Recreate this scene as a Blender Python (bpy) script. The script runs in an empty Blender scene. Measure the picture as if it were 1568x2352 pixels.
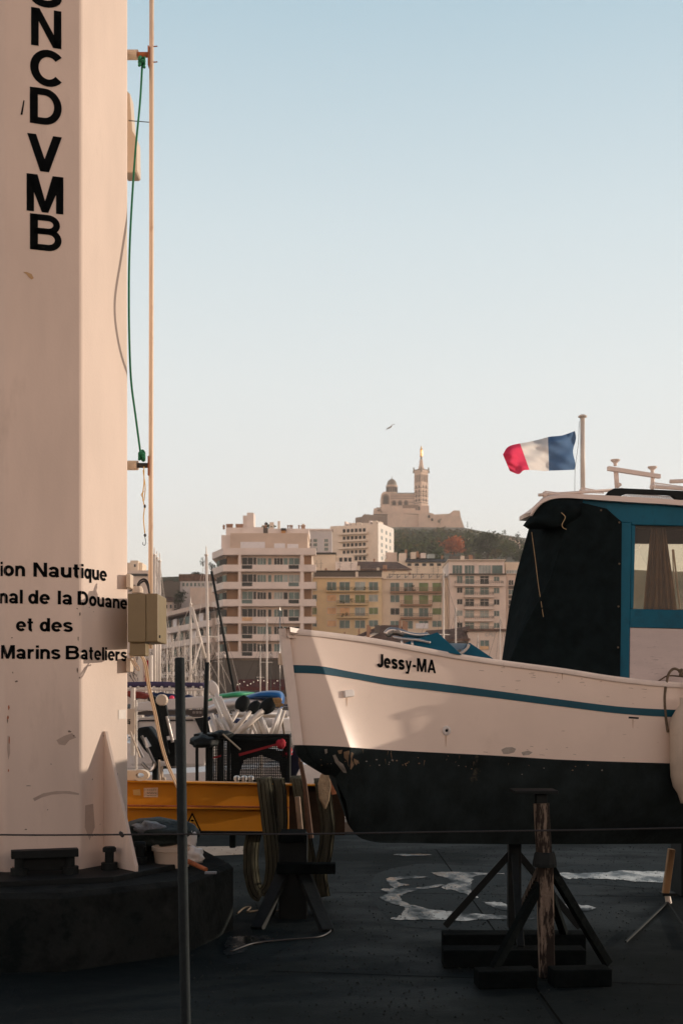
import bpy, bmesh, math, random
from mathutils import Vector, Matrix, Quaternion
from mathutils.bvhtree import BVHTree
R = math.radians
S = bpy.context.scene
COL = S.collection
# ------------------------------------------------------------------ camera, sky, sun
F = 2770.0; CX = 784.0; HY = 1600.0; EYE = 1.65
cam = bpy.data.cameras.new('camera'); camo = bpy.data.objects.new('camera', cam); COL.objects.link(camo)
camo.location = (0, 0, EYE); camo.rotation_euler = (R(90), 0, 0)
cam.sensor_fit = 'VERTICAL'; cam.sensor_height = 36; cam.lens = F/2352*36
cam.shift_y = (HY-1176)/2352; cam.clip_start = .1; cam.clip_end = 12000
cam.dof.use_dof = True; cam.dof.focus_distance = 7.4; cam.dof.aperture_fstop = 7.0
S.camera = camo
SUN_AZ, SUN_EL = 17.5, 8.0          # azimuth from +X towards +Y
sdir = Vector((math.cos(R(SUN_AZ))*math.cos(R(SUN_EL)), math.sin(R(SUN_AZ))*math.cos(R(SUN_EL)), math.sin(R(SUN_EL))))
W = bpy.data.worlds.new('World'); S.world = W; W.use_nodes = True
nt = W.node_tree; bg = nt.nodes['Background']
sky = nt.nodes.new('ShaderNodeTexSky'); sky.sky_type = 'NISHITA'; sky.sun_disc = False
sky.sun_elevation = R(SUN_EL); sky.sun_rotation = R(90-SUN_AZ)
sky.air_density = 1.0; sky.dust_density = 1.0; sky.ozone_density = 1.0; sky.altitude = 10
# evening sky: Nishita plus a bright haze layer near the horizon, and warm fill added behind the camera
def wn(t, **k):
    n = nt.nodes.new(t)
    for a, b in k.items(): setattr(n, a, b)
    return n
wtc = wn('ShaderNodeTexCoord'); wsep = wn('ShaderNodeSeparateXYZ'); nt.links.new(wtc.outputs['Generated'], wsep.inputs[0])
def wramp(stops, src):
    r = wn('ShaderNodeValToRGB'); r.color_ramp.interpolation = 'LINEAR'
    while len(r.color_ramp.elements) < len(stops): r.color_ramp.elements.new(.5)
    for e, (p, c) in zip(r.color_ramp.elements, stops): e.position = p; e.color = (*c, 1)
    nt.links.new(src, r.inputs[0]); return r.outputs[0]
SKY_F = [(0,(1.0,.94,.84)),(.10,(1.0,.97,.91)),(.16,(.96,.97,.95)),(.25,(.89,.94,.94)),(.36,(.74,.85,.89)),(.50,(.49,.67,.77)),(.66,(.10,.18,.29)),(1,(.04,.08,.15))]
SKY_FILL = [(0,(1.72,1.25,1.0)),(.30,(1.62,1.21,1.0)),(.44,(.40,.35,.35)),(.6,(.10,.13,.18)),(1,(.04,.08,.15))]
cf = wramp(SKY_F, wsep.outputs[2]); cb = wramp(SKY_FILL, wsep.outputs[2])
wmr = wn('ShaderNodeMapRange', interpolation_type='SMOOTHSTEP'); wmr.inputs[1].default_value = .45; wmr.inputs[2].default_value = -.35; nt.links.new(wsep.outputs[1], wmr.inputs[0])
wmx = wn('ShaderNodeMix', data_type='RGBA'); nt.links.new(wmr.outputs[0], wmx.inputs[0]); nt.links.new(cf, wmx.inputs[6]); nt.links.new(cb, wmx.inputs[7])
wsc = wn('ShaderNodeVectorMath', operation='SCALE'); wsc.inputs['Scale'].default_value = 6.0; nt.links.new(wmx.outputs[2], wsc.inputs[0])
wad = wn('ShaderNodeVectorMath', operation='MULTIPLY_ADD'); nt.links.new(sky.outputs[0], wad.inputs[0]); wad.inputs[1].default_value = (.12,.12,.12); nt.links.new(wsc.outputs[0], wad.inputs[2])
nt.links.new(wad.outputs[0], bg.inputs[0]); bg.inputs[1].default_value = .15
sun = bpy.data.lights.new('sun', 'SUN'); suno = bpy.data.objects.new('sun', sun); COL.objects.link(suno)
sun.energy = 3.4; sun.angle = R(.5); sun.color = (1, .84, .69)
suno.rotation_euler = sdir.to_track_quat('Z', 'Y').to_euler(); suno.location = (60, 20, 40)
S.view_settings.view_transform = 'Standard'; S.view_settings.look = 'None'
S.view_settings.exposure = 0.0; S.view_settings.gamma = 1
S.cycles.max_bounces = 8; S.cycles.diffuse_bounces = 4; S.cycles.glossy_bounces = 4; S.cycles.transparent_max_bounces = 12
S.cycles.caustics_reflective = False; S.cycles.caustics_refractive = False
S.cycles.use_denoising = True
rng = random.Random(7)
# ------------------------------------------------------------------ helpers
def at(x, y, d): return Vector(((x-CX)/F*d, d, EYE+(HY-y)/F*d))
def px(n, d): return n/F*d
def ray(x, y): return Vector(((x-CX)/F, 1, (HY-y)/F))
CAMP = Vector((0, 0, EYE))
def on_plane(x, y, p, n):
    r = ray(x, y); return CAMP + r*((p-CAMP).dot(n)/r.dot(n))
MATS = {}
def mat(name, col, rough=.6, var=.12, scale=3., metal=0., bump=0., bscale=40., col2=None, stain=None, sscale=1.5, samt=.5, spec=.5, stretch=(1,1,1), sharp=None, transl=0., coat=0.):
    m = bpy.data.materials.new(name); m.use_nodes = True; t = m.node_tree; N = t.nodes; L = t.links
    p = N['Principled BSDF']; p.inputs['Roughness'].default_value = rough; p.inputs['Metallic'].default_value = metal
    p.inputs['Specular IOR Level'].default_value = spec
    if coat: p.inputs['Coat Weight'].default_value = coat; p.inputs['Coat Roughness'].default_value = .08
    tc = N.new('ShaderNodeTexCoord'); mp = N.new('ShaderNodeMapping'); mp.inputs['Scale'].default_value = stretch
    L.new(tc.outputs['Object'], mp.inputs[0])
    no = N.new('ShaderNodeTexNoise'); no.inputs['Scale'].default_value = scale; no.inputs['Detail'].default_value = 6; no.inputs['Roughness'].default_value = .6
    L.new(mp.outputs[0], no.inputs['Vector'])
    rp = N.new('ShaderNodeValToRGB'); rp.color_ramp.elements[0].position = .32; rp.color_ramp.elements[1].position = .68
    a = [max(0, c*(1-var)) for c in col]; b = [min(1, c*(1+var)) for c in (col2 or col)]
    rp.color_ramp.elements[0].color = (*a, 1); rp.color_ramp.elements[1].color = (*b, 1)
    L.new(no.outputs['Fac'], rp.inputs[0]); out = rp.outputs[0]
    if stain:
        n2 = N.new('ShaderNodeTexNoise'); n2.inputs['Scale'].default_value = sscale; n2.inputs['Detail'].default_value = 9; n2.inputs['Roughness'].default_value = .7
        L.new(mp.outputs[0], n2.inputs['Vector'])
        r2 = N.new('ShaderNodeValToRGB'); s0 = 1-samt
        r2.color_ramp.elements[0].position = s0; r2.color_ramp.elements[1].position = min(1, s0+(sharp if sharp else .12))
        L.new(n2.outputs['Fac'], r2.inputs[0])
        mx = N.new('ShaderNodeMix'); mx.data_type = 'RGBA'; L.new(r2.outputs[0], mx.inputs[0]); L.new(out, mx.inputs[6]); mx.inputs[7].default_value = (*stain, 1)
        out = mx.outputs[2]
    L.new(out, p.inputs['Base Color'])
    if bump:
        n3 = N.new('ShaderNodeTexNoise'); n3.inputs['Scale'].default_value = bscale; n3.inputs['Detail'].default_value = 5
        L.new(tc.outputs['Object'], n3.inputs['Vector'])
        bp = N.new('ShaderNodeBump'); bp.inputs['Strength'].default_value = bump; bp.inputs['Distance'].default_value = .02
        L.new(n3.outputs['Fac'], bp.inputs['Height']); L.new(bp.outputs[0], p.inputs['Normal'])
    if transl:
        tr = N.new('ShaderNodeBsdfTranslucent'); L.new(out, tr.inputs[0]); ms = N.new('ShaderNodeMixShader'); ms.inputs[0].default_value = transl
        L.new(p.outputs[0], ms.inputs[1]); L.new(tr.outputs[0], ms.inputs[2]); L.new(ms.outputs[0], N['Material Output'].inputs[0])
    MATS[name] = m; return m
class MB:
    def __init__(s): s.v = []; s.f = []; s.mi = []
    def add(s, vs, fs, mi=0):
        o = len(s.v); s.v += [Vector(v) for v in vs]
        for f in fs: s.f.append([i+o for i in f]); s.mi.append(mi)
        return s
    def box(s, c, sz, rot=None, mi=0):
        c = Vector(c); h = Vector(sz)/2; vs = []
        for x in (-1, 1):
            for y in (-1, 1):
                for z in (-1, 1):
                    v = Vector((x*h.x, y*h.y, z*h.z)); vs.append(c+(rot@v if rot else v))
        return s.add(vs, [(0,1,3,2),(4,6,7,5),(0,4,5,1),(2,3,7,6),(0,2,6,4),(1,5,7,3)], mi)
    def bb(s, a, b, mi=0):
        a = Vector(a); b = Vector(b); return s.box((a+b)/2, [abs(q) for q in (b-a)], None, mi)
    def pbox(s, x0, x1, y0, y1, d, dep, mi=0):
        a = at(x0, y0, d); b = at(x1, y1, d); return s.bb(a, (b.x, d+dep, b.z), mi)
    def cyl(s, p0, p1, r0, r1=None, n=12, mi=0): return s.tube([p0, p1], [r0, r0 if r1 is None else r1], n, mi)
    def tube(s, pts, r, n=8, mi=0, cap=True, flat=1.):
        pts = [Vector(p) for p in pts]; m = len(pts); o = len(s.v)
        rs = r if isinstance(r, (list, tuple)) else [r]*m; up = None
        for i, p in enumerate(pts):
            t = (pts[min(i+1, m-1)]-pts[max(i-1, 0)]); t = t.normalized() if t.length > 1e-9 else Vector((0,0,1))
            if up is None: up = t.orthogonal().normalized()
            up = (up-t*up.dot(t)); up = up.normalized() if up.length > 1e-6 else t.orthogonal().normalized()
            w = t.cross(up)
            for k in range(n):
                a = 2*math.pi*k/n; s.v.append(p+up*(math.cos(a)*rs[i])+w*(math.sin(a)*rs[i]*flat))
        for i in range(m-1):
            for k in range(n):
                s.f.append([o+i*n+k, o+i*n+(k+1) % n, o+(i+1)*n+(k+1) % n, o+(i+1)*n+k]); s.mi.append(mi)
        if cap:
            s.f.append([o+k for k in range(n)][::-1]); s.mi.append(mi); s.f.append([o+(m-1)*n+k for k in range(n)]); s.mi.append(mi)
        return s
    def lathe(s, c, prof, n=20, mi=0, axis=None):
        c = Vector(c); o = len(s.v); q = (Vector(axis).to_track_quat('Z', 'Y') if axis else Quaternion())
        for (r, z) in prof:
            for k in range(n):
                a = 2*math.pi*k/n; s.v.append(c+q@Vector((r*math.cos(a), r*math.sin(a), z)))
        for i in range(len(prof)-1):
            for k in range(n): s.f.append([o+i*n+k, o+i*n+(k+1) % n, o+(i+1)*n+(k+1) % n, o+(i+1)*n+k]); s.mi.append(mi)
        s.f.append([o+k for k in range(n)][::-1]); s.mi.append(mi); s.f.append([o+(len(prof)-1)*n+k for k in range(n)]); s.mi.append(mi)
        return s
    def prism(s, poly, vec, mi=0):
        n = len(poly); vec = Vector(vec); p = [Vector(q) for q in poly]
        return s.add(p+[q+vec for q in p], [list(range(n))[::-1], [n+i for i in range(n)]]+[[i, (i+1) % n, n+(i+1) % n, n+i] for i in range(n)], mi)
    def grid(s, rows, mi=0, close=False):
        n = len(rows[0]); o = len(s.v)
        for r in rows: s.v += [Vector(p) for p in r]
        for i in range(len(rows)-1):
            for j in range(n-(0 if close else 1)):
                s.f.append([o+i*n+j, o+i*n+(j+1) % n, o+(i+1)*n+(j+1) % n, o+(i+1)*n+j]); s.mi.append(mi)
        return s
    def build(s, name, mats, parent=None, smooth=False, bevel=0, solid=0, fix=True):
        mats = mats if isinstance(mats, (list, tuple)) else [mats]
        if parent is not None: org = ORG[parent.name]
        else:
            mn = [min(v[i] for v in s.v) for i in range(3)]; mxx = [max(v[i] for v in s.v) for i in range(2)]
            org = Vector(((mn[0]+mxx[0])/2, (mn[1]+mxx[1])/2, mn[2]))
        me = bpy.data.meshes.new(name); me.from_pydata([v-org for v in s.v], [], s.f)
        for m in mats: me.materials.append(m)
        me.polygons.foreach_set('material_index', s.mi); me.update()
        if fix:
            bm = bmesh.new(); bm.from_mesh(me); bmesh.ops.recalc_face_normals(bm, faces=bm.faces[:]); bm.to_mesh(me); bm.free()
        if smooth:
            me.polygons.foreach_set('use_smooth', [True]*len(me.polygons))
        o = bpy.data.objects.new(name, me); COL.objects.link(o)
        if parent is not None: o.parent = parent; ORG[o.name] = org
        else: o.location = org; ORG[o.name] = org
        if bevel:
            b = o.modifiers.new('bevel', 'BEVEL'); b.width = bevel; b.segments = 2; b.limit_method = 'ANGLE'; b.angle_limit = R(40)
        if solid:
            b = o.modifiers.new('solid', 'SOLIDIFY'); b.thickness = solid; b.offset = 0
        if smooth == 'auto':
            me.shade_auto_smooth = True if hasattr(me, 'shade_auto_smooth') else None
        return o
ORG = {}
def tag(o, label=None, cat=None, group=None, kind=None):
    if label: o['label'] = label
    if cat: o['category'] = cat
    if group: o['group'] = group
    if kind: o['kind'] = kind
    return o
def thing(name, label, cat, loc, rz=0., group=None, local=False, rot=None):
    o = bpy.data.objects.new(name, None); COL.objects.link(o); o.location = loc; o.empty_display_size = .1
    o.rotation_euler = rot if rot else (0, 0, rz)
    ORG[o.name] = Vector((0,0,0)) if local else Vector(loc)
    return tag(o, label, cat, group)
def copy_tree(o, parent=None):
    c = o.copy(); COL.objects.link(c)
    if parent is not None: c.parent = parent
    ORG[c.name] = ORG[o.name]
    for ch in [q for q in KIDS(o)]: copy_tree(ch, c)
    return c
def KIDS(o): return [q for q in bpy.data.objects if q.parent == o]
def smooth_by_angle(o, ang=35):
    me = o.data; bm = bmesh.new(); bm.from_mesh(me)
    bmesh.ops.remove_doubles(bm, verts=bm.verts[:], dist=1e-5)
    for e in bm.edges:
        e.smooth = not (len(e.link_faces) == 2 and e.calc_face_angle(0) > R(ang))
    for f in bm.faces: f.smooth = True
    bm.to_mesh(me); bm.free(); return o
def bez(pts, n=8):
    """Catmull-Rom through pts"""
    P = [Vector(p) for p in pts]; out = []
    for i in range(len(P)-1):
        a = P[i-1] if i else P[i]*2-P[i+1]; b = P[i]; c = P[i+1]; d = P[i+2] if i+2 < len(P) else P[i+1]*2-P[i]
        for k in range(n):
            t = k/n; out.append(.5*((2*b)+(c-a)*t+(2*a-5*b+4*c-d)*t*t+(3*b-a-3*c+d)*t**3))
    return out+[P[-1]]
def interp(tab, x):
    """smooth (Catmull) 1D table lookup"""
    if x <= tab[0][0]:
        (x0,y0),(x1,y1) = tab[0],tab[1]; return y0+(y1-y0)*(x-x0)/(x1-x0)
    for i in range(len(tab)-1):
        if x <= tab[i+1][0]:
            x1,y1 = tab[i]; x2,y2 = tab[i+1]; h = x2-x1; t = (x-x1)/h
            m1 = ((y2-tab[i-1][1])/(x2-tab[i-1][0]) if i else (y2-y1)/h)*h
            m2 = ((tab[i+2][1]-y1)/(tab[i+2][0]-x1) if i+2 < len(tab) else (y2-y1)/h)*h
            return (2*t**3-3*t*t+1)*y1+(t**3-2*t*t+t)*m1+(-2*t**3+3*t*t)*y2+(t**3-t*t)*m2
    (x0,y0),(x1,y1) = tab[-2],tab[-1]; return y1+(y1-y0)*(x-x1)/(x1-x0)
def _arc(cx, cy, rx, ry, a0, a1, n=14): return [(cx+rx*math.cos(R(a0+(a1-a0)*k/n)), cy+ry*math.sin(R(a0+(a1-a0)*k/n))) for k in range(n+1)]
def _rc(x0, y0, x1, y1): return ('P', [(x0,y0),(x1,y0),(x1,y1),(x0,y1)])
GLY = {
 'N': (.80, [_rc(0,0,.2,1), _rc(.6,0,.8,1), ('P', [(0,1),(.22,1),(.8,0),(.58,0)])]),
 'M': (.95, [_rc(0,0,.19,1), _rc(.76,0,.95,1), ('P', [(0,1),(.28,1),(.56,0),(.39,0)]), ('P', [(.95,1),(.67,1),(.39,0),(.56,0)])]),
 'V': (.86, [('P', [(0,1),(.22,1),(.54,0),(.32,0)]), ('P', [(.86,1),(.64,1),(.32,0),(.54,0)])]),
 'A': (.86, [('P', [(0,0),(.21,0),(.54,1),(.32,1)]), ('P', [(.86,0),(.65,0),(.32,1),(.54,1)]), _rc(.2,.2,.66,.37)]),
 'C': (.82, [('S', _arc(.43,.5,.33,.41,42,318,22), .2)]),
 'D': (.80, [_rc(0,0,.2,1), ('S', [(.1,.91)]+_arc(.36,.5,.34,.41,90,-90,18)+[(.1,.09)], .19)]),
 'B': (.80, [_rc(0,0,.2,1), ('S', [(.1,.915)]+_arc(.45,.725,.22,.19,90,-90)+[(.1,.535)], .17), ('S', [(.1,.535)]+_arc(.46,.31,.25,.225,90,-90)+[(.1,.085)], .17)]),
 'S': (.76, [('S', _arc(.38,.71,.27,.20,15,250)+_arc(.38,.29,.28,.20,75,-165), .19)]),
 'P': (.72, [_rc(0,0,.2,1), ('S', [(.1,.9)]+_arc(.4,.68,.24,.22,90,-90)+[(.1,.46)], .19)]),
 'U': (.78, [('S', [(.1,1)]+_arc(.39,.35,.29,.26,180,360)+[(.68,1)], .2)]),
 'J': (.60, [('S', [(.5,1)]+_arc(.3,.3,.2,.21,0,-165), .2)]),
 'i': (.20, [_rc(0,0,.2,.73), _rc(0,.83,.2,1)]), 'l': (.20, [_rc(0,0,.2,1)]),
 'o': (.66, [('S', _arc(.33,.365,.235,.28,0,360,20), .19)]),
 'n': (.62, [_rc(0,0,.19,.73), ('S', _arc(.315,.44,.21,.205,170,0)+[(.525,0)], .19)]),
 'u': (.62, [_rc(.43,0,.62,.73), ('S', [(.095,.73)]+_arc(.305,.29,.21,.205,180,350), .19)]),
 'a': (.64, [('S', _arc(.29,.47,.2,.175,165,0)+[(.49,.12),(.53,0)], .18), ('S', _arc(.27,.20,.185,.125,0,360), .15)]),
 't': (.40, [('S', [(.18,.95),(.18,.2)]+_arc(.3,.2,.12,.12,180,280,6), .19), _rc(0,.58,.38,.73)]),
 'q': (.64, [('S', _arc(.29,.365,.2,.28,0,360,20), .18), _rc(.45,-.27,.64,.73)]),
 'd': (.64, [('S', _arc(.29,.365,.2,.28,0,360,20), .18), _rc(.45,0,.64,1)]),
 'e': (.66, [('S', _arc(.33,.365,.24,.28,-5,318,20), .18), _rc(.13,.30,.62,.43)]),
 'r': (.44, [_rc(0,0,.19,.73), ('S', _arc(.33,.40,.235,.23,175,72,8), .18)]),
 's': (.60, [('S', _arc(.3,.525,.21,.125,15,250)+_arc(.3,.215,.22,.135,75,-165), .165)]),
 'y': (.64, [('P', [(0,.73),(.2,.73),(.42,.02),(.24,.02)]), ('P', [(.64,.73),(.44,.73),(.14,-.27),(.34,-.27)]), _rc(.03,-.27,.26,-.12)]),
 '-': (.34, [_rc(0,.28,.34,.46)]), '1': (.42, [_rc(.2,0,.4,1), ('P', [(.2,1),(.2,.8),(.0,.68),(.0,.84)])]),
 '5': (.66, [_rc(.1,.84,.6,1), _rc(.08,.5,.25,.95), ('S', _arc(.31,.32,.24,.22,140,-165), .18)]),
 '6': (.66, [('S', _arc(.33,.31,.23,.22,0,360,18), .18), ('S', [(.10,.33),(.14,.66)]+_arc(.36,.7,.22,.2,165,35,8), .18)]),
 '9': (.66, [('S', _arc(.33,.69,.23,.22,0,360,18), .18), ('S', [(.56,.67),(.52,.34)]+_arc(.30,.3,.22,.2,-15,-145,8), .18)]),
}
def text_flat(s, bold=0, sx=1., gap=.10):
    """flat bold grotesque lettering: (verts 2D with cap height 1, faces)"""
    vs, fs, x = [], [], 0.
    for ch in s:
        if ch == ' ': x += .35; continue
        w, items = GLY[ch]
        for it in items:
            o = len(vs)
            if it[0] == 'P': vs += [((x+a)*sx, b) for a, b in it[1]]; fs.append(list(range(o, o+4)))
            else:
                pts = it[1]; hw = it[2]/2+bold; n = len(pts); closed = math.dist(pts[0], pts[-1]) < 1e-6
                for i in range(n):
                    if closed: p, q = pts[(i-1) % (n-1)], pts[(i+1) % (n-1)]
                    else: p, q = pts[max(i-1, 0)], pts[min(i+1, n-1)]
                    tx, ty = q[0]-p[0], q[1]-p[1]; L = math.hypot(tx, ty) or 1; nx, ny = -ty/L*hw, tx/L*hw
                    vs += [((x+pts[i][0]+nx)*sx, pts[i][1]+ny), ((x+pts[i][0]-nx)*sx, pts[i][1]-ny)]
                fs += [[o+2*i, o+2*i+1, o+2*i+3, o+2*i+2] for i in range(n-1)]
        x += w+gap
    return vs, fs
def cap_h(): return 1.
# ------------------------------------------------------------------ materials
m_col = mat('painted_column', (.80,.66,.56), .7, .05, 2.5, bump=.05, bscale=60, stain=(.55,.44,.36), sscale=1.3, samt=.40, sharp=.3, stretch=(1.6,1.6,.45), spec=.2)
m_ltr = mat('black_lettering', (.0035,.0045,.005), .9, .1, spec=.05)
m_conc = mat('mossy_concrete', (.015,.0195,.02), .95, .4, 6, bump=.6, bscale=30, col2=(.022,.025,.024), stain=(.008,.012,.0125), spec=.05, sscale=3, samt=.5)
m_blk = mat('black_steel', (.009,.0125,.013), .65, .3, 8, bump=.15, spec=.2)
m_rust = mat('rusty_white_pipe', (.86,.64,.46), .5, .08, 5, stain=(.45,.15,.04), sscale=7, samt=.45, stretch=(1,1,.25))
m_rustr = mat('rust_red', (.40,.12,.04), .75, .3, 20)
m_cream = mat('cream_plastic', (.72,.58,.44), .5, .06)
m_green = mat('green_rope', (.012,.17,.075), .8, .3, 60)
m_yel_cord = mat('yellow_cord', (.75,.45,.12), .7, .2, 50)
m_box = mat('olive_box', (.24,.175,.085), .45, .06, 6, bump=.05)
m_cable = mat('cream_cable', (.70,.50,.33), .5, .1)
m_blkc = mat('black_cable', (.03,.026,.024), .5, .1)
m_post = mat('grey_post', (.022,.029,.031), .8, .2, 10, spec=.2, bump=.2, bscale=80)
m_yel = mat('yellow_beam', (.68,.265,.014), .5, .08, 4, stain=(.16,.05,.015), sscale=5, samt=.33, bump=.05, spec=.3)
m_strap = mat('webbing', (.085,.08,.055), .95, .35, 5, bump=.4, bscale=120, stretch=(9,9,.15), spec=.1)
m_hull = mat('hull_white', (.86,.71,.60), .30, .05, 2, stain=(.62,.49,.40), sscale=1.5, samt=.42, sharp=.5, bump=.012, bscale=9)
m_gun = mat('gunwale_white', (.80,.69,.61), .5, .08, 6, stain=(.45,.38,.32), sscale=9, samt=.38)
m_stripe = mat('teal_stripe', (.002,.075,.115), .4, .1, 4, spec=.25)
m_anti = mat('antifouling', (.014,.021,.022), .85, .4, 5, spec=.10, bump=.3, stain=(.085,.075,.05), sscale=3.2, samt=.33, sharp=.08)
m_blue = mat('blue_frame', (.002,.115,.19), .55, .12, 5, bump=.05, spec=.2, stain=(.004,.075,.125), sscale=2.5, samt=.5)
m_canvas = mat('black_canvas', (.0075,.0125,.014), .95, .3, 12, bump=.3, bscale=16, spec=.04)
m_panel = mat('cabin_panel', (.62,.53,.50), .65, .06, 3, stain=(.30,.26,.25), sscale=6, samt=.42, stretch=(1.5,1.5,9), bump=.1)
m_roof = mat('roof_white', (.78,.66,.58), .5, .05, 4)
m_steel = mat('stainless', (.62,.58,.54), .32, .08, 10, metal=1)
m_alu = mat('aluminium_mast', (.74,.66,.57), .45, .08, 3)
m_wood = mat('weathered_wood', (.22,.17,.13), .9, .3, 10, spec=.1, bump=.4, stretch=(5,5,.8), stain=(.03,.024,.02), sscale=3.5, samt=.56, sharp=.06)
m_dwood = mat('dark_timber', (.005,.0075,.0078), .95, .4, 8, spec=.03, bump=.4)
m_cloth = mat('brown_curtain', (.22,.13,.06), .9, .15, 14, bump=.3, transl=.25)
m_fender = mat('fender_vinyl', (.62,.52,.41), .6, .15, 5, stain=(.26,.20,.15), sscale=5, samt=.46, sharp=.3)
m_rope = mat('grey_rope', (.16,.12,.08), .9, .2, 50, bump=.4, bscale=160)
m_white = mat('white_gelcoat', (.72,.67,.63), .4, .06, 4)
m_wplas = mat('white_plastic', (.76,.70,.64), .5, .06, 4)
m_red = mat('red_cloth', (.42,.015,.03), .8, .1, 5)
m_dred = mat('dark_red_awning', (.11,.012,.012), .9, .2, 5)
m_purple = mat('purple_cover', (.06,.045,.10), .85, .15, 6, bump=.3)
m_navy = mat('navy_cover', (.010,.022,.075), .85, .15, 6)
m_sup_b = mat('kayak_blue', (.006,.11,.34), .4, .1, 3)
m_sup_g = mat('kayak_green', (.04,.36,.15), .45, .1, 3)
m_straw = mat('straw', (.40,.26,.12), .9, .3, 40)
m_grnbag = mat('dark_green_bag', (.006,.015,.012), .6, .4, 12, bump=.5)
m_foil = mat('crumpled_foil', (.16,.165,.175), .35, .3, 25, bump=.6, bscale=50)
m_tub = mat('cream_tub', (.66,.52,.40), .5, .05)
m_red_s = mat('red_tape', (.30,.012,.02), .7, .2)
# ------------------------------------------------------------------ ground, water
def ground_mat():
    m = bpy.data.materials.new('wet_asphalt'); m.use_nodes = True; t = m.node_tree; N = t.nodes; L = t.links; p = N['Principled BSDF']
    tc = N.new('ShaderNodeTexCoord')
    def noise(sc, det, st=(1,1,1)):
        mp = N.new('ShaderNodeMapping'); mp.inputs['Scale'].default_value = st; L.new(tc.outputs['Object'], mp.inputs[0])
        n = N.new('ShaderNodeTexNoise'); n.inputs['Scale'].default_value = sc; n.inputs['Detail'].default_value = det; n.inputs['Roughness'].default_value = .65; L.new(mp.outputs[0], n.inputs[0]); return n.outputs['Fac']
    a = noise(1.1, 8); b = noise(60, 4); d = noise(.35, 6, (1, 1.6, 1))
    r = N.new('ShaderNodeValToRGB'); r.color_ramp.elements[0].position = .3; r.color_ramp.elements[1].position = .75
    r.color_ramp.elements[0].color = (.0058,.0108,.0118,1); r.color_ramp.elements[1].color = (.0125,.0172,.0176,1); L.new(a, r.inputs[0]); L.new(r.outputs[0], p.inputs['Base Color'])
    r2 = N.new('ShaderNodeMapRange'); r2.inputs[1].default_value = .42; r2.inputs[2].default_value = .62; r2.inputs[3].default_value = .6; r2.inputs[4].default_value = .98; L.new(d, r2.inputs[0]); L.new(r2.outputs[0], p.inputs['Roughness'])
    bp = N.new('ShaderNodeBump'); bp.inputs['Strength'].default_value = .5; bp.inputs['Distance'].default_value = .01; L.new(b, bp.inputs['Height']); L.new(bp.outputs[0], p.inputs['Normal'])
    p.inputs['Specular IOR Level'].default_value = .06
    return m
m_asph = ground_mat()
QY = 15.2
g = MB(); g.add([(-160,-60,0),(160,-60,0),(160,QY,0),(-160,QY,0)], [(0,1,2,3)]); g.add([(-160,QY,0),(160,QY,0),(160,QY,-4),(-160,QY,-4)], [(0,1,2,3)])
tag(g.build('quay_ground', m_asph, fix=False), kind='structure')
m_pale = mat('pale_paving', (.42,.33,.25), .85, .12, 5, bump=.2)
m_kerb = mat('quay_stone', (.16,.13,.10), .85, .2, 3, bump=.3)
# pale concrete strip near the quay edge + coping stones
def gpt(x, y, z=0.):
    d = (EYE-z)*F/(y-HY); return at(x, y, d)
g = MB(); g.add([gpt(280,1976,.004),(gpt(560,1962,.004)),gpt(590,1943,.004),gpt(280,1946,.004)], [(0,1,2,3)]); tag(g.build('pale_pavement', m_pale, fix=False), kind='structure')
g = MB(); g.bb((-60,QY-.5,.0),(60,QY+.04,.12)); tag(g.build('quay_coping', m_kerb), kind='structure')
m_water = mat('harbour_water', (.01,.018,.02), .08, .2, .5, bump=.25, bscale=2.2)
g = MB(); g.add([(-420,QY,-1.1),(420,QY,-1.1),(420,176,-1.1),(-420,176,-1.1)], [(0,1,2,3)]); tag(g.build('water', m_water, fix=False), kind='structure')
m_far = mat('far_quay_asphalt', (.06,.055,.05), .9, .2, .4)
g = MB(); g.bb((-420,176,-4),(420,420,.0)); tag(g.build('far_quay_ground', m_far), kind='structure')
# puddles: thin sheets of water with irregular rims
m_pud = mat('puddle_water', (.006,.010,.012), .16, .1, 4, bump=.02, bscale=12, spec=.11)
m_pud2 = mat('deep_puddle_water', (.006,.010,.012), .08, .1, 4, bump=.02, bscale=12, spec=.34)
m_damp = mat('damp_asphalt', (.0055,.0105,.0115), .62, .4, 3, bump=.35, bscale=40, spec=.05)
for q_ in (m_pud, m_pud2, m_damp): q_.node_tree.nodes['Principled BSDF'].inputs['Specular Tint'].default_value = (.60,.85,1,1)
for q_, lo_, hi_ in ((m_pud, .08, .62), (m_pud2, .05, .45)):
    t_ = q_.node_tree; N_ = t_.nodes; tc_ = N_.new('ShaderNodeTexCoord'); mp_ = N_.new('ShaderNodeMapping'); mp_.inputs['Scale'].default_value = (1.6, .9, 1); no_ = N_.new('ShaderNodeTexNoise'); no_.inputs['Scale'].default_value = 2.6; no_.inputs['Detail'].default_value = 8; no_.inputs['Roughness'].default_value = .65
    mr_ = N_.new('ShaderNodeMapRange'); mr_.inputs[1].default_value = .42; mr_.inputs[2].default_value = .60; mr_.inputs[3].default_value = lo_; mr_.inputs[4].default_value = hi_
    t_.links.new(tc_.outputs['Object'], mp_.inputs[0]); t_.links.new(mp_.outputs[0], no_.inputs[0]); t_.links.new(no_.outputs['Fac'], mr_.inputs[0]); t_.links.new(mr_.outputs[0], N_['Principled BSDF'].inputs['Roughness'])
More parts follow.
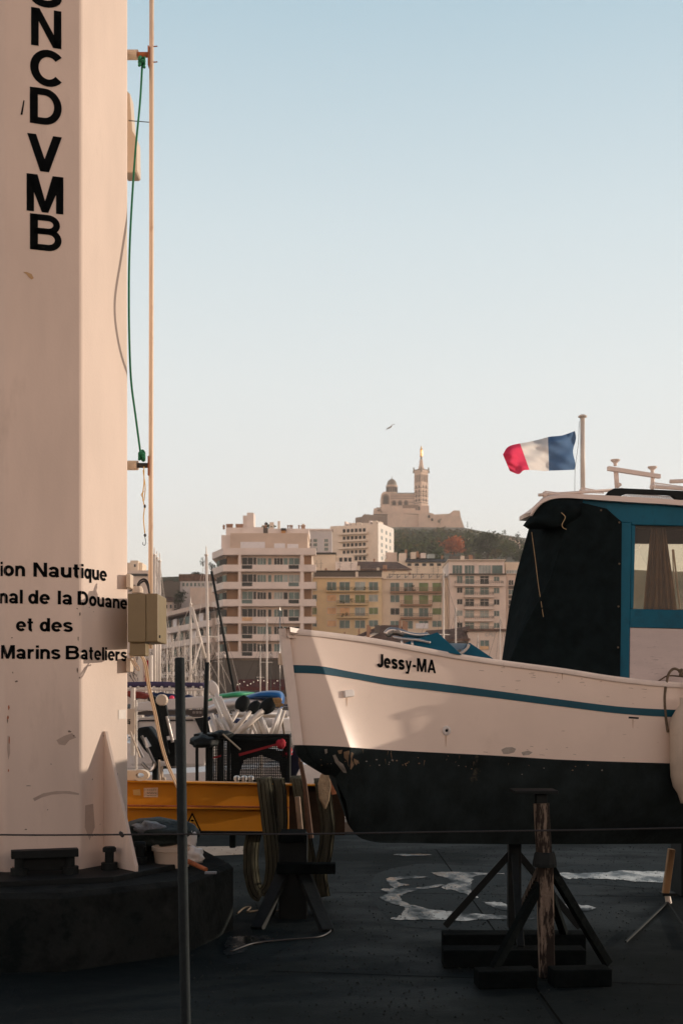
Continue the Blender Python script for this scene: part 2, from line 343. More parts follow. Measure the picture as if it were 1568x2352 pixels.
def puddle(outline, name='puddle', z=.006, m_=None):
    P = [gpt(x, y, z) for x, y in outline]; P = bez(P+[P[0]], 5)[:-1]
    P = [p+Vector((rng.uniform(-.012,.012), rng.uniform(-.03,.03), 0)) for p in P]
    bm = bmesh.new(); vs = [bm.verts.new(p) for p in P]; es = [bm.edges.new((vs[i], vs[(i+1) % len(vs)])) for i in range(len(vs))]
    bmesh.ops.triangle_fill(bm, edges=es, use_beauty=True); bm.verts.index_update()
    g = MB(); g.add([v.co.copy() for v in bm.verts], [[v.index for v in f.verts] for f in bm.faces]); bm.free()
    o = g.build(name, m_ or m_pud)
    for poly in o.data.polygons:
        if poly.normal.z < 0: poly.flip()
    return tag(o, kind='structure')
puddle([(886,2017),(907,2014),(976,2012),(976,2014.5),(917,2020),(915,2027),(938,2032),(915,2037),(910,2042),(940,2041),(976,2036),(1010,2031),(1022,2033),(976,2041),(943,2048),(922,2056),(920,2066),(950,2080),(1000,2089),(1060,2097),(1140,2102),(1185,2106),(1230,2109),(1200,2112),(1140,2111),(1080,2114),(1000,2112),(940,2113),(897,2111),(920,2101),(930,2088),(914,2079),(891,2071),(873,2062),(891,2051),(876,2043),(904,2039),(891,2027)])
puddle([(989,2003),(1040,2003),(1160,2006),(1095,2011),(1084,2028),(1084,2045),(1097,2063),(1070,2054),(1040,2045),(1014,2037),(1036,2025),(1022,2016),(1002,2009)])
puddle([(1105,2070),(1150,2073),(1168,2080),(1165,2090),(1130,2083)])
puddle([(1275,2003),(1330,2006),(1390,2003),(1420,1999),(1480,2001),(1530,2001),(1640,2004),(1680,2012),(1600,2022),(1530,2026),(1460,2025),(1430,2020),(1400,2019),(1340,2017),(1300,2017)], m_=m_pud2)
puddle([(1289,2079),(1320,2077),(1345,2080),(1366,2085),(1340,2091),(1296,2093)])
puddle([(520,2152),(560,2150),(610,2150),(626,2158),(600,2168),(575,2172),(560,2184),(515,2190)])
puddle([(900,1962),(960,1961),(990,1963),(940,1966)])
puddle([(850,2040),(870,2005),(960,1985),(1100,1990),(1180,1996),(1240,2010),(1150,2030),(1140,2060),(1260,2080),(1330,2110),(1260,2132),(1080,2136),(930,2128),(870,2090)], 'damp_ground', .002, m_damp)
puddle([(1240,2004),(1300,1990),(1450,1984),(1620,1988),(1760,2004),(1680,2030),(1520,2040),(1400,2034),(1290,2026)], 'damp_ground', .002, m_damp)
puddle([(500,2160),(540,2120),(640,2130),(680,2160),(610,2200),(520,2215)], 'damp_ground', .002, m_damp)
# joints cut in the yard surface, grit
m_joint = mat('joint_tar', (.002,.003,.003), .9, .2, spec=.02)
for (a, b) in (((560,2046),(1568,2060)),((620,2230),(1568,2262)),((1000,1950),(1290,2352))):
    p = gpt(*a, .003); q = gpt(*b, .003); t_ = (q-p).normalized(); n_ = Vector((-t_.y, t_.x, 0))*.006; g = MB(); g.add([p-n_, q-n_, q+n_, p+n_], [(0,1,2,3)]); o = g.build('yard_joint', m_joint, fix=False); tag(o, kind='structure')
g = MB(); r_ = random.Random(77); m_grit = mat('grit', (.030,.034,.032), .95, .6, 30, spec=.05)
for i in range(2600):
    y = 1945+r_.random()**1.6*400; c = gpt(r_.uniform(440,1620), y, .003); s_ = r_.uniform(.0025,.008)
    g.add([c+Vector((-s_,-s_,0)), c+Vector((s_,-s_*.7,0)), c+Vector((s_*.6,s_,0)), c+Vector((0,0,s_*1.3))], [(0,1,3),(1,2,3),(2,0,3)])
tag(g.build('grit', m_grit, fix=False), kind='stuff')
# unseen dark wall, added behind the camera to shade the yard
wl = MB(); wl.bb((-26,-2.2,0),(26,-1.9,2.3)); tag(wl.build('added_shade_wall', mat('added_wall_dark', (.04,.035,.03), .9, .2, 2)), 'unseen dark wall added behind the viewer to shade the yard', 'wall')
# ------------------------------------------------------------------ crane column
c0 = at(95, HY, 8.5); CC = Vector((c0.x, 8.5, 0)); FW = .485; AP = FW/2/math.tan(math.pi/8)   # face width, apothem
NA = 16.5
def nrm(a): return Vector((math.sin(R(a)), -math.cos(R(a)), 0))
def tng(a): return Vector((math.cos(R(a)), math.sin(R(a)), 0))
FACES = [NA-90, NA-45, NA, NA+45, NA+90]     # azimuths; perimeter P=0 at left edge of front face (index 2)
# shift column so that the front/right corner is at px 187
corner = CC+nrm(NA+22.5)*AP/math.cos(math.pi/8)
dx = (187-CX)/F*corner.y-corner.x; CC.x += dx
col = thing('crane_column', 'massive white octagonal steel column with black lettering at left', 'column', CC)
CBZ = .47
g = MB(); ring = [CC+nrm(NA+22.5+45*k)*(AP/math.cos(math.pi/8)) for k in range(8)]
g.grid([[p+Vector((0,0,z)) for p in ring] for z in (CBZ, 2, 4, 6.6)], close=True); g.f.append([24+i for i in range(8)]); g.mi.append(0)
shaft = g.build('shaft', m_col, col, bevel=.014)
def peri(i, u, z, off=.003):
    a = FACES[i]; return CC+nrm(a)*(AP+off)+tng(a)*(u-FW/2)+Vector((0,0,z))
def P_of(x, y):
    best = None
    for i in range(5):
        a = FACES[i]; n = nrm(a); q = on_plane(x, y, CC+n*AP, n); u = (q-CC).dot(tng(a))+FW/2
        if n.dot(CAMP-q) > 0 and -.002 <= u <= FW+.002: return (i-2)*FW+u, q.z
    return None
def onP(P, z, off=.003):
    i = int(math.floor(P/FW))+2; i = max(0, min(4, i)); return peri(i, P-(i-2)*FW, z, off)
def col_text(name, vs, fs, fx, fz, parent):
    """vs 2D -> perimeter coordinate, cut at the face corners"""
    bm = bmesh.new(); bv = [bm.verts.new((fx(v[0]), fz(v[1]), 0)) for v in vs]
    for f in fs:
        try: bm.faces.new([bv[i] for i in f])
        except ValueError: pass
    for k in (-1, 0, 1, 2):
        bmesh.ops.bisect_plane(bm, geom=bm.verts[:]+bm.edges[:]+bm.faces[:], plane_co=(k*FW, 0, 0), plane_no=(1,0,0))
    g = MB(); bm.verts.index_update()
    for f in bm.faces:
        c = f.calc_center_median(); i = max(0, min(4, int(math.floor(c.x/FW))+2))
        g.add([peri(i, v.co.x-(i-2)*FW, v.co.y) for v in f.verts], [list(range(len(f.verts)))])
    bm.free(); return g.build(name, m_ltr, parent, fix=False)
k = .2563
for ch, x0, x1, y0, y1 in [('S',270,556,-260,68),('N',281,552,84,422),('C',272,556,446,776),('D',270,555,796,1120),('V',246,557,1212,1540),('M',241,570,1572,1905),('B',271,554,1926,2248)]:
    vs, fs = text_flat(ch, .0); xs = [v[0] for v in vs]; ys = [v[1] for v in vs]
    ym = (y0+y1)/2*k; Pa, _ = P_of(x0*k, ym); Pb, _ = P_of(x1*k, ym); xm = (x0+x1)/2*k
    _, za = P_of(xm, y1*k); _, zb = P_of(xm, y0*k)
    fx = lambda v: Pa+(v-min(xs))/(max(xs)-min(xs))*(Pb-Pa); fz = lambda v: za+(v-min(ys))/(max(ys)-min(ys))*(zb-za)
    col_text('letter', vs, fs, fx, fz, col)
# horizontal lines: (word, x0, x1, xref, baseline y, cap top y) in overview pixels
K = .2563
for w, x0, x1, xr, yb, yt in [('ion',10*K,228*K,310*K,1324.6,1291.8),('Nautique',302*K,958*K,310*K,1324.6,1291.8),('nal',6*K,207*K,500*K,1388,1356.5),('de',255*K,450*K,500*K,1388,1356.5),('la',520*K,650*K,500*K,1388,1356.5),('Douane',697*K,1140*K,500*K,1388,1356.5),
    ('et',146*K,298*K,400*K,1450.4,1419.5),('des',358*K,655*K,400*K,1450.4,1419.5),('Marins',16*K,545*K,600*K,1514.2,1483.2),('Bateliers',591*K,1138*K,600*K,1514.2,1483.2)]:
    vs, fs = text_flat(w, .012, 1, .085); xs = [v[0] for v in vs]
    Pa, _ = P_of(x0, yb); Pb, _ = P_of(x1, yb); _, za = P_of(xr, yb); _, zb = P_of(xr, yt)
    fx = lambda v: Pa+(v-min(xs))/(max(xs)-min(xs))*(Pb-Pa); fz = lambda v: za+v/cap_h()*(zb-za)
    col_text('lettering', vs, fs, fx, fz, col)
# scratch, stains, sticker
g = MB(); q = [P_of(95*K*.99, 1000*K), P_of(87*K, 920*K)]
P1, z1 = P_of(50, 264); P2, z2 = P_of(56, 231)
g.add([onP(P1-.006,z1),onP(P1+.006,z1),onP(P2+.003,z2),onP(P2-.004,z2)], [(0,1,2,3)]); g.build('scratch', m_ltr, col, fix=False)
m_och = mat('ochre_stain', (.52,.33,.16), .6, .1)
g = MB(); P1, z1 = P_of(66, 633)
pts = [(-.035,.02),(-.01,.022),(.02,.012),(.034,-.014),(.02,-.024),(.004,-.014),(-.012,.006)]
g.add([onP(P1+a, z1+b, .002) for a, b in pts], [list(range(7))]); g.build('paint_stain', m_och, col, fix=False)
g = MB(); P1, z1 = P_of(272, 1652); P2, z2 = P_of(289, 1630)
g.add([onP(P1,z1),onP(P2,z1),onP(P2,z2),onP(P1,z2)], [(0,1,2,3)]); g.build('sticker', mat('pale_sticker', (.72,.64,.56), .5, .05, 30), col, fix=False)
m_dirt = mat('grime', (.20,.155,.12), .8, .25, 20)
for (x, y, w, h) in [(178,1398,5,4),(184,1410,4,9),(180,1468,3,12),(178,1540,4,14),(183,1556,3,6),(38,1565,8,5),(30,1545,3,6),(160,1680,9,6),(170,1690,5,5),(28,1465,5,3),(18,1655,3,14),(66,1805,14,2)]:
    r_ = P_of(x, y)
    if not r_: continue
    P1, z1 = r_; s_ = .0031; g = MB(); n = 9; pts = []
    for q in range(n):
        a = 2*math.pi*q/n; rr = rng.uniform(.5, 1); pts.append(onP(P1+math.cos(a)*w*s_*rr/2, z1+math.sin(a)*h*s_*rr/2, .002))
    g.add(pts, [list(range(n))]); g.build('grime_mark', m_dirt, col, fix=False)
m_smud = mat('smudge', (.52,.41,.34), .6, .12, 6)
for arc in ([(76,1834),(100,1822),(130,1817),(160,1817),(182,1822),(182,1826),(150,1823),(120,1825),(96,1832),(80,1840)],[(130,1700),(148,1690),(166,1684),(176,1694),(160,1700),(150,1712),(136,1710)],[(196,1850),(214,1846),(218,1900),(206,1930),(195,1900)],[(18,1690),(23,1690),(24,1730),(20,1745),(17,1720)]):
    Q = [P_of(x, y) for x, y in arc]
    if all(Q): g = MB(); g.add([onP(a, b, .0015) for a, b in Q], [list(range(len(Q)))]); g.build('smudge_mark', m_smud, col, fix=False)
for (x, y, w, h) in [(21,1625,4,14),(19,1648,5,10),(22,1700,3,20),(20,1770,3,8),(205,1395,3,3),(215,1405,2,3),(118,1755,3,3),(212,1920,5,3),(230,1893,4,2),(60,1905,8,3),(30,1995,4,10),(110,1860,3,3),(270,1780,3,10),(262,1812,3,8),(238,1690,3,4),(212,1790,3,5)]:
    r_ = P_of(x, y)
    if r_:
        P1, z1 = r_; g = MB(); g.add([onP(P1+math.cos(q*.7)*w*.0015*rng.uniform(.6,1), z1+math.sin(q*.7)*h*.0015*rng.uniform(.6,1), .0025) for q in range(9)], [list(range(9))]); g.build('rust_chip', m_rustr if x < 40 else m_dirt, col, fix=False)
# gussets on the right and next faces
for a, a2, pe in ((NA+45, NA+23, .43), (NA-45, NA-45, .3), (NA+135, NA+135, .3), (NA-135, NA-135, .3)):
    n = nrm(a2); t = tng(a2); CC_ = CC; CC0 = CC+nrm(a)*AP-n*AP; zt = EYE+(HY-1678)/F*8.35; g = MB()
    poly = [CC0+n*(AP-.02)+Vector((0,0,CBZ+.035)), CC0+n*(AP+pe)+Vector((0,0,CBZ+.035)), CC0+n*(AP+pe)+Vector((0,0,CBZ+.07)), CC0+n*(AP+.02)+Vector((0,0,zt)), CC0+n*(AP-.02)+Vector((0,0,zt))]
    g.prism([p-t*.012 for p in poly], t*.024); g.build('gusset', m_col, col, bevel=.003)
g = MB(); rr = (AP+.44)/math.cos(math.pi/8)*.97
g.prism([CC+nrm(NA+22.5+45*k)*rr+Vector((0,0,CBZ-.001)) for k in range(8)], (0,0,.035)); g.build('base_flange', m_blk, col, bevel=.004)
for kk in range(8):
    for s_ in (-.16, .16):
        a = NA+45*kk; p = CC+nrm(a)*(AP+.17)+tng(a)*s_+Vector((0,0,CBZ+.03)); g = MB()
        g.lathe(p, [(.055,0),(.055,.05),(.03,.05),(.03,.12),(.045,.122),(.045,.145),(.035,.155)], 14); g.build('anchor_bolt', m_blk, col, smooth=False)
g = MB(); a = NA; g.box(CC+nrm(a)*(AP+.17)+Vector((0,0,CBZ+.17)), (.42,.10,.05), Matrix.Rotation(R(a),3,'Z')); g.box(CC+nrm(a)*(AP+.13)+Vector((0,0,CBZ+.10)), (.36,.06,.09), Matrix.Rotation(R(a),3,'Z')); g.build('clamp_bar', m_blk, col, bevel=.004)
# concrete drum
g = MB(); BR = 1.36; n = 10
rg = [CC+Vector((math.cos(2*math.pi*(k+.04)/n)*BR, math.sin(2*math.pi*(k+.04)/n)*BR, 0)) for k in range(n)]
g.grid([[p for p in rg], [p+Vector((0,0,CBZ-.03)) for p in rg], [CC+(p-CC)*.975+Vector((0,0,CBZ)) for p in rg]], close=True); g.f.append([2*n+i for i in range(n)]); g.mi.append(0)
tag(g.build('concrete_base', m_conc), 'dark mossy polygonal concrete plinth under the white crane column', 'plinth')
# ---- rusty pipe beside the column
PD = 8.75
pipe = thing('rusty_pole', 'thin rust streaked white pole bracketed to the right side of the crane column', 'pole', at(347,1600,PD))
g = MB(); g.tube([at(348.5,-30,PD), at(348,600,PD), at(347,1100,PD), at(346,1490,PD)], px(5.2,PD), 10); g.build('pipe', m_rust, pipe, smooth=True)
for y in (126, 1069):
    g = MB(); g.cyl(at(285,y,PD+.02), at(317,y,PD), px(11,PD), n=14); g.build('standoff', m_cream, pipe)
    g = MB(); g.cyl(at(317,y,PD), at(341,y,PD), px(6,PD), n=10); g.build('spigot', m_rustr if y < 500 else m_blkc, pipe)
    g = MB(); g.pbox(339.5,342,y-22,y+22,PD-.03,.06)
    for yy in (y-18, y+18): g.cyl(at(342,yy,PD), at(362 if y < 500 else 351,yy-2,PD), px(1.3,PD), n=6)
    g.build('clamp', m_rustr, pipe)
g = MB(); g.cyl(at(296,277,PD+.05), at(346,281,PD), px(1,PD), n=6); g.build('tie_rod', m_blkc, pipe)
# lamp hood behind the column
g = MB(); d = 8.9
o_ = [(285,200),(299,215),(305,300),(315,318),(316,392),(313,396),(285,396)]
g.prism([at(x,y,d) for x,y in o_], (0,.16,0)); tag(g.build('lamp_hood', m_cream, bevel=.01), 'cream sheet metal lamp hood behind the top of the crane column', 'hood')
# ropes
g = MB(); g.tube(bez([at(327,150,PD-.06),at(322,235,PD-.1),at(312,340,PD-.2),at(303,470,PD-.29),at(297.5,590,PD-.36),at(296.5,700,PD-.41),at(298,800,PD-.37),at(302,880,PD-.28),at(311,950,PD-.18),at(324,1048,PD-.05)],6), px(2.6,PD), 6)
for y0, s_ in ((138,1),(1062,-1)):
    pts = [at(326+6*math.cos(q*1.1), y0+q*1.1*s_-6+4*math.sin(q*2.3), PD-.06+.03*math.sin(q*1.7)) for q in range(18)]; g.tube(bez(pts,3), px(3.2,PD), 6)
tag(g.build('green_rope', m_green, smooth=True), 'green rope bowed between the two brackets of the rusty pole', 'rope')
g = MB(); pts = bez([at(331,1072,PD-.06),at(331,1110,PD-.06),at(328,1140,PD-.06),at(332,1165,PD-.06),at(330,1190,PD-.06),at(333,1225,PD-.06)],5)
g.tube(pts, px(1.3,PD), 6); g.tube(bez([at(329,1080,PD-.05),at(334,1120,PD-.05),at(331,1150,PD-.05)],5), px(1.1,PD), 6); g.tube(bez([at(331,1128,PD-.06),at(325,1136,PD-.06),at(327,1141,PD-.06)],4), px(1,PD), 5)
cord = g.build('yellow_cord', m_yel_cord, smooth=True); tag(cord, 'frayed yellow cord with a wire hook hanging from the lower pole bracket', 'cord')
g = MB(); g.lathe(at(333,1163,PD-.06), [(.004,-.012),(.009,-.004),(.007,.008),(.002,.014)], 8); g.lathe(at(333.5,1229,PD-.06), [(.004,-.014),(.01,-.004),(.008,.006),(.002,.012)], 8)
g.tube(bez([at(333,1232,PD-.06),at(335,1245,PD-.06),at(333,1252,PD-.06),at(329,1251,PD-.06),at(328,1246,PD-.06)],5), px(.8,PD), 5); g.build('hook', m_blkc, cord)
# ---- junction box
BD = 8.12
jb = thing('junction_box', 'olive tan electrical box fixed to the right edge of the crane column', 'junction box', at(328,1475,BD))
rot = None
g = MB(); g.pbox(293.5,335,1363,1475,BD,.42); g.pbox(335.7,363,1363,1474,BD+.003,.40); g.build('enclosure', m_box, jb, bevel=.006)
g = MB(); g.pbox(298,335,1475.5,1506,BD+.03,.14); g.pbox(302,328,1474.8,1478,BD+.02,.1); g.build('terminal_cover', m_box, jb, bevel=.004)
g = MB(); g.lathe(at(317,1362,BD+.08), [(.038,0),(.038,.02),(.028,.045),(.02,.045)], 12); g.build('cable_gland', m_cream, jb)
g = MB(); g.pbox(363,368,1459,1465,BD+.05,.03); g.build('latch', m_blkc, jb)
g = MB()
for dz in (0, 6): g.tube(bez([at(314+dz*.3,1355,BD+.08),at(319+dz*.6,1338+dz*.4,BD+.1),at(330+dz*.3,1330+dz*.8,BD+.12),at(340-dz*.2,1338+dz,BD+.12),at(344,1364,BD+.12)],6), px(2.2,BD), 6)
tag(g.build('black_cable', m_blkc, smooth=True), 'black cables looped into the top of the olive box', 'cable')
g = MB()
for q, sh in ((0,0),(4.2,.02)):
    g.tube(bez([at(302+q,1508,BD+.3+sh),at(318+q*.3,1502-q*.6,BD+.4+sh),at(331+q,1522,BD+.5+sh),at(341+q,1580,BD+.65+sh),at(355+q,1640,BD+.8+sh),at(367+q,1700,BD+.9+sh),at(383+q,1755,BD+1.+sh),at(408+q,1812,BD+1.05+sh),at(422+q,1850,BD+1.1+sh)],6), px(2.4,BD), 6)
tag(g.build('cream_cable', m_cable, smooth=True), 'pair of cream cables hanging in a curve beneath the olive box', 'cable')
g = MB(); g.tube(bez([at(297,1500,BD+.05),at(306,1525,BD+.02),at(318,1540,BD),at(320,1534,BD),at(312,1522,BD+.02),at(309,1512,BD+.04)],6), px(1.6,BD), 6); g.tube(bez([at(296,1516,BD+.05),at(306,1518,BD+.02),at(313,1530,BD)],6), px(1.6,BD), 6)
tag(g.build('cable_tail', m_cable, smooth=True), 'short frayed cable ends poking out below the olive box', 'cable')
for y in (1334, 1527):
    g = MB(); g.pbox(290,300,y-16,y+16,8.36,.12); tag(g.build('mounting_lug', m_cream, bevel=.004), 'small cream lug on the column edge %s the olive box' % ('above' if y < 1400 else 'below'), 'lug', )
# ---- front fence post and cable
FD = 5.0
post = thing('fence_post', 'dark grey steel post standing free in the left foreground', 'post', (at(420,HY,FD).x, FD, 0))
g = MB(); g.tube([at(413,1513,FD), at(420,2000,FD), Vector((at(430,HY,FD).x, FD, 0))], px(11.6,FD), 16); g.build('tube', m_post, post, smooth=False); smooth_by_angle(KIDS(post)[0])
g = MB(); g.lathe(at(413,1513,FD), [(px(11,FD),-.001),(px(11,FD),.003),(px(4,FD),.006)], 14); g.build('cap', m_post, post)
g = MB(); g.tube(bez([at(-40,1917,FD-.06),at(120,1918,FD-.06),at(430,1916,FD-.045),at(700,1915.5,FD-.03),at(1000,1911,FD),at(1350,1906,FD+.05),at(1640,1900,FD+.1)],8), px(2.1,FD), 6)
pts = [at(280+4*math.cos(q), 1916+5*math.sin(q*1.3), FD-.06) for q in range(9)]; g.tube(bez(pts,3), px(2.6,FD), 6)
tag(g.build('fence_cable', m_blkc, smooth=True), 'dark wire cable stretched across the whole foreground', 'cable')
# ---- things on the plinth
TD = 8.0
zt = CBZ
tub = thing('plastic_tub', 'cream oval plastic tub on the concrete plinth beside the post', 'tub', at(396,1992,8.3))
g = MB(); c = at(396,1990,8.35); g.lathe(Vector((c.x,c.y,zt)), [(.10,0),(.115,.005),(.128,.115),(.14,.118),(.142,.145),(.132,.145),(.122,.12),(.108,.012),(.0,.012)], 24); g.build('bucket', m_tub, tub); smooth_by_angle(KIDS(tub)[0], 30)
g = MB(); c = at(400,1935,8.6); g.lathe(Vector((c.x,c.y-.05,zt+.147)), [(.085,0),(.10,.01),(.102,.035),(.095,.045),(.0,.047)], 20); g.build('lid', m_wplas, tub); smooth_by_angle(KIDS(tub)[1], 30)
def lump(c, rad, mt, name, label, cat, seed, nn=2, amp=.25, par=None):
    bm = bmesh.new(); bmesh.ops.create_icosphere(bm, subdivisions=3, radius=1); r_ = random.Random(seed)
    from mathutils import noise as nz
    o = Vector((r_.random()*50, r_.random()*50, 0)); g = MB()
    vs = []
    for v in bm.verts:
        q = v.co*(1+amp*(nz.noise(v.co*1.6+o)+.6*nz.noise(v.co*4+o))); vs.append(Vector(c)+Vector((q.x*rad[0], q.y*rad[1], max(-.93, q.z)*rad[2])))
    g.add(vs, [[v.index for v in f.verts] for f in bm.faces]); bm.free()
    o_ = g.build(name, mt, par, smooth=True)
    if label: tag(o_, label, cat)
    return o_
lump(at(352,1915,8.35)+Vector((0,.25,-.02)), (.30,.22,.10), m_grnbag, 'rubbish_bag', 'dark green bag lying behind the cream tub on the plinth', 'bag', 3, amp=.3)
lump(at(338,1908,8.4)+Vector((0,.1,0)), (.13,.12,.055), m_foil, 'crumpled_wrapper', 'crumpled grey wrapper resting on the dark green bag', 'wrapper', 5, amp=.35)
lump(at(438,1935,8.5), (.045,.05,.085), m_wplas, 'white_paper', 'upright crumpled white paper behind the grey post', 'paper', 8, amp=.4)
lump(at(446,1965,8.3), (.065,.06,.055), m_wplas, 'plastic_bag', 'small crumpled white plastic bag on the plinth edge', 'bag', 11, amp=.5)
g = MB(); a = at(432,1967,8.2); b = at(474,1981,8.05); a.z = zt+.06; b.z = zt+.025; g.cyl(a, b, .018, .014, 10); br = g.build('paint_brush', m_rustr); tag(br, 'brush with a rust red handle lying on the plinth', 'brush')
g = MB(); c = at(484,1984,8.0); c.z = zt+.012; g.box(c, (.075,.05,.012)); g.build('bristles', m_foil, br)
for x, y, rr in ((314,1932,.06),):
    pass
# ------------------------------------------------------------------ the boat on stands
SHEER = [(650,1445),(700,1448.5),(760,1455),(850,1467),(950,1485),(1040,1502),(1119,1514),(1200,1525),(1291,1537),(1422,1557),(1565,1570),(1750,1574),(2000,1560),(2150,1545)]
WL = [(683,1711),(735,1712.5),(784,1715),(895,1723),(1148,1736),(1291,1745),(1531,1753),(1750,1758),(2000,1757),(2150,1752)]
ST = [(658,1527),(735,1530),(811,1544),(895,1558),(985,1567),(1119,1584),(1291,1607),(1422,1623),(1540,1630),(1750,1636),(2000,1632),(2150,1625)]
SB = [(658,1545),(735,1548),(811,1559),(895,1574),(985,1585),(1119,1601),(1291,1623),(1422,1639),(1540,1647),(1750,1654),(2000,1651),(2150,1645)]
KEEL = [(683,1713),(702,1748),(752,1776),(782,1802),(796,1850),(803,1895),(835,1928),(920,1936),(1291,1939),(1750,1935),(2000,1925),(2150,1860)]
D0 = 7.0; AX = 29.0                                   # stem depth, centre line azimuth
XE = 2050.
def base_x(s):     # s 0..1 nose, then along the side ; returns sheer x
    return 650+62*s if s <= 1 else 712+(s-1)*90
def off_x(s):      # waterline x minus sheer x
    return 33+(91-33)*s if s <= 1 else 91*math.exp(-(s-1)/1.9)
SMAX = 1+(XE-712)/90
svals = [0,.08,.2,.35,.5,.65,.8,.9,.97,1.0,1.03,1.1]; s = 1.2
while s < SMAX: svals.append(s); s += .15 if s < 5 else .3
svals.append(SMAX)
def angle(s):
    if s <= .97: return 1.0
    a = 14.6+29*math.exp(-max(0, s-1.0)/2.5)
    if s < 1.03: a = 1+(a-1)*(s-.97)/.06
    if s > 11: a = a-(s-11)*14
    return a
# integrate depth along the side
DT = []; d = D0; lx = None
for i, s in enumerate(svals):
    x = base_x(s)+off_x(s)*.5; X = (x-CX)/F*d
    if i:
        for _ in range(3):
            dd = d0_+(X-lx)*math.tan(R((angle(s)+angle(ls))/2)); X = (x-CX)/F*dd
        d = dd
    DT.append((s, d)); d0_ = d; lx = X; ls = s
def depth(s):
    for i in range(len(DT)-1):
        if s <= DT[i+1][0]: t = (s-DT[i][0])/(DT[i+1][0]-DT[i][0]); return DT[i][1]+(DT[i+1][1]-DT[i][1])*max(0,t)
    return DT[-1][1]
ax = Vector((math.cos(R(AX)), math.sin(R(AX)), 0)); axn = Vector((-math.sin(R(AX)), math.cos(R(AX)), 0))
stem = at(666, 1580, D0); stem.z = 0
def cl_off(p): return (Vector((p.x,p.y,0))-stem).dot(axn)          # negative = camera side
def mirror(p): return p-axn*2*cl_off(p)
def section(s, tab, out=0.):
    """point on the camera-side surface at the curve tab"""
    xs = base_x(s); xw = xs+off_x(s); ys = interp(SHEER, xs); yw = interp(WL, xw)
    x = xs
    for _ in range(5):
        y = interp(tab, x); v = (y-ys)/(yw-ys); x = xs+(xw-xs)*v
    return at(x, interp(tab, x), depth(s)-out)
def sec_rows(s):
    top = section(s, SHEER); a = section(s, ST); b = section(s, SB); w = section(s, WL)
    mid = (b+w)/2
    return [top, top.lerp(a,.5), a, b, b.lerp(w,.33), b.lerp(w,.66), w]
boat = thing('fishing_boat', 'white wooden fishing boat with teal stripe propped ashore under a black canvas wheelhouse', 'boat', (stem.x, stem.y, 0))
g = MB(); rows = [sec_rows(s) for s in svals]; g.grid(rows); nv = len(g.v)
hv, hf = [v.copy() for v in g.v], [list(f) for f in g.f]
g.grid([[mirror(p) for p in r] for r in rows])
# transom closing strip
a = rows[-1]; g.grid([a, [mirror(p) for p in a]])
hull = g.build('hull', m_hull, boat); smooth_by_angle(hull, 14)
BV = BVHTree.FromPolygons(hv, hf)
def hit(x, y, off=.003):
    r = ray(x, y).normalized(); loc, n, i, dist = BV.ray_cast(CAMP, r)
    if loc is None: return None
    if n.y > 0: n = -n
    return loc+n*off
# bottom
def keelpt(s):
    xw = base_x(s)+off_x(s); xk = xw-(30 if s > 1 else 0)+ (0 if s>1 else 0)
    xk = 683+(xw-683)*(.8 if s <= 1 else 1)-(20*min(1,max(0,(s-.5))) )
    y = interp(KEEL, xk); w = section(s, WL); c = -cl_off(w)
    d = w.y+c*math.cos(R(AX))*1.0
    return at(xk, y, w.y+.02) if s < .02 else at(xk, y, d)
g = gb = MB(); rows2 = []
for s in svals:
    w = section(s, WL); kp = keelpt(s); q = []
    for t in (0, .2, .4, .6, .8, 1.):
        # bulged section: stays out, then turns under
        h = t; o_ = math.sin(t*math.pi/2)
        p = Vector((w.x+(kp.x-w.x)*(t**1.6), w.y+(kp.y-w.y)*(t**2.2), w.z+(kp.z-w.z)*t)); q.append(p)
    rows2.append(q)
g.grid(rows2); g.grid([[mirror(p) for p in q] for q in rows2]); a = rows2[-1]; g.grid([a, [mirror(p) for p in a]])
bot = g.build('bottom', m_anti, boat); smooth_by_angle(bot, 40)
# stripe, each side
g = MB(); rs = [[section(s, ST, .004), section(s, SB, .004)] for s in svals]; g.grid(rs); g.build('stripe', m_stripe, boat, smooth=False, fix=False)
g = MB(); g.grid([[mirror(p) for p in r] for r in rs]); g.build('stripe', m_stripe, boat, fix=False)
BV2 = BVHTree.FromPolygons([v.copy() for v in gb.v], [list(f) for f in gb.f])
m_peel = mat('peeled_primer', (.20,.13,.075), .9, .4, 14, bump=.4); m_flk = mat('pale_barnacle', (.24,.22,.19), .9, .3, 20)
def flake(poly, m_):
    P = []
    for x, y in poly:
        r = ray(x, y).normalized(); loc, n, i, dist = BV2.ray_cast(CAMP, r)
        if loc is None: return
        P.append(loc-r*.004)
    q = MB(); q.add(P, [list(range(len(P)))]); q.build('peeling_patch', m_, boat, fix=False)
flake([(789,1727),(800,1724),(812,1730),(808,1745),(813,1756),(806,1768),(800,1760),(797,1748),(790,1740)], m_peel)
flake([(764,1735),(770,1733),(778,1748),(788,1755),(794,1768),(796,1776),(788,1774),(780,1762),(770,1752)], m_flk)
flake([(745,1721),(751,1720),(752,1729),(747,1732)], m_flk); flake([(812,1742),(824,1748),(818,1758),(813,1752)], m_peel); flake([(775,1724),(786,1722),(784,1731),(778,1732)], m_peel)
for k_ in range(34):
    x = rng.uniform(735,1010) if k_ < 24 else rng.uniform(1010,1400); y = rng.gauss(1752,6) if k_ < 24 else rng.gauss(1768,8); w = rng.uniform(2,6); flake([(x,y),(x+w*.5,y-rng.uniform(.8,2)),(x+w,y),(x+w*.5,y+rng.uniform(.8,2.4))], m_peel if k_ % 3 else m_flk)
for k_ in range(16):
    x = rng.uniform(800,1180); y = rng.uniform(1722,1745)+(x-900)*.03; h = rng.uniform(3,16); flake([(x,y),(x+1.2,y),(x+rng.uniform(-2,3),y+h)], m_peel)
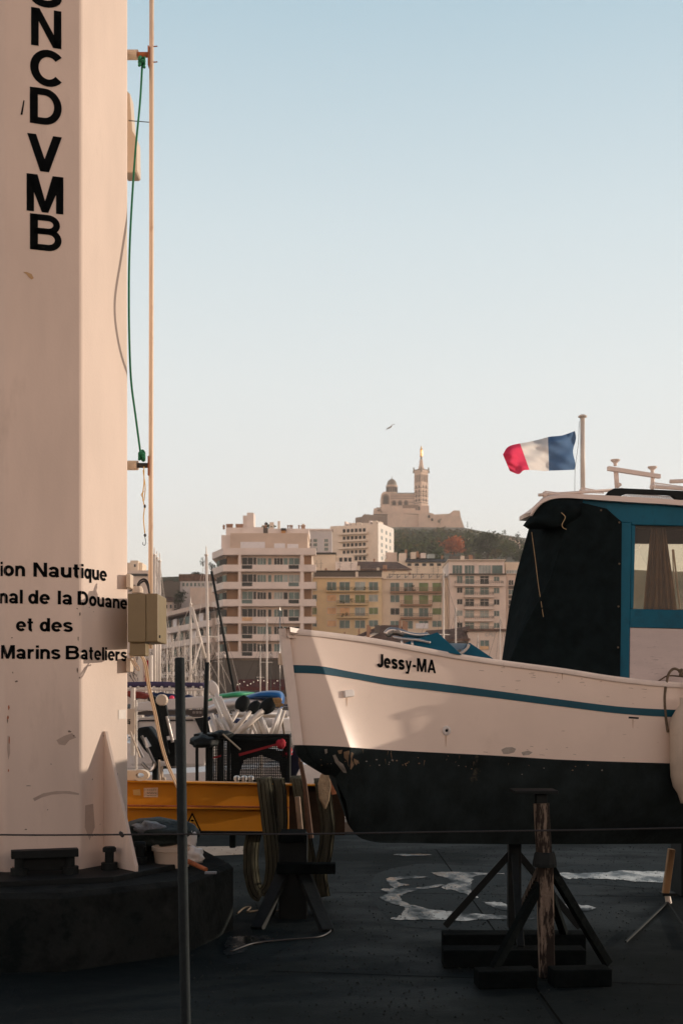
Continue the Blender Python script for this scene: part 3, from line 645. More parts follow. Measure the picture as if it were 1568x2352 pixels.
# gunwale rail
def rail(mir):
    g = MB(); pr = []
    for s in svals:
        p = section(s, SHEER); t = axn if not mir else -axn
        if mir: p = mirror(p); 
        u = Vector((0,0,1)); o_ = -t
        pr.append([p+o_*.012+u*-.028, p+o_*.016+u*-.006, p+o_*.008+u*.006, p-o_*.05+u*.008, p-o_*.055-u*.02])
    g.grid(pr); return g
for mm in (False, True):
    o = rail(mm).build('gunwale', m_gun, boat); smooth_by_angle(o, 50)
# deck
g = MB(); dk = []
for s in svals:
    p = section(s, SHEER); p = p+axn*.03-Vector((0,0,.05)); q = mirror(section(s, SHEER))-axn*.03-Vector((0,0,.05)); dk.append([p, (p+q)/2+Vector((0,0,.03)), q])
g.grid(dk); g.build('deck', m_gun, boat)
# stem post
g = MB(); pts = [at(650+33*t-3, 1445+266*t, D0-.012) for t in (0,.25,.5,.75,1)]
pr = []
for p in pts: pr.append([p+axn*.03+ax*.03, p-ax*.016+axn*.012, p-ax*.016-axn*.012, p-axn*.03+ax*.03])
g.grid(pr); o = g.build('stem', m_gun, boat); smooth_by_angle(o, 60)
g = MB(); g.pbox(641,655,1506+74,1506+75,D0,.01) if False else None
g2 = MB(); pr = []
for p in [at(683,1711.5,D0-.012), at(688,1732,D0+.0), at(703,1750,D0+.03), at(728,1766,D0+.08), at(752,1780,D0+.14)]: pr.append([p+axn*.03+ax*.03, p-ax*.016+axn*.012, p-ax*.016-axn*.012, p-axn*.03+ax*.03])
g2.grid(pr); g2.build('forefoot', m_anti, boat)
g.box(at(646,1592-78,D0+.03), (.035,.03,.07)); g.build('bow_block', m_cream, boat, bevel=.004)
for y in (1620,1722-60):
    pass
# name on the bow
vs, fs = text_flat('Jessy-MA', .026, 1.0); xs = [v[0] for v in vs]; mn, mx_ = min(xs), max(xs)
g = MB(); vv = []
for v in vs:
    u = (v[0]-mn)/(mx_-mn); x = 865+u*135; yb = 1531.5+u*15.2; h = 30.5
    vv.append(hit(x+0*v[1], yb-v[1]/cap_h()*h, .003))
g.add(vv, fs); g.build('lettering', m_ltr, boat, fix=False)
# fittings on the topsides
def fit(name, poly, th, m_, bev=.004):
    P = [hit(x, y, .0) for x, y in poly]; n = (P[1]-P[0]).cross(P[2]-P[0]).normalized(); n = n if n.y < 0 else -n
    g = MB(); g.prism([p-n*.004 for p in P], n*th); return g.build(name, m_, boat, bevel=bev)
fit('vent_block', [(787,1587),(806,1584),(810,1590),(810,1600),(788,1603)], .022, m_white)
p = hit(1024.5,1678,0); q = hit(1034,1679,0); n = (q-p).cross(Vector((0,0,1))).normalized(); n = n if n.y < 0 else -n
g = MB(); g.lathe(p, [(px(11,7.4),-.002),(px(11,7.4),.006),(px(9,7.4),.01),(px(5,7.4),.010),(px(4.5,7.4),.001),(.0,.001)], 18, axis=n); o = g.build('skin_fitting', m_white, boat); smooth_by_angle(o, 40)
g = MB(); g.lathe(p+n*.0015, [(px(3.5,7.4),0),(px(3.5,7.4),.002)], 14, axis=n); g.build('drain_hole', m_blk, boat)
fit('scupper', [(1442,1645.5),(1466,1647),(1466,1652),(1442,1650.5)], .004, m_blk, .001)
m_scuff = mat('scuff', (.40,.35,.30), .7, .15, 30)
for poly in ([(1150,1722),(1160,1717),(1175,1716),(1184,1720),(1180,1728),(1166,1732),(1155,1732)],[(1196,1728),(1212,1724),(1222,1728),(1214,1734),(1200,1735)]):
    P = [hit(x,y,.0015) for x,y in poly]
    if all(P): g = MB(); g.add(P, [list(range(len(P)))]); g.build('scuff_mark', m_scuff, boat, fix=False)
m_sm1 = mat('hull_smudge', (.66,.53,.44), .5, .08, 20); m_sm2 = mat('hull_scratch', (.33,.25,.20), .6, .2, 30); m_sm3 = mat('rust_run', (.60,.42,.29), .6, .1, 20)
def mark(poly, m_, nm):
    P = [hit(x, y, .0012) for x, y in poly]
    if all(P): q = MB(); q.add(P, [list(range(len(P)))]); q.build(nm, m_, boat, fix=False)
for k_ in range(26):
    x = rng.uniform(1150,1510); y = interp(SHEER, x)+rng.uniform(8,150); w = rng.uniform(4,18); h = rng.uniform(1.5,5)
    if interp(ST, x)-3 < y < interp(SB, x)+3: continue
    mark([(x+math.cos(q*.9)*w*rng.uniform(.5,1)*.5, y+math.sin(q*.9)*h*rng.uniform(.5,1)*.5) for q in range(7)], m_sm1, 'smudge_mark')
for k_ in range(22):
    x = rng.uniform(1080,1520); y = interp(SHEER, x)+rng.uniform(5,30) if k_ < 14 else interp(WL, x)-rng.uniform(4,30); w = rng.uniform(3,12); mark([(x,y),(x+w,y+w*.08),(x+w,y+w*.08+.9),(x,y+.7)], m_sm2, 'scratch_mark')
for x, y, h in ((1023,1690,26),(1452,1652,22),(796,1603,20),(1290,1546,16)): mark([(x-1.6,y),(x+1.6,y),(x+.5,y+h),(x-.4,y+h*.9)], m_sm3, 'rust_run')
# cleat and bow gear
d = 7.4
g = MB(); g.tube(bez([at(902,1463,d),at(925,1467,d),at(960,1470,d),at(988,1476,d)],5), [.007]*3+[.01]*10+[.007]*3 if False else .0085, 8)
for x, y in ((922,1468),(946,1471)): g.tube([at(x,y,d), at(x+1,y+17,d)], [.006,.011], 8)
g.build('mooring_cleat', m_steel, boat, smooth=True)
g = MB(); d = 7.55
g.tube(bez([at(886,1460,d),at(895,1451,d),at(910,1450,d),at(930,1456,d),at(958,1461,d+.02),at(985,1459,d+.05)],6), [.006]+[.03]*8+[.026]*10+[.022]*11+[.008], 8, flat=.7)
g.tube(bez([at(905,1449,d-.02),at(917,1447,d-.02),at(921,1455,d-.02)],4), .006, 6); o = g.build('anchor_roller', m_steel, boat, smooth=True)
# blue hatch lids leaning on the deck
def slab(name, poly, dd, th, m_, tilt=0.):
    P = [at(x, y, dd+tilt*(1500-y)/100) for x, y in poly]; g = MB(); g.prism(P, (0, th, 0)); return g.build(name, m_, boat, bevel=.004)
slab('hatch_lid', [(925,1478),(1004,1452),(1060,1504),(960,1492)], 7.42, .35, m_blue, .05)
slab('hatch_lid', [(1062,1508),(1078,1476),(1134,1514)], 7.62, .35, m_blue, .05)
m_bcloth = mat('pale_blue_board', (.26,.36,.42), .6, .1, 10)
slab('hatch_board', [(1028,1477),(1072,1478),(1066,1490),(1042,1495)], 7.75, .03, m_bcloth, .2)
g = MB(); g.tube(bez([at(1049,1503,7.55),at(1060,1499,7.55),at(1072,1489,7.55),at(1076,1480,7.55)],5), .009, 7); g.build('hatch_strap', m_alu, boat, smooth=True)
# ------------------------------------------------------------------ wheelhouse
CAZ = 15.0; cn = Vector((math.sin(R(CAZ)), -math.cos(R(CAZ)), 0)); ct = Vector((math.cos(R(CAZ)), math.sin(R(CAZ)), 0))
pc = at(1440, 1500, 0.); sc_ = (1440-712)/90+1
PC = at(1440, 1500, depth(sc_)+.07)
def cp(x, y, off=0.): return on_plane(x, y, PC+cn*off, cn)
CWID = .86                                           # width of the wheelhouse
back = -cn
def cprism(name, poly, th, m_, off=0., bev=.004, par=None):
    P = [cp(x, y, off) for x, y in poly]; g = MB(); g.prism(P, back*th); return g.build(name, m_, par or boat, bevel=bev)
cprism('corner_post', [(1424,1200),(1449,1200),(1444,1575),(1422,1572)], .05, m_blue)
cprism('head_beam', [(1330,1145),(1760,1180),(1760,1212),(1449.5,1205),(1449.5,1199.7),(1427,1199.7),(1391,1170),(1335,1160)], .05, m_blue, -.002)
cprism('window_frame', [(1449.2,1205.5),(1458.5,1207),(1454,1398),(1447,1398)], .045, m_blue, -.004)
cprism('window_sill', [(1446.5,1398.5),(1760,1405),(1760,1448),(1445.5,1441)], .05, m_blue, .003)
cprism('side_panel', [(1446,1441.5),(1760,1449),(1760,1590),(1444.5,1578)], .03, m_panel, -.006)
cprism('corner_post', [(1640,1214),(1672,1215),(1670,1402),(1638,1401)], .05, m_blue, -.001)
cprism('window_pane', [(1456,1204),(1640,1212),(1640,1402),(1452,1398)], .004, None or mat('window_glass', (.9,.9,.88), .05, 0, 1), -.03, 0)
gm = MATS['window_glass'].node_tree; pgl = gm.nodes['Principled BSDF']; trn = gm.nodes.new('ShaderNodeBsdfTransparent'); mxs = gm.nodes.new('ShaderNodeMixShader'); mxs.inputs[0].default_value = .05
trn.inputs[0].default_value = (.93,.90,.84,1); gm.links.new(trn.outputs[0], mxs.inputs[1]); gm.links.new(pgl.outputs[0], mxs.inputs[2]); gm.links.new(mxs.outputs[0], gm.nodes['Material Output'].inputs[0])
# far wall with its own dusty windows
m_cabin = mat('cabin_inside', (.045,.03,.02), .7, .2, 6)
def fwall(poly, name, m_, th=.03):
    P = [on_plane(x, y, PC+back*CWID, cn) for x, y in poly]; g = MB(); g.prism(P, back*th); return g.build(name, m_, boat)
fwall([(1330,1156),(1604,1172),(1604,1249),(1330,1247)], 'far_wall', m_cabin)
fwall([(1300,1398),(1604,1400),(1604,1560),(1300,1545)], 'far_wall', m_cabin)
fwall([(1350,1247),(1449,1247.5),(1449,1398),(1350,1398)], 'far_wall', m_cabin)
fwall([(1518,1250),(1532,1250),(1536,1398),(1518,1398)], 'far_wall', m_cabin)
dust = bpy.data.materials.new('dusty_glass'); dust.use_nodes = True; t = dust.node_tree; N = t.nodes; L = t.links
N.remove(N['Principled BSDF']); tl = N.new('ShaderNodeBsdfTranslucent'); tl.inputs[0].default_value = (1.,.90,.70,1); tp = N.new('ShaderNodeBsdfTransparent'); tp.inputs[0].default_value = (.93,.86,.74,1)
ms = N.new('ShaderNodeMixShader'); no = N.new('ShaderNodeTexNoise'); no.inputs['Scale'].default_value = 4; no.inputs['Detail'].default_value = 8; tc = N.new('ShaderNodeTexCoord'); L.new(tc.outputs['Object'], no.inputs[0])
mr = N.new('ShaderNodeMapRange'); mr.inputs[1].default_value = .3; mr.inputs[2].default_value = .7; mr.inputs[3].default_value = .92; mr.inputs[4].default_value = .66; L.new(no.outputs['Fac'], mr.inputs[0]); L.new(mr.outputs[0], ms.inputs[0])
L.new(tl.outputs[0], ms.inputs[1]); L.new(tp.outputs[0], ms.inputs[2]); L.new(ms.outputs[0], N['Material Output'].inputs[0])
P = [on_plane(x, y, PC+back*(CWID+.012), cn) for x, y in [(1449,1247),(1604,1249),(1604,1400),(1449,1398)]]; g = MB(); g.add(P, [(0,1,2,3)]); g.build('far_window', dust, boat, fix=False)
ap = [cp(1752,1182,-.052), cp(1752,1590,-.052)]; g = MB(); g.prism([ap[0], ap[1], ap[1]+back*(CWID-.06), ap[0]+back*(CWID-.06)], ct*.03); g.build('aft_wall', m_panel, boat)
fwall([(1586,1249.3),(1604,1249.3),(1604,1399.7),(1586,1399.7)], 'far_wall', m_cabin)
# curtain hanging inside
g = MB(); rows = []
for j in range(14):
    v = j/13; y = 1212+190*v; xl = 1494-18*v**.9; xr = 1527+27*v
    rows.append([cp(xl+(xr-xl)*i/26, y, -.16+.028*math.sin(i*1.35+v*1.5)*(.5+.5*v)+.012*math.sin(i*.6+2)) for i in range(27)])
g.grid(rows); cu = g.build('curtain', m_cloth, boat, smooth=True, fix=False)
g = MB(); g.tube([cp(1545,1262,-.3), cp(1560,1398,-.3)], .006, 6); g.tube([cp(1543,1262,-.3), cp(1549,1398,-.3)], .004, 6); g.build('curtain_cord', m_cream, boat)
# inside floor / ceiling lining
P = [cp(1330,1168,-.06), cp(1760,1185,-.06)]; g = MB(); g.add([P[0], P[1], P[1]+back*(CWID-.06), P[0]+back*(CWID-.06)], [(0,1,2,3)]); g.build('ceiling', m_cabin, boat, fix=False)
# canvas: side sheet + front sheet + hood
sidep = [(1318,1150),(1392,1168),(1427,1199),(1425,1420),(1423,1562),(1300,1548),(1165,1528),(1205,1440),(1262,1330)]
P = [cp(x, y, .012) for x, y in sidep]; g = MB(); g.prism(P, back*.012); g.build('canvas_side', m_canvas, boat)
fn = Vector((-math.cos(R(52)), -math.sin(R(52)), 0))            # front sheet leans towards the bow
g = MB(); A = [(1318,1150),(1262,1330),(1205,1440),(1165,1530)]; B_ = [(1214,1212),(1187,1310),(1168,1400),(1152,1516)]
def seg(L_, t):
    q = t*(len(L_)-1); i = min(int(q), len(L_)-2); f = q-i; return (L_[i][0]+(L_[i+1][0]-L_[i][0])*f, L_[i][1]+(L_[i+1][1]-L_[i][1])*f)
rows = []
for j in range(13):
    t = j/12; a = seg(A, t); b = seg(B_, t); p0 = cp(a[0], a[1], .013); dB = p0.y+.42
    row = []
    for i in range(9):
        u = i/8; x = a[0]+(b[0]-a[0])*u; y = a[1]+(b[1]-a[1])*u; row.append(at(x, y, p0.y+(dB-p0.y)*u+.012*math.sin(u*9+t*4)))
    rows.append(row)
g.grid(rows); rr = [[r[-1], r[-1]+Vector((.35,.55,0))] for r in rows]; g.grid(rr); g.build('canvas_front', m_canvas, boat, smooth=False, fix=False)
# hood: bulging rolled canvas under the roof edge
g = MB(); hp = [(1338,1147),(1300,1144.5),(1268,1147.5),(1243,1158),(1227,1172),(1214,1189),(1200,1207)]; lo = [(1332,1185),(1300,1205),(1275,1212),(1250,1214),(1236,1216),(1222,1216),(1212,1215)]
rows = []
for (xa, ya), (xb, yb) in zip(bez([(a,b,0) for a,b in hp],4), bez([(a,b,0) for a,b in lo],4)) if False else [((p[0],p[1]),(q[0],q[1])) for p,q in zip(bez([(a,b,0) for a,b in hp],4), bez([(a,b,0) for a,b in lo],4))]:
    row = []
    k = (1338-xa)/138; dd = cp(xa,ya).y-.03+.03*k
    for i in range(8):
        u = i/7; row.append(at(xa+(xb-xa)*u, ya+(yb-ya)*u, dd-.07*math.sin(u*math.pi)*(1-.3*k)+.03*math.sin(u*7+k*9)*k))
    row.append(at(xb+6, yb, dd+.3)); rows.append(row)
g.grid(rows); g.build('canvas_hood', m_canvas, boat, smooth=True, fix=False)
# snaps
for (x, y) in [(1380,1172),(1422,1200),(1422,1295),(1420,1393),(1419,1487)]:
    g = MB(); g.lathe(cp(x-1,y,.012), [(.007,0),(.006,.004),(.002,.006)], 10, axis=cn); g.build('snap_stud', m_rope, boat)
dC = cp(1240,1330,.03).y
g = MB(); g.tube(bez([cp(1321,1153,.03),cp(1312,1180,.03),cp(1290,1260,.03),cp(1262,1345,.03),cp(1236,1420,.03)],6), .0025, 5); g.build('canvas_seam', m_canvas, boat)
g = MB(); g.tube(bez([at(1220,1222,dC+.12),at(1229,1290,dC+.09),at(1235,1340,dC+.05),at(1242,1385,dC+.02),at(1247,1417,dC)],6), .0022, 6); g.tube(bez([at(1288,1177,dC-.06),at(1297,1188,dC-.06),at(1290,1204,dC-.06),at(1292,1212,dC-.06),at(1300,1216,dC-.06)],6), .0022, 6); g.build('canvas_cord', mat('tan_cord', (.40,.28,.14), .8, .2, 40), boat, smooth=True)
# roof
top = [(1770,1168),(1568,1149),(1450,1141),(1335,1135),(1290,1135.5),(1258,1141),(1238,1152),(1224,1167),(1216,1183)]
botm = [(1770,1181),(1568,1161),(1450,1153.5),(1335,1145.5),(1296,1143.5),(1266,1146.5),(1242,1157),(1227,1171),(1216.5,1184)]
tt = bez([(a,b,0) for a,b in top],4); bb_ = bez([(a,b,0) for a,b in botm],4)
rows = []
for p, q in zip(tt, bb_):
    a = cp(p.x, p.y, .035); b = cp(q.x, q.y, .04); k_ = min(1, max(0, (p.x-1205)/130)); w = back*(CWID+.14)*(.12+.88*k_**.6)+ct*.30*(1-k_)
    rows.append([b, a, a+w*.08+Vector((0,0,.012)), a+w*.3+Vector((0,0,.03)), a+w*.5+Vector((0,0,.035)), a+w*.7+Vector((0,0,.03)), a+w, b+w])
g = MB(); g.grid(rows, close=True); roof = g.build('roof', m_roof, boat); smooth_by_angle(roof, 35)
# roof rails: pipes on saddles, mesh strips
def rpt(x, y, o=-.08): return cp(x, y, o)
g = MB(); g.tube([rpt(1236,1137), rpt(1330,1131), rpt(1428,1124)], .0105, 10); g.build('roof_rail', m_roof, roof, smooth=True)
g = MB(); g.tube([rpt(1495,1118,-.15), rpt(1650,1128,-.15)], .0125, 10); g.build('roof_rail', m_roof, roof, smooth=True)
g = MB(); g.tube([rpt(1538,1106,-.3), rpt(1660,1102,-.3)], .0145, 10); g.tube([rpt(1600,1104,-.3), rpt(1600,1150,-.3)], .012, 8); g.build('roof_rail', m_roof, roof, smooth=True)
for x, y in ((1250,1136),(1334,1130),(1497,1118)):
    g = MB(); g.lathe(rpt(x,y), [(.016,-.012),(.019,-.008),(.019,.008),(.016,.012)], 12, axis=ct); g.build('rail_clip', m_roof, roof)
def net(poly, off):
    (x0,y0),(x1,y1),(x2,y2),(x3,y3) = poly; g = MB(); n = 16
    for i in range(n+1):
        for sgn in (0,1):
            u0 = i/n; u1 = min(1,max(0,u0+(.2 if sgn else -.2)))
            a = rpt(x0+(x1-x0)*u0, y0+(y1-y0)*u0, off); b = rpt(x3+(x2-x3)*u1, y3+(y2-y3)*u1, off); g.tube([a,b], .0016, 4)
    g.tube([rpt(x0,y0,off), rpt(x1,y1,off)], .003, 5); return g
net([(1250,1128),(1292,1133),(1292,1138),(1250,1136)], -.1).build('net_strip', m_roof, roof)
net([(1334,1120),(1385,1129),(1385,1134),(1334,1132)], -.1).build('net_strip', m_roof, roof)
net([(1430,1133),(1560,1142),(1560,1148),(1430,1140)], -.05).build('net_strip', m_roof, roof)
net([(1497,1108),(1568,1118),(1568,1124),(1497,1120)], -.16).build('net_strip', m_roof, roof)
g = MB()
hb = [(1390,1139),(1400,1127),(1412,1121),(1430,1121),(1568,1127),(1700,1136),(1700,1150),(1552,1147),(1542,1138),(1530,1136.5),(1440,1133.5),(1428,1138),(1422,1142)]
P = [cp(x, y, .03) for x, y in hb]; g.prism(P, back*.03); g.build('grab_rail', m_blk, roof, bevel=.006)
# raised bracket
d_ = -.35
g = MB(); g.tube([rpt(1416,1120,d_), rpt(1413,1078,d_)], .0165, 10); g.tube([rpt(1416,1118,d_), rpt(1424,1112,d_)], .012, 8); g.tube([rpt(1497,1118,d_), rpt(1498,1088,d_)], .0145, 10); g.build('bracket_post', m_roof, roof, smooth=True)
g = MB(); P = [rpt(1397,1070,d_+.03), rpt(1517,1089,d_+.03), rpt(1517,1098.5,d_+.03), rpt(1397,1080,d_+.03)]; g.prism(P, back*.03); g.build('bracket_bar', m_roof, roof, bevel=.003)
for x, y in ((1412,1070),(1497,1086)):
    g = MB(); g.lathe(rpt(x,y,d_), [(.012,0),(.014,.02),(.032,.035),(.034,.042)], 12); g.build('funnel_cap', m_roof, roof)
# flagpole and flag
fp = rpt(1337,1130,-.42); dF = fp.y
pole = thing('flagpole', 'white flagpole with a mushroom cap standing on the boat roof', 'flagpole', fp)
g = MB(); g.tube([at(1338,1132,dF), at(1337,958,dF)], px(5,dF), 12); g.build('staff', m_alu, pole, smooth=True)
g = MB(); g.lathe(at(1337,957,dF), [(.012,-.01),(.03,-.004),(.031,.004),(.018,.012),(.006,.014)], 16); g.build('cap', m_alu, pole, smooth=True)
g = MB(); g.tube(bez([at(1329,968,dF-.02),at(1327,1020,dF-.03),at(1320,1075,dF-.03),at(1319,1130,dF)],6), .0014, 5); g.tube([at(1331,960,dF),at(1332,1132,dF)], .0011, 5); g.build('halyard', m_blkc, pole)
FLW = at(1154,1040,dF)
fl = thing('flag', 'french tricolour of blue white and red flying from the boat flagpole', 'flag', at(1318,1080,dF-.03))
m_fb = mat('flag_blue', (.13,.22,.37), .8, .08, 6, transl=.62); m_fw = mat('flag_white', (.90,.84,.78), .8, .04, 6, transl=.62); m_fr = mat('flag_red', (.95,.085,.17), .8, .08, 6, transl=.62)
topc = [(1319,990),(1290,1000),(1262,1003),(1235,1010),(1208,1016),(1180,1021),(1164,1028),(1154,1044)]; lowc = [(1317,1079),(1292,1080),(1263,1081),(1250,1082),(1228,1080),(1203,1080),(1190,1089),(1170,1082)]
tp_ = bez([(a,b,0) for a,b in topc],6); lw_ = bez([(a,b,0) for a,b in lowc],6)
def fpt(i, u):
    p, q = tp_[i], lw_[i]; k = i/(len(tp_)-1); y = p.y+(q.y-p.y)*u; x = p.x+(q.x-p.x)*u+ (0 if k > .02 else 3*math.sin(u*9))
    if k > .8: x += -math.sin(u*math.pi)*6*(k-.8)/.2*-0
    dd = dF-.03+.33*k+.045*math.sin(k*9+u*1.5)+.016*math.sin(k*13-u*8)+.008*math.sin(u*17+k*26)
    if u < .14: dd -= .06*(.14-u)/.14*(1 if k > .05 else 0)
    return at(x, y, dd)
n = len(tp_)
for nm, m_, i0, i1 in (('blue_panel', m_fb, 0, 13), ('white_panel', m_fw, 13, 27), ('red_panel', m_fr, 27, n-1)):
    g = MB(); g.grid([[fpt(i, j/20) for j in range(21)] for i in range(i0, i1+1)]); g.build(nm, m_, fl, smooth=True, fix=False)
# fender and its rope, wooden bit
fdp = hit(1500, 1700).y
fd = depth(1+(1572-712)/90)-.10; fen = thing('fender', 'dirty white cylindrical fender hanging on the hull at the right edge', 'fender', at(1571,1845,fd))
cz = at(1571,1845,fd); sx = px(1,fd)
g = MB(); g.lathe(cz, [(9*sx,0),(12*sx,10*sx),(16*sx,22*sx),(26*sx,38*sx),(31.5*sx,62*sx),(33*sx,100*sx),(33.5*sx,150*sx),(33*sx,180*sx),(29*sx,198*sx),(20*sx,214*sx),(12*sx,226*sx),(11*sx,242*sx)], 24); g.build('body', m_fender, fen, smooth=True)
g = MB(); fr = fd+.06
g.tube(bez([at(1574,1605,fr),at(1571,1560,fr),at(1563,1544,fr),at(1548,1536,fr),at(1536,1545,fr),at(1530,1566,fr),at(1525,1600,fr),at(1527,1640,fr),at(1531,1670,fr),at(1533,1682,fr)],6), px(3.2,fd), 7)
g.tube(bez([at(1506,1568,fr+.08),at(1518,1560,fr+.04),at(1535,1552,fr),at(1575,1555,fr)],5), px(1.8,fd), 6)
g.tube(bez([at(1558,1545,fr-.01),at(1564,1538,fr-.01),at(1570,1548,fr-.01),at(1561,1550,fr-.02),at(1566,1540,fr-.02)],5), px(3.2,fd), 7)
tag(g.build('fender_rope', m_rope, smooth=True), 'grey rope knotted round the gunwale bit holding the fender', 'rope')
g = MB(); d_ = fd+.32; g.pbox(1562,1584,1494,1575,d_,.05); g.build('rope_bit', m_wood, boat, bevel=.004)
# ------------------------------------------------------------------ stands and props under the boat
def beam(g, a, b, w, h=None, mi=0):
    a = Vector(a); b = Vector(b); t = (b-a).normalized(); s_ = t.cross(Vector((0,0,1))); s_ = s_.normalized() if s_.length > .05 else Vector((1,0,0)); u = s_.cross(t)
    h = h or w; P = [a+s_*w/2+u*h/2, a-s_*w/2+u*h/2, a-s_*w/2-u*h/2, a+s_*w/2-u*h/2]; g.prism(P, b-a, mi); return g
st = thing('boat_stand', 'black steel tripod boat stand on thick timber sleepers under the hull', 'boat stand', gpt(1180,2165))
b0 = gpt(1180,2165); dS = b0.y
g = MB(); top_ = at(1180,1915,dS-.02); beam(g, Vector((b0.x,dS,.1)), top_, .085); g.build('post', m_blk, st, bevel=.005)
for (x, y) in ((1022,2160),(1330,2164),(1195,2215)):
    e = gpt(x, y); e.z = .1; g = MB(); beam(g, at(1180,1950,dS), e, .045); g.build('leg', m_blk, st, bevel=.003)
for y, w in ((2162,1),(2200,1)):
    a = gpt(1015,y+18); b = gpt(1340,y+18); a.z = b.z = .055; g = MB(); beam(g, a, b, .16, .11); g.build('sleeper', m_dwood, st, bevel=.008)
pr_ = thing('boat_prop', 'weathered wooden prop post braced by timber struts beneath the boat', 'boat prop', gpt(1252,2245))
b0 = gpt(1252,2245); dP = b0.y
g = MB(); beam(g, Vector((b0.x+.006,dP,.0)), at(1250,1975,dP+.01), .088, .08); g.build('post', m_wood, pr_, bevel=.006)
g = MB(); g.tube([at(1250,1990,dP), at(1242,1845,dP+.02)], .0515*.9, 14); g.build('threaded_post', m_wood, pr_, smooth=False)
g = MB(); g.pbox(1180,1282,1816,1824,dP-.05,.2); g.pbox(1232,1256,1824,1846,dP-.0,.08); g.build('head_plate', m_blk, pr_, bevel=.004)
g = MB(); g.lathe(at(1250,1982,dP), [(.07,-.02),(.072,.0),(.06,.06),(.055,.065)], 14); g.build('collar', m_blk, pr_)
for (x, y, x0, y0) in ((1190,2110,1245,1990),(1395,2225,1262,1992),(1300,2170,1262,2050),(1120,2262,1240,2030)):
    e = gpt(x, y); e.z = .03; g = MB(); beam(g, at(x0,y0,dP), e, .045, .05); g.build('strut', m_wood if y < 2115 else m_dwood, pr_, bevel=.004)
for (x, y) in ((1160,2265),(1330,2262)):
    e = gpt(x, y); e.z = .05; g = MB(); g.box(e, (.34,.14,.1), Matrix.Rotation(.1,3,'Z')); g.build('foot_block', m_dwood, pr_, bevel=.008)
p4 = gpt(1535,2075); rp = thing('boat_prop', 'slim pale wooden prop with a dark screw foot at the right edge', 'boat prop', p4)
g = MB(); beam(g, at(1527,2052,p4.y), at(1541,1950,p4.y), .05); g.build('post', mat('fresh_wood', (.36,.21,.10), .8, .2, 12, stretch=(8,8,.6)), rp, bevel=.004)
g = MB(); g.tube([at(1531,2055,p4.y), Vector((p4.x,p4.y,0))], .024, 10); g.build('screw', m_alu, rp)
g = MB(); g.pbox(1520,1552,2052,2058,p4.y-.03,.1)
g.build('collar', m_blk, rp)
for (x, y) in ((1436,2170),(1600,2180)):
    e = gpt(x, y); e.z = .02; g = MB(); beam(g, at(1532,2072,p4.y), e, .012); g.build('leg', m_blk, rp)
g = MB(); q = gpt(1560,2060); g.bb((q.x+.0,q.y-.05,0),(q.x+.3,q.y+.3,.9)); o = g.build('keel_trolley', m_blk, bevel=.02)
tag(o, 'black trolley block carrying the boat at the right edge', 'trolley')
# ------------------------------------------------------------------ yellow lifting beam on trestles
BZ = 23.0; bt = Vector((math.cos(R(BZ)), math.sin(R(BZ)), 0)); bn = Vector((bt.y, -bt.x, 0)); BP = at(293, 1793, 9.3)
def bpt(x, y, off=0.): return on_plane(x, y, BP+bn*off, bn)
lb = thing('lifting_beam', 'orange yellow steel lifting beam of two stacked girders with rusty flanges behind the column', 'beam', bpt(520,1915))
def tsl(x, yl, yr): return yl+(yr-yl)*(x-293)/(640-293)
XA, XB = 200, 664
def bbar(name, ylt, yrt, ylb, yrb, off, th, m_, bev=.003):
    P = [bpt(XA,tsl(XA,ylt,yrt),off), bpt(XB,tsl(XB,ylt,yrt),off), bpt(XB,tsl(XB,ylb,yrb),off), bpt(XA,tsl(XA,ylb,yrb),off)]
    g = MB(); g.prism(P, -bn*th); return g.build(name, m_, lb, bevel=bev)
bbar('flange', 1793,1800,1797,1804, .06, .16, m_yel); bbar('web', 1797.2,1804.2,1849,1853, .0, .04, m_yel)
bbar('flange', 1849.2,1853.2,1852.8,1856.6, .05, .14, m_rustr); bbar('flange', 1853,1856.8,1857,1861, .062, .16, m_yel)
bbar('web', 1857.2,1861.2,1908,1911, .0, .04, m_yel); bbar('flange', 1908.2,1911.2,1914,1917, .06, .16, m_blk)
XA, XB = 664.4, 792; m_dkb = mat('girder_in_shade', (.035,.017,.008), .8, .3, 6, spec=.1)  # right end of the beam: its shade is painted in as dark brown
bbar('shaded_end', 1793,1800,1797,1804, .05, .14, m_yel); bbar('shaded_end', 1797.3,1804.3,1914,1917, -.01, .05, m_dkb)
def bplate(name, poly, off, th, m_, par=None, bev=0):
    P = [bpt(x,y,off) for x,y in poly]; g = MB(); g.prism(P, -bn*th); return g.build(name, m_, par or lb, bevel=bev)
m_brass = mat('brass_plate', (.72,.50,.34), .45, .2, 40)
rpn = bplate('rating_plate', [(331,1810),(363,1809),(363,1831),(331,1831)], .008, .007, m_brass); bplate('sticker', [(306,1814),(322,1813),(324,1827),(307,1826)], .006, .005, mat('yellowed_label', (.70,.42,.14), .6, .1, 10))
m_ink = mat('plate_ink', (.12,.06,.035), .8, .1)
for r_ in range(6):
    y = 1814+r_*2.6; x = 338
    while x < 358:
        w = rng.uniform(2, 6); bplate('engraved_line', [(x,y),(min(x+w,359),y),(min(x+w,359),y+1.1),(x,y+1.1)], .0092, .0008, m_ink, rpn) if r_ in (0,2,3,5) else None; x += w+1.6
m_sy = mat('sign_yellow', (.75,.38,.03), .5, .05)
tri = bplate('warning_sign', [(442,1866),(463,1909),(421,1909)], .010, .006, m_ltr); bplate('sign_face', [(442,1873),(457.5,1905.5),(426.5,1905.5)], .0115, .0012, m_sy, tri)
def sgn(poly, off=.013, m_=None, nm='pictogram'): return bplate(nm, poly, off, .001, m_ or m_ltr, tri)
circ = lambda cx, cy, r, n=20, a0=0: [(cx+r*math.cos(2*math.pi*k/n+a0), cy+r*math.sin(2*math.pi*k/n+a0)) for k in range(n)]
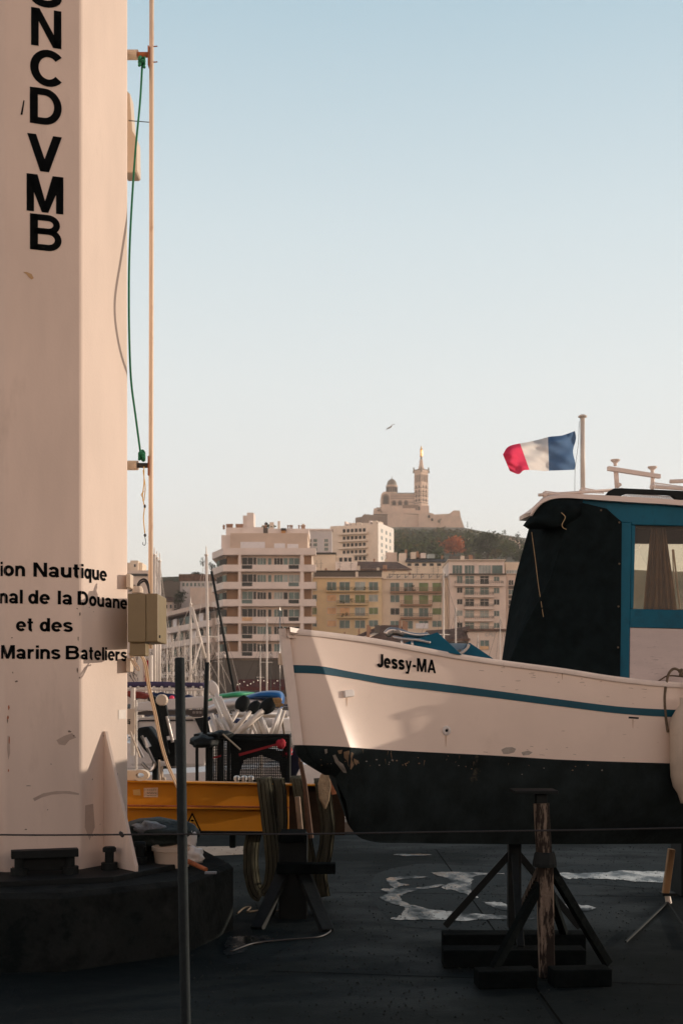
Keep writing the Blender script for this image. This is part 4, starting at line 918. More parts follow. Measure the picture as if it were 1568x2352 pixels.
g = MB(); R1 = [bpt(x,y,.0128) for x,y in circ(442,1897.5,8.2)]; R2 = [bpt(x,y,.0128) for x,y in circ(442,1897.5,6.8)]; g.grid([R1,R2], close=True); g.build('prohibition_ring', m_red_s, tri, fix=False)
sgn([(436.3,1893),(437.4,1892),(447.8,1902.2),(446.8,1903.2)], .0131, m_red_s, 'prohibition_bar')
sgn(circ(442,1892.6,1.4,10)); sgn([(440.6,1894.4),(443.6,1894.4),(443.4,1898.6),(440.6,1898.6)]); sgn([(440.8,1898.6),(442,1898.6),(440,1903.4),(438.8,1903.2)]); sgn([(442.2,1898.6),(443.4,1898.6),(445.4,1903),(444.2,1903.4)]); sgn([(438,1897.4),(440.8,1894.6),(441.2,1895.4),(438.6,1898)]); sgn([(443,1894.6),(446.2,1897),(445.6,1897.8),(442.8,1895.4)])
sgn([(437.5,1885.5),(440,1882.4),(444.4,1882.6),(446.5,1885),(444,1887.2),(440,1887)])
# bolts on the flange, white pad eye
for x in (544,561,576):
    g = MB(); p = bpt(x,1795,.03); g.lathe(p, [(.018,0),(.018,.012),(.026,.014),(.026,.034),(.018,.045),(.008,.047)], 12); g.build('bolt_head', m_steel, lb); smooth_by_angle(KIDS(lb)[-1], 30)
sh = thing('pad_eye', 'white painted lifting eye lying on top of the yellow beam', 'lifting eye', at(322,1793,9.26)); dd = 9.26
g = MB(); 
ringo = [(322+19*math.cos(a), 1781+13*math.sin(a)) for a in [2*math.pi*k/22 for k in range(22)]]; ringi = [(322+9*math.cos(a), 1781+5.5*math.sin(a)) for a in [2*math.pi*k/22 for k in range(22)]]
A = [at(x,y,dd) for x,y in ringo]; B_ = [at(x,y,dd) for x,y in ringi]; b = Vector((0,.1,0)); g.grid([A, B_, [p+b for p in B_], [p+b for p in A]], close=True); g.grid([[p+b for p in A], A], close=True)
g.build('ring', m_cream, sh, bevel=.006)
g = MB(); g.pbox(262,311,1769,1794.5,dd+.01,.08); g.build('shank', m_cream, sh, bevel=.008)
# straps hung over the beam
m_stitch = mat('dark_stitching', (.012,.013,.010), .95, .2, spec=.05)
def strap(pts_px, w, name, label, m_=m_strap, offs=None, ang=0.):
    """ribbon through image points at beam offset"""
    C = [bpt(x, y, o) for x, y, o in pts_px]; C = bez(C, 7); g = MB(); L_ = []; R_ = []
    for i, p in enumerate(C):
        t = (C[min(i+1,len(C)-1)]-C[max(i-1,0)]).normalized(); side = Vector((math.cos(ang), math.sin(ang), .06)); side = (side-t*side.dot(t)).normalized()
        L_.append(p-side*w/2+bn*.004*math.sin(i*.8)); R_.append(p+side*w/2-bn*.004*math.sin(i*.8))
    mid = [(a+b)/2+bn*.004 for a, b in zip(L_, R_)]
    g.grid([L_, mid, R_]); o = g.build(name, m_, smooth=True, solid=.005, fix=False)
    h = MB()
    for f_ in (-.32,-.05,.22,.42):
        A_ = [(a+b)/2+(b-a)*f_+bn*.0065 for a, b in zip(L_, R_)]; B2 = [(a+b)/2+(b-a)*(f_+.05)+bn*.0065 for a, b in zip(L_, R_)]; h.grid([A_, B2])
    h.build('stitch_line', m_stitch, o, fix=False)
    return tag(o, label, 'strap', 'webbing straps over the lifting beam')
G_ = 'webbing straps over the lifting beam'
strap([(600,1850,-.16),(604,1800,-.13),(606,1788,-.04),(606,1788,.05),(609,1810,.09),(616,1870,.09),(623,1930,.09),(627,1985,.09),(622,2030,.08),(604,2056,.06),(587,2044,.03),(577,2000,.0),(577,1950,-.04),(583,1915,-.08),(588,1880,-.12),(590,1840,-.14)], .125, 'lifting_strap', 'long olive strap over the beam ending in a hanging loop, leftmost of the straps', ang=.25)
strap([(632,1850,-.16),(634,1800,-.13),(636,1790,-.04),(636,1790,.05),(641,1815,.08),(644,1870,.09),(643,1925,.09),(648,1985,.09),(665,2010,.09),(690,2012,.08)], .115, 'lifting_strap', 'broad olive strap hanging straight beside the hanging loop')
strap([(680,1850,-.16),(680,1790,-.13),(681,1785,.05),(687,1815,.12),(697,1870,.14),(702,1925,.13),(712,1985,.12),(700,2010,.12)], .10, 'lifting_strap', 'pale striped strap draped beside the rusty steel stanchion')
strap([(738,1850,-.16),(738,1797,-.13),(738,1790,.06),(744,1830,.12),(752,1890,.16),(748,1950,.16),(735,2010,.14),(742,2060,.12)], .12, 'lifting_strap', 'dark strap under the bow of the boat behind the tan pad')
tn = mat('tan_pad', (.40,.28,.17), .85, .2, 20, bump=.4)
P = [bpt(x,y,.2) for x,y in [(735,1835),(732,1800),(738,1780),(747,1772),(757,1780),(761,1805),(757,1838),(748,1860)]]; g = MB(); g.prism(P, -bn*.03); tag(g.build('strap_pad', tn, bevel=.008), 'tan rounded strap pad standing up in front of the bow straps', 'pad')
P = [bpt(x,y,.14) for x,y in [(756,1790),(770,1800),(773,1824),(762,1826),(757,1815)]]; g = MB(); g.prism(P, -bn*.03); tag(g.build('strap_pad', mat('orange_pad', (.45,.16,.07), .85, .3, 30), bevel=.006), 'small frayed orange pad beside the tan strap pad', 'pad')
sp = thing('steel_stanchion', 'rusty upright stanchion between the straps under the bow', 'stanchion', bpt(702,1925,.2))
g = MB(); g.tube([bpt(690,1750,.2), bpt(700,1800,.2), bpt(712,1925,.2)], [.018,.018,.03], 8); g.build('bar', mat('dark_rust', (.10,.05,.028), .85, .4, 12), sp)
g = MB(); a = bpt(683,1830,.24); b = bpt(692,1925,.24); g.tube([a,b], .022, 8); g.build('tube', mat('tan_tube', (.30,.20,.13), .7, .3, 8), sp)
g = MB(); g.tube(bez([bpt(690,1752,.2),bpt(688,1744,.2),bpt(694,1738,.2),bpt(703,1742,.2),bpt(700,1750,.2)],5), .010, 6); g.build('hook', MATS['dark_rust'], sp)
# trestle below the beam
tb = gpt(672,2128); tr = thing('steel_trestle', 'black splay legged steel trestle carrying the yellow beam', 'trestle', tb); dT = tb.y
g = MB(); g.pbox(640,705,1917,2128,dT+.3,.2); g.build('column', m_blk, tr, bevel=.01)
for (x0,y0,x1,y1,do) in ((655,1995,590,2135,0),(690,1995,752,2140,0),(650,1990,615,2110,.7),(695,1990,735,2105,.7)):
    e = gpt(x1,y1+ (0 if not do else -8)); g = MB(); beam(g, at(x0,y0,dT+.35), e, .09, .05); g.build('leg', m_blk, tr, bevel=.004)
g = MB(); g.pbox(635,770,1985,2008,dT+.2,.12); g.pbox(640,700,1917.5,1935,dT+.25,.4); g.build('cross_bar', m_dwood, tr, bevel=.006)
tb2 = gpt(240,2080); t2 = copy_tree(tr); t2.location = Vector((bpt(250,1915).x, bpt(250,1915).y-.3, 0)); tag(t2, 'black steel trestle hidden behind the white column under the beam end')
g = MB(); q = gpt(530,1960); g.pbox(527,541,1918,1948,q.y,.12); o = g.build('timber_block', m_dwood, bevel=.01); tag(o, 'short dark timber block below the yellow beam on the pale paving', 'timber')
# rope/hose on the ground
g = MB(); g.tube(bez([gpt(545,2098,.01),gpt(560,2086,.02),gpt(575,2084,.02),gpt(568,2094,.01),gpt(600,2091,.01),gpt(650,2093,.01)],6), .008, 6); tag(g.build('ground_rope', m_rope, smooth=True), 'short pale rope end lying on the wet ground beside the trestle', 'rope')
g = MB(); g.tube(bez([gpt(530,2185,.012),gpt(585,2166,.012),gpt(660,2158,.012),gpt(730,2152,.012),gpt(757,2140,.012),gpt(758,2132,.012)],6), .006, 6); tag(g.build('ground_hose', m_blkc, smooth=True), 'thin dark hose trailing from the plinth across the wet ground', 'hose')
# ------------------------------------------------------------------ marina just beyond the quay
WZ = -1.1
def loft_hull(g, c, L_, B_, H_, hd, sheer=.12, mi=0):
    u = Vector((math.cos(hd), math.sin(hd), 0)); w = Vector((-u.y, u.x, 0)); rows = []
    for i in range(13):
        t = i/12; b = B_/2*(min(1, (1-t)**.75*1.9) if t > .35 else .82+.5*t); b = max(b, .02)
        z1 = H_+sheer*H_*max(0,(t-.3))*2; x = (t-.45)*L_; P = []
        for s_ in (-1, 1):
            seq = [(1,z1),(1.0,z1-.1),(.93,z1*.45),(.55,-.12)]
            seq = seq if s_ < 0 else seq[::-1]
            for f, z in seq: P.append(Vector(c)+u*(x+(z/H_)*.12*L_*t*t)+w*(s_*b*f)+Vector((0,0,z)))
        rows.append(P)
    o = len(g.v); g.grid(rows, mi, close=True); g.f.append([o+i for i in range(8)]); g.mi.append(mi); return g
# motor boat moored broadside
D1 = 17.5
mb_ = thing('motor_boat', 'white motor boat with a dark side band moored broadside behind the yellow beam', 'boat', (at(400,HY,D1).x, D1+.9, WZ))
g = MB(); loft_hull(g, (at(395,HY,D1).x, D1+.9, WZ), 5.2, 1.9, 1.05, math.pi, .2); g.build('hull', m_white, mb_); smooth_by_angle(KIDS(mb_)[0], 30)
g = MB(); P = [at(x,y,D1) for x,y in [(300,1650),(470,1650),(484,1720),(470,1760),(300,1760)]]; g.prism(P, (0,1.7,0)); g.build('cockpit_side', m_white, mb_, bevel=.04)
g = MB(); P = [at(x,y,D1-.03) for x,y in [(296,1630),(308,1616),(360,1608),(440,1601),(520,1594),(560,1592),(548,1612),(470,1626),(440,1628),(296,1634)]]; g.prism(P, (0,1.8,0)); g.build('wheelhouse_roof', m_white, mb_, bevel=.03)
g = MB(); P = [at(x,y,D1-.045) for x,y in [(308,1637),(330,1633),(470,1629),(472,1641),(462,1647),(442,1647),(432,1642),(308,1642)]]; g.prism(P, (0,.03,0)); g.build('side_band', mat('dark_band', (.045,.035,.03), .3, .1), mb_)
vs, fs = text_flat('695', .03); xs = [v[0] for v in vs]
g = MB(); g.add([at(442+(v[0]-min(xs))/(max(xs)-min(xs))*22, 1639-v[1]/cap_h()*5.5, D1-.05) for v in vs], fs); g.build('lettering', mat('badge_grey', (.35,.30,.27), .4, .05), mb_, fix=False)
g = MB(); P = [at(x,y,D1-.05) for x,y in [(447,1650),(476,1646),(484,1690),(466,1690)]]; g.prism(P, (0,.03,0)); g.build('cabin_window', m_blk, mb_)
for pts in ([(316,1700),(316,1660),(320,1655),(444,1654)],):
    g = MB(); g.tube([at(x,y,D1-.03) for x,y in pts], .012, 6); g.build('door_seal', m_blkc, mb_)
g = MB(); g.tube([at(300,1680,D1-.2),at(330,1740,D1-.2)], .02, 6); g.tube(bez([at(296,1690,D1-.1),at(308,1688,D1-.1),at(309,1664,D1-.1),at(298,1660,D1-.1)],5), .03, 7); g.build('grab_rail', m_steel, mb_)
# boat with purple boom cover and rails
D2 = 24.
sb = thing('covered_boat', 'boat under a long purple boom cover with a row of steel rails below it', 'boat', (at(390,HY,D2).x, D2+.5, WZ))
g = MB(); loft_hull(g, (at(390,HY,D2).x, D2+1.1, WZ), 6.5, 2.1, 1.15, 0, .2); g.build('hull', m_white, sb); smooth_by_angle(KIDS(sb)[0], 30)
g = MB(); g.tube(bez([at(270,1573,D2),at(340,1572,D2),at(400,1573,D2),at(470,1574,D2)],5), [.055]*5+[.06]*5+[.055]*6, 10); g.build('boom_cover', m_purple, sb, smooth=True)
g = MB(); g.tube([at(280,1583,D2-.1),at(480,1585,D2-.1)], .022, 8); g.tube([at(280,1596,D2+.4),at(480,1597,D2+.4)], .016, 6)
for x in (335,356,378,398,430,447,465): g.tube([at(x,1583,D2-.1),at(x,1608,D2-.1)], .018, 6)
g.tube([at(310,1583,D2-.3),at(308,1640,D2-.3)], .055, 8); g.tube([at(312,1604,D2-.3),at(345,1596,D2-.3)], .03, 6)
g.build('guard_rail', m_alu, sb)
for x in range(300,480,18):
    g = MB(); g.lathe(at(x,1578,D2-.08), [(.01,-.02),(.028,-.01),(.028,.012),(.01,.025)], 8); g.build('cover_hook', m_steel, sb)
P = [at(x,y,D2-.6) for x,y in [(292,1586),(320,1589),(346,1598),(330,1606),(300,1603),(290,1598)]]; g = MB(); g.prism(P, (0,.8,0)); g.build('red_cover', mat('rusty_red_cover', (.20,.03,.02), .85, .2, 6), sb, bevel=.03)
for x, y, r_, m_ in ((372,1603,.13,m_navy),(392,1605,.13,m_navy),(354,1600,.1,m_navy),(431,1604,.09,m_navy)):
    lump(at(x,y,D2-.2), (r_*1.3,r_,r_*.8), m_, 'deck_bag', None, None, int(x), par=sb)
lump(at(395,1603,D2-.5), (.05,.05,.05), mat('pink_float', (.85,.05,.12), .5, .05), 'float', None, None, 4, amp=.05, par=sb)
# marker board with number at the column edge
bo = thing('mooring_post', 'pale post with a white number board half hidden by the column', 'post', at(300,1790,16.))
g = MB(); g.pbox(286,310,1628,1687,16.,.04); g.build('board', m_cream, bo)
vs, fs = text_flat('15', .03); xs = [v[0] for v in vs]
g = MB(); g.add([at(291+(v[0]-min(xs))/(max(xs)-min(xs))*9, 1663-v[1]/cap_h()*11, 15.995) for v in vs], fs); g.build('lettering', m_ltr, bo, fix=False)
g = MB(); g.tube([at(313,1608,16.1),at(313,1770,16.1)], .018, 8); g.tube([at(306,1580,16.15),at(305,1735,16.15)], .032, 8); g.build('pole', m_alu, bo)
g = MB(); g.tube([at(300,1680,15.9),at(322,1740,15.9)], .015, 6); g.build('stay', m_cream, bo)
# black hydraulic arms of the yard davit
dv = thing('yard_davit', 'black hinged davit with two hydraulic arms standing behind the yellow beam', 'davit', (at(345,HY,12.).x, 12., 0)); d = 12.
g = MB(); beam(g, at(360,1613,d), at(384,1735,d), .06); g.build('arm', m_blk, dv, bevel=.01)
g = MB(); beam(g, at(374,1620,d-.05), at(388,1690,d-.05), .075); g.build('arm', m_blk, dv, bevel=.01)
g = MB(); g.tube([at(383,1645,d-.08),at(397,1705,d-.08)], .016, 8); g.build('piston', m_steel, dv)
g = MB(); g.lathe(at(372,1608,d-.1), [(.05,-.03),(.06,-.01),(.06,.03),(.05,.05)], 14, axis=(0,1,0)); g.build('pulley', m_cream, dv)
g = MB(); P = [at(x,y,d) for x,y in [(338,1608),(354,1598),(362,1606),(356,1616),(346,1612)]]; g.prism(P, (0,.1,0)); g.build('bracket', m_blk, dv)
g = MB(); P = [at(x,y,d+.1) for x,y in [(314,1672),(342,1668),(372,1712),(384,1735),(380,1750),(352,1744),(330,1722),(316,1700)]]; g.prism(P, (0,.3,0)); g.build('motor_cover', m_blk, dv, bevel=.03)
g = MB(); g.tube(bez([at(326,1690,d),at(336,1712,d),at(350,1742,d),at(356,1756,d),at(345,1770,d),at(326,1752,d)],5), .016, 6); g.tube([at(334,1694,d-.05),at(342,1716,d-.05)], [.012,.03], 8); g.build('hose', m_steel, dv)
g = MB(); g.pbox(350,361,1740,1812,d+.05,.12); g.pbox(385,402,1700,1760,d+.05,.15); g.build('leg', m_blk, dv)
g = MB(); g.tube([at(366,1745,d-.02),at(369,1812,d-.02)], .012, 6); g.tube(bez([at(372,1760,d),at(374,1795,d),at(380,1800,d),at(378,1785,d)],4), .014, 6); g.build('pipe', m_cream, dv)
# dark pole
d = 11.5; o = MB().tube([at(476,1521,d), at(471,1688,d)], .022, 10).build('dark_pole', m_blk, smooth=True); tag(o, 'thin black pole rising from the work table between the masts', 'pole')
# black work table and mesh cage with paddle bundle
wt = thing('work_table', 'black steel work table with a folded tarpaulin beside the mesh cage', 'table', (at(455,HY,11.6).x, 11.6, 0)); d = 11.4
g = MB(); g.pbox(445,520,1686,1692,d,.6); g.build('top', m_blk, wt, bevel=.004)
for x in (449,472,481,508):
    g = MB(); g.pbox(x,x+(6 if x != 481 else 7),1692,1860,d+(.05 if x != 449 else .5),.05); g.build('leg', m_blk, wt)
lump(at(468,1704,d-.1), (.13,.2,.06), m_blk, 'tarpaulin', None, None, 21, amp=.3, par=wt)
lump(at(512,1688,d-.1), (.09,.15,.045), m_blk, 'tarpaulin', None, None, 24, amp=.35, par=wt)
g = MB(); beam(g, at(512,1686,d-.3), at(552,1722,d-.3), .03, .012); g.build('batten', mat('grey_batten', (.30,.26,.20), .7, .2, 20), wt)
cg = thing('mesh_cage', 'black wire mesh cage with red straps holding a bundle of white paddles', 'cage', (at(580,HY,12.3).x, 12.3, 0)); d = 12.
def mesh_panel(x0, x1, y0, y1, dd, st, r_):
    g = MB(); x = x0
    while x <= x1: g.tube([at(x+rng.uniform(-.4,.4),y0,dd),at(x,y1,dd)], r_, 4, cap=False); x += st
    y = y0
    while y <= y1: g.tube([at(x0,y,dd),at(x1,y+rng.uniform(-.4,.4),dd)], r_, 4, cap=False); y += st*.8
    return g
mesh_panel(524,664,1696,1796,d,4.4,.0062).build('mesh_panel', m_blk, cg); mesh_panel(482,524,1702,1796,d+.02,4.4,.0062).build('mesh_panel', m_blk, cg)
g = MB(); a = .9
for x in (482,505,525,664): g.tube([at(x,1690,d),at(x,1815,d)], .02, 6)
for y in (1690,1698,1796): g.tube([at(482,y,d),at(664,y,d)], .02, 6)
for x in (482,664): g.tube([at(x,1692,d), at(x,1692,d)+Vector((0,.8,0))], .02, 6)
g.build('frame', m_blk, cg)
g = MB(); P = [at(x,y,d+.03) for x,y in [(526,1693),(664,1696),(664,1712),(600,1716),(540,1730),(526,1732)]]; g.prism(P, (0,.01,0)); P = [at(x,y,d+.25) for x,y in [(530,1720),(600,1715),(664,1730),(664,1792),(648,1792),(640,1750),(600,1735),(560,1745),(545,1790),(530,1790)]]; g.prism(P, (0,.05,0)); g.build('cage_liner', m_blk, cg)
g = MB(); g.prism([at(x,y,d-.03) for x,y in [(548,1731),(640,1706),(640,1711),(550,1737)]], (0,.01,0)); g.prism([at(x,y,d-.03) for x,y in [(484,1740),(508,1734),(508,1738),(484,1744)]], (0,.01,0)); g.build('red_strap', m_red_s, cg)
lump(at(645,1709,d-.05), (.045,.04,.05), m_red, 'strap_knot', None, None, 31, amp=.4, par=cg)
m_navyp = mat('navy_tarp', (.006,.010,.035), .8, .2, 6)
g = MB(); P = [at(x,y,d+.1) for x,y in [(652,1790),(676,1712),(690,1712),(690,1760),(672,1800)]]; g.prism(P, (0,.2,0)); g.build('side_tarp', m_navyp, cg)
lump(at(658,1728,d+.05), (.05,.05,.06), m_red, 'red_net', None, None, 35, amp=.6, par=cg)
# paddle bundle
def paddle(x0,y0,x1,y1,dd,r_,m_,head=None,hm=None,label=None,nm='paddle'):
    t = thing(nm, label, nm.split('_')[-1], at(x0,y0,dd), group='poles and paddles standing in the mesh cage')
    g = MB(); g.tube([at(x0,y0,dd),at(x1,y1,dd+.1)], r_, 8); g.build('shaft', m_, t, smooth=True)
    if head:
        a = at(x1,y1,dd+.1); e = (at(x1,y1,dd+.1)-at(x0,y0,dd)).normalized()
        rows = []; w = e.cross(Vector((0,1,0))).normalized()
        for i in range(9):
            u = i/8; b = head[1]*math.sin(math.pi*(.12+.8*u))**.6; c = a+e*(head[0]*(u-.1)); 
            rows.append([c+w*b*math.cos(q)+Vector((0,1,0))*b*.45*math.sin(q) for q in [2*math.pi*k/12 for k in range(12)]])
        g = MB(); g.grid(rows, close=True); g.f.append(list(range(12))); g.mi.append(0); g.f.append(list(range(96,108))); g.mi.append(0); g.build('blade', hm, t, smooth=True)
    return t
d = 12.35
white_l = 'plain white pole standing in the crowded bundle above the mesh cage'
heads = [(508,1690,497,1588,'wrapped_pole','pole'),]
paddle(540,1685,496,1594,d,.026,m_wplas,(.17,.055),m_wplas,'white paddle wrapped in a pale plastic bag, tallest in the bundle')
paddle(545,1688,506,1600,d-.05,.014,m_wplas,None,None,'slim white pole leaning left beside the bag wrapped paddle')
paddle(527,1688,490,1602,d+.1,.018,m_wplas,None,None,'slim white pole leaning left behind the bag wrapped paddle')
paddle(512,1690,550,1628,d+.05,.02,m_alu,(.17,.075),m_blk,'paddle with a big round black blade, left of the three dark heads')
paddle(525,1690,576,1634,d-.1,.024,m_alu,(.15,.06),m_blk,'paddle with a small crooked black blade, middle of the three dark heads')
b_ = paddle(535,1695,604,1632,d-.15,.034,m_alu,(.19,.075),m_blk,'broom like paddle with black and straw head, right of the dark heads')
g = MB(); a = at(622,1612,d-.0); 
for k in range(40):
    q = rng.uniform(0,6.28); r_ = rng.uniform(0,.1); e = at(637,1610,d)-at(610,1622,d); e.normalize(); r_ *= .6; p = at(630,1613,d-.12)+Vector((0,r_*math.cos(q)*.5,0))+Vector((-e.z,0,e.x))*r_*math.sin(q); g.tube([p,p+e*rng.uniform(.05,.09)+Vector((0,0,-.02))], .008, 4)
g.build('bristles', m_straw, b_)
spots = [(500,1689,486,1640),(508,1685,494,1643),(516,1690,503,1640),(522,1690,498,1652),(530,1688,512,1650),(497,1691,484,1655),(521,1692,509,1646),(572,1690,585,1640),(600,1690,585,1655),(606,1690,592,1650),(612,1691,600,1648),(628,1690,644,1628),(634,1690,654,1632),(620,1690,640,1640),(570,1692,566,1668),(590,1690,577,1658),(596,1690,584,1647),(560,1690,578,1640),(618,1692,604,1655)]
for i, (a, b, c, e) in enumerate(spots):
    t = paddle(a,b,c,e,d+rng.uniform(-.2,.3),rng.uniform(.014,.022),m_wplas if i % 3 else m_alu,None,None,white_l,'pole')
for x in (582,593):
    pass
# kayaks / boards on a rack with covers
def board(pts_top, pts_low, dd, wid, m_, name, label, cat, par=None):
    A = bez([(x,y,0) for x,y in pts_top],5); B_ = bez([(x,y,0) for x,y in pts_low],5); rows = []
    for p, q in zip(A, B_):
        a = at(p.x,p.y,dd); b = at(q.x,q.y,dd); r_ = max((a-b).length/2, .004); c = (a+b)/2
        rows.append([c+(a-c)*math.cos(t)+Vector((0,wid*.5*min(1,r_/.05)*math.sin(t),0)) for t in [2*math.pi*k/14 for k in range(14)]])
    g = MB(); g.grid(rows, close=True); return tag(g.build(name, m_, par, smooth=True), label, cat)
d = 15.8
board([(560,1600),(590,1590),(620,1586),(645,1588),(653,1600),(651,1617)], [(560,1606),(590,1606),(620,1607),(640,1612),(644,1622),(645,1628)], d, .7, m_sup_b, 'kayak', 'blue kayak with drooping end stacked above the white boat', 'kayak')
board([(470,1612),(500,1596),(520,1592),(550,1588),(585,1590)], [(470,1614),(500,1606),(530,1603),(560,1600),(585,1593)], d+.5, .7, m_sup_g, 'kayak', 'green kayak lying behind the blue kayak', 'kayak')
board([(480,1622),(520,1606),(560,1603),(600,1605),(640,1612)], [(480,1640),(520,1632),(560,1626),(600,1622),(640,1616)], d+.1, .8, m_white, 'kayak', 'white kayak under the blue and green ones', 'kayak')
board([(474,1648),(500,1638),(520,1630)], [(474,1658),(500,1648),(520,1633)], d-.2, .5, m_navy, 'kayak_cover', 'navy cover end below the white kayak', 'cover')
rk = thing('kayak_rack', 'steel rack carrying the stacked kayaks behind the cage', 'rack', (at(560,HY,d).x, d, WZ))
for x in (500,600):
    g = MB(); g.tube([at(x,1632,d+.1), Vector((at(x,HY,d).x,d+.1,WZ))], .025, 8); g.tube([at(x,1641,d-.3),at(x,1641,d)+Vector((0,.6,0))], .02, 6); g.build('upright', m_alu, rk)
g = MB(); g.tube([at(480,1645,d+.1),at(660,1645,d+.1)], .022, 6); g.build('rail', m_alu, rk)
# dinghies and pontoon clutter to the right of the cage
for i, (x, y, dd, L_, m_, lb_) in enumerate([(655,1680,22,3.6,m_white,'small white dinghy half hidden behind the bow'),(640,1660,27,4.5,mat('grey_dinghy',(.16,.16,.16),.6,.15),'grey inflatable dinghy beyond the paddles'),(620,1640,34,5.5,m_white,'white day boat moored beyond the kayaks')]):
    g = MB(); loft_hull(g, (at(x,HY,dd).x, dd, WZ), L_, 1.7, .95+.1*i, .3+i, .2); o = g.build('dinghy', m_); smooth_by_angle(o, 30); tag(o, lb_, 'boat')
# tender lines at the bow
g = MB(); g.tube(bez([at(641,1622,14),at(650,1670,14),at(660,1740,14),at(667,1780,14)],5), .012, 5); tag(g.build('mooring_line', m_rope, smooth=True), 'slack tan mooring line hanging left of the boat stem', 'rope')
# ------------------------------------------------------------------ sailing boats
m_sail = mat('sail_cover', (.05,.05,.07), .85, .2, 5)
def sailboat(x, yt, d, hd, L_, label, w=None, boom=True, xt=None, cover=None, yb=None, m_=None):
    t = thing('sailing_boat', label, 'sailing boat', (at(x,HY,d).x, d, WZ), group='sailing boats moored in the harbour'); m_ = m_ or m_alu
    c = (at(x,HY,d).x, d, WZ); g = MB(); loft_hull(g, c, L_, L_*.3, .95, hd, .15); o = g.build('hull', m_white, t); smooth_by_angle(o, 30)
    u = Vector((math.cos(hd), math.sin(hd), 0)); v = Vector((-u.y,u.x,0)); C = Vector(c); g = MB(); q = [C+u*a*L_+v*b*L_*.3 for a,b in ((.18,.22),(.18,-.22),(-.25,-.28),(-.25,.28))]
    g.prism([p+Vector((0,0,.9)) for p in q], Vector((0,0,.42))); g.build('cabin', m_white, t, bevel=.06)
    top = at(xt if xt else x, yt, d); r_ = (w or 4.6)/2*d/F; g = MB(); g.tube([C+Vector((0,0,.9)), top], [r_*1.05, r_*.8], 10); mast = g.build('mast', m_, t, smooth=True)
    g = MB()
    for k in (.62,): 
        p = C+(top-C)*k; g.tube([p-v*.5*L_*.12, p, p+v*.5*L_*.12], r_*.35, 5)
    g.lathe(top, [(r_*1.3,0),(r_*1.3,.05),(r_*.4,.06),(r_*.3,.35)], 6); g.build('spreader', m_, mast)
    g = MB(); b = (.55 if x < 500 else .3)*d/F; bow = C+u*L_*.52+Vector((0,0,1.1)); stn = C-u*L_*.42+Vector((0,0,1.0))
    for e in (bow, stn, C+v*L_*.14+Vector((0,0,.95)), C-v*L_*.14+Vector((0,0,.95))): g.tube([top, e], b, 4, cap=False)
    g.build('rigging', m_alu if x < 500 else m_blkc, t)
    if boom:
        a = C+Vector((0,0,1.75)); e = a-u*L_*.36; g = MB(); g.tube([a, e], .045, 8); g.build('boom', m_, t); g = MB(); g.tube([a+Vector((0,0,.1)), a.lerp(e,.5)+Vector((0,0,.14)), e+Vector((0,0,.07))], [.13,.12,.07], 8); g.build('sail_cover', cover or m_sail, t, smooth=True)
    return t
sailboat(482,1276,46,2.2,7.5,'white sailing boat with the tall pale mast left of the grey apartment tower',7.4,xt=474,cover=m_navy)
sailboat(438,1388,60,.6,7,'sailing boat with the medium mast in front of the slanting side block',6.2,cover=m_sail)
sailboat(355,1276,52,1.9,8,'sailing boat whose mast stands left in the row of three beside the box',8.4,cover=m_navy)
sailboat(361,1283,55,1.7,8,'sailing boat whose mast stands in the middle of the row of three',7)
sailboat(367,1290,50,1.5,7.5,'sailing boat whose mast stands right in the row of three',7,cover=m_sail)
sailboat(502,1420,95,.9,8,'sailing boat with a thin pale mast before the corner of the apartment tower',3.2)
sailboat(598,1486,110,2.4,8,'sailing boat with the short mast before the middle of the tower',3.2)
sailboat(613,1426,100,2.0,8.5,'sailing boat with a grey mast before the right half of the tower',4.2)
sailboat(643,1402,125,2.6,9,'sailing boat with a thin dark mast just left of the bow',2.4,m_=m_steel)
sailboat(1018,1318,90,2.3,11,'tall masted white sailing boat before the beige apartment block',5.2)
sailboat(1046,1398,100,.9,9,'sailing boat with the shorter white mast right of the tall mast',4.4)
sailboat(1097,1462,120,1.2,7,'small sailing boat with a short mast above the blue hatches',3.2)
sailboat(1148,1420,105,2.1,8,'sailing boat with a mast beside the black canvas',2.6)
g = MB()
for (a,b,c_,e,d,r_,) in [(471,1512,441,1395,59,.09),(540,1600,486,1312,45,.05)]:
    g2 = MB(); g2.tube([at(a,b,d),at(c_,e,d)], r_, 6); o = g2.build('furled_sail', m_alu if r_ > .06 else m_blk, smooth=True); tag(o, 'pale furled sail slanting down from the medium mast' if r_ > .06 else 'black furled forestay slanting before the apartment tower', 'sail')
for (a,b,c_,e,d) in [(425,1590,462,1475,58)]:
    g2 = MB(); g2.tube([at(a,b,d),at(c_,e,d)], .05, 6); o = g2.build('spinnaker_pole', m_alu, smooth=True); tag(o, 'thin pale spar leaning across the furled sail', 'spar')
# red flag below the box
g = MB(); d = 30.; g.grid([[at(333+i*2.6,1516+j*6+1.2*math.sin(i+j*.7),d+.05*math.sin(i*1.3)) for j in range(10)] for i in range(6)]); ff = g.build('red_flag', m_red, smooth=True, fix=False); tag(ff, 'limp dark red flag hanging below the olive box', 'flag')
g = MB(); g.tube([at(346,1505,d),at(346,1640,d)], .06, 8); g.tube([at(325,1505,d),at(323,1700,d)], .075, 8); g.tube([at(321,1512,d),at(346,1511,d)], .035, 6); g.build('staff', m_alu, ff)
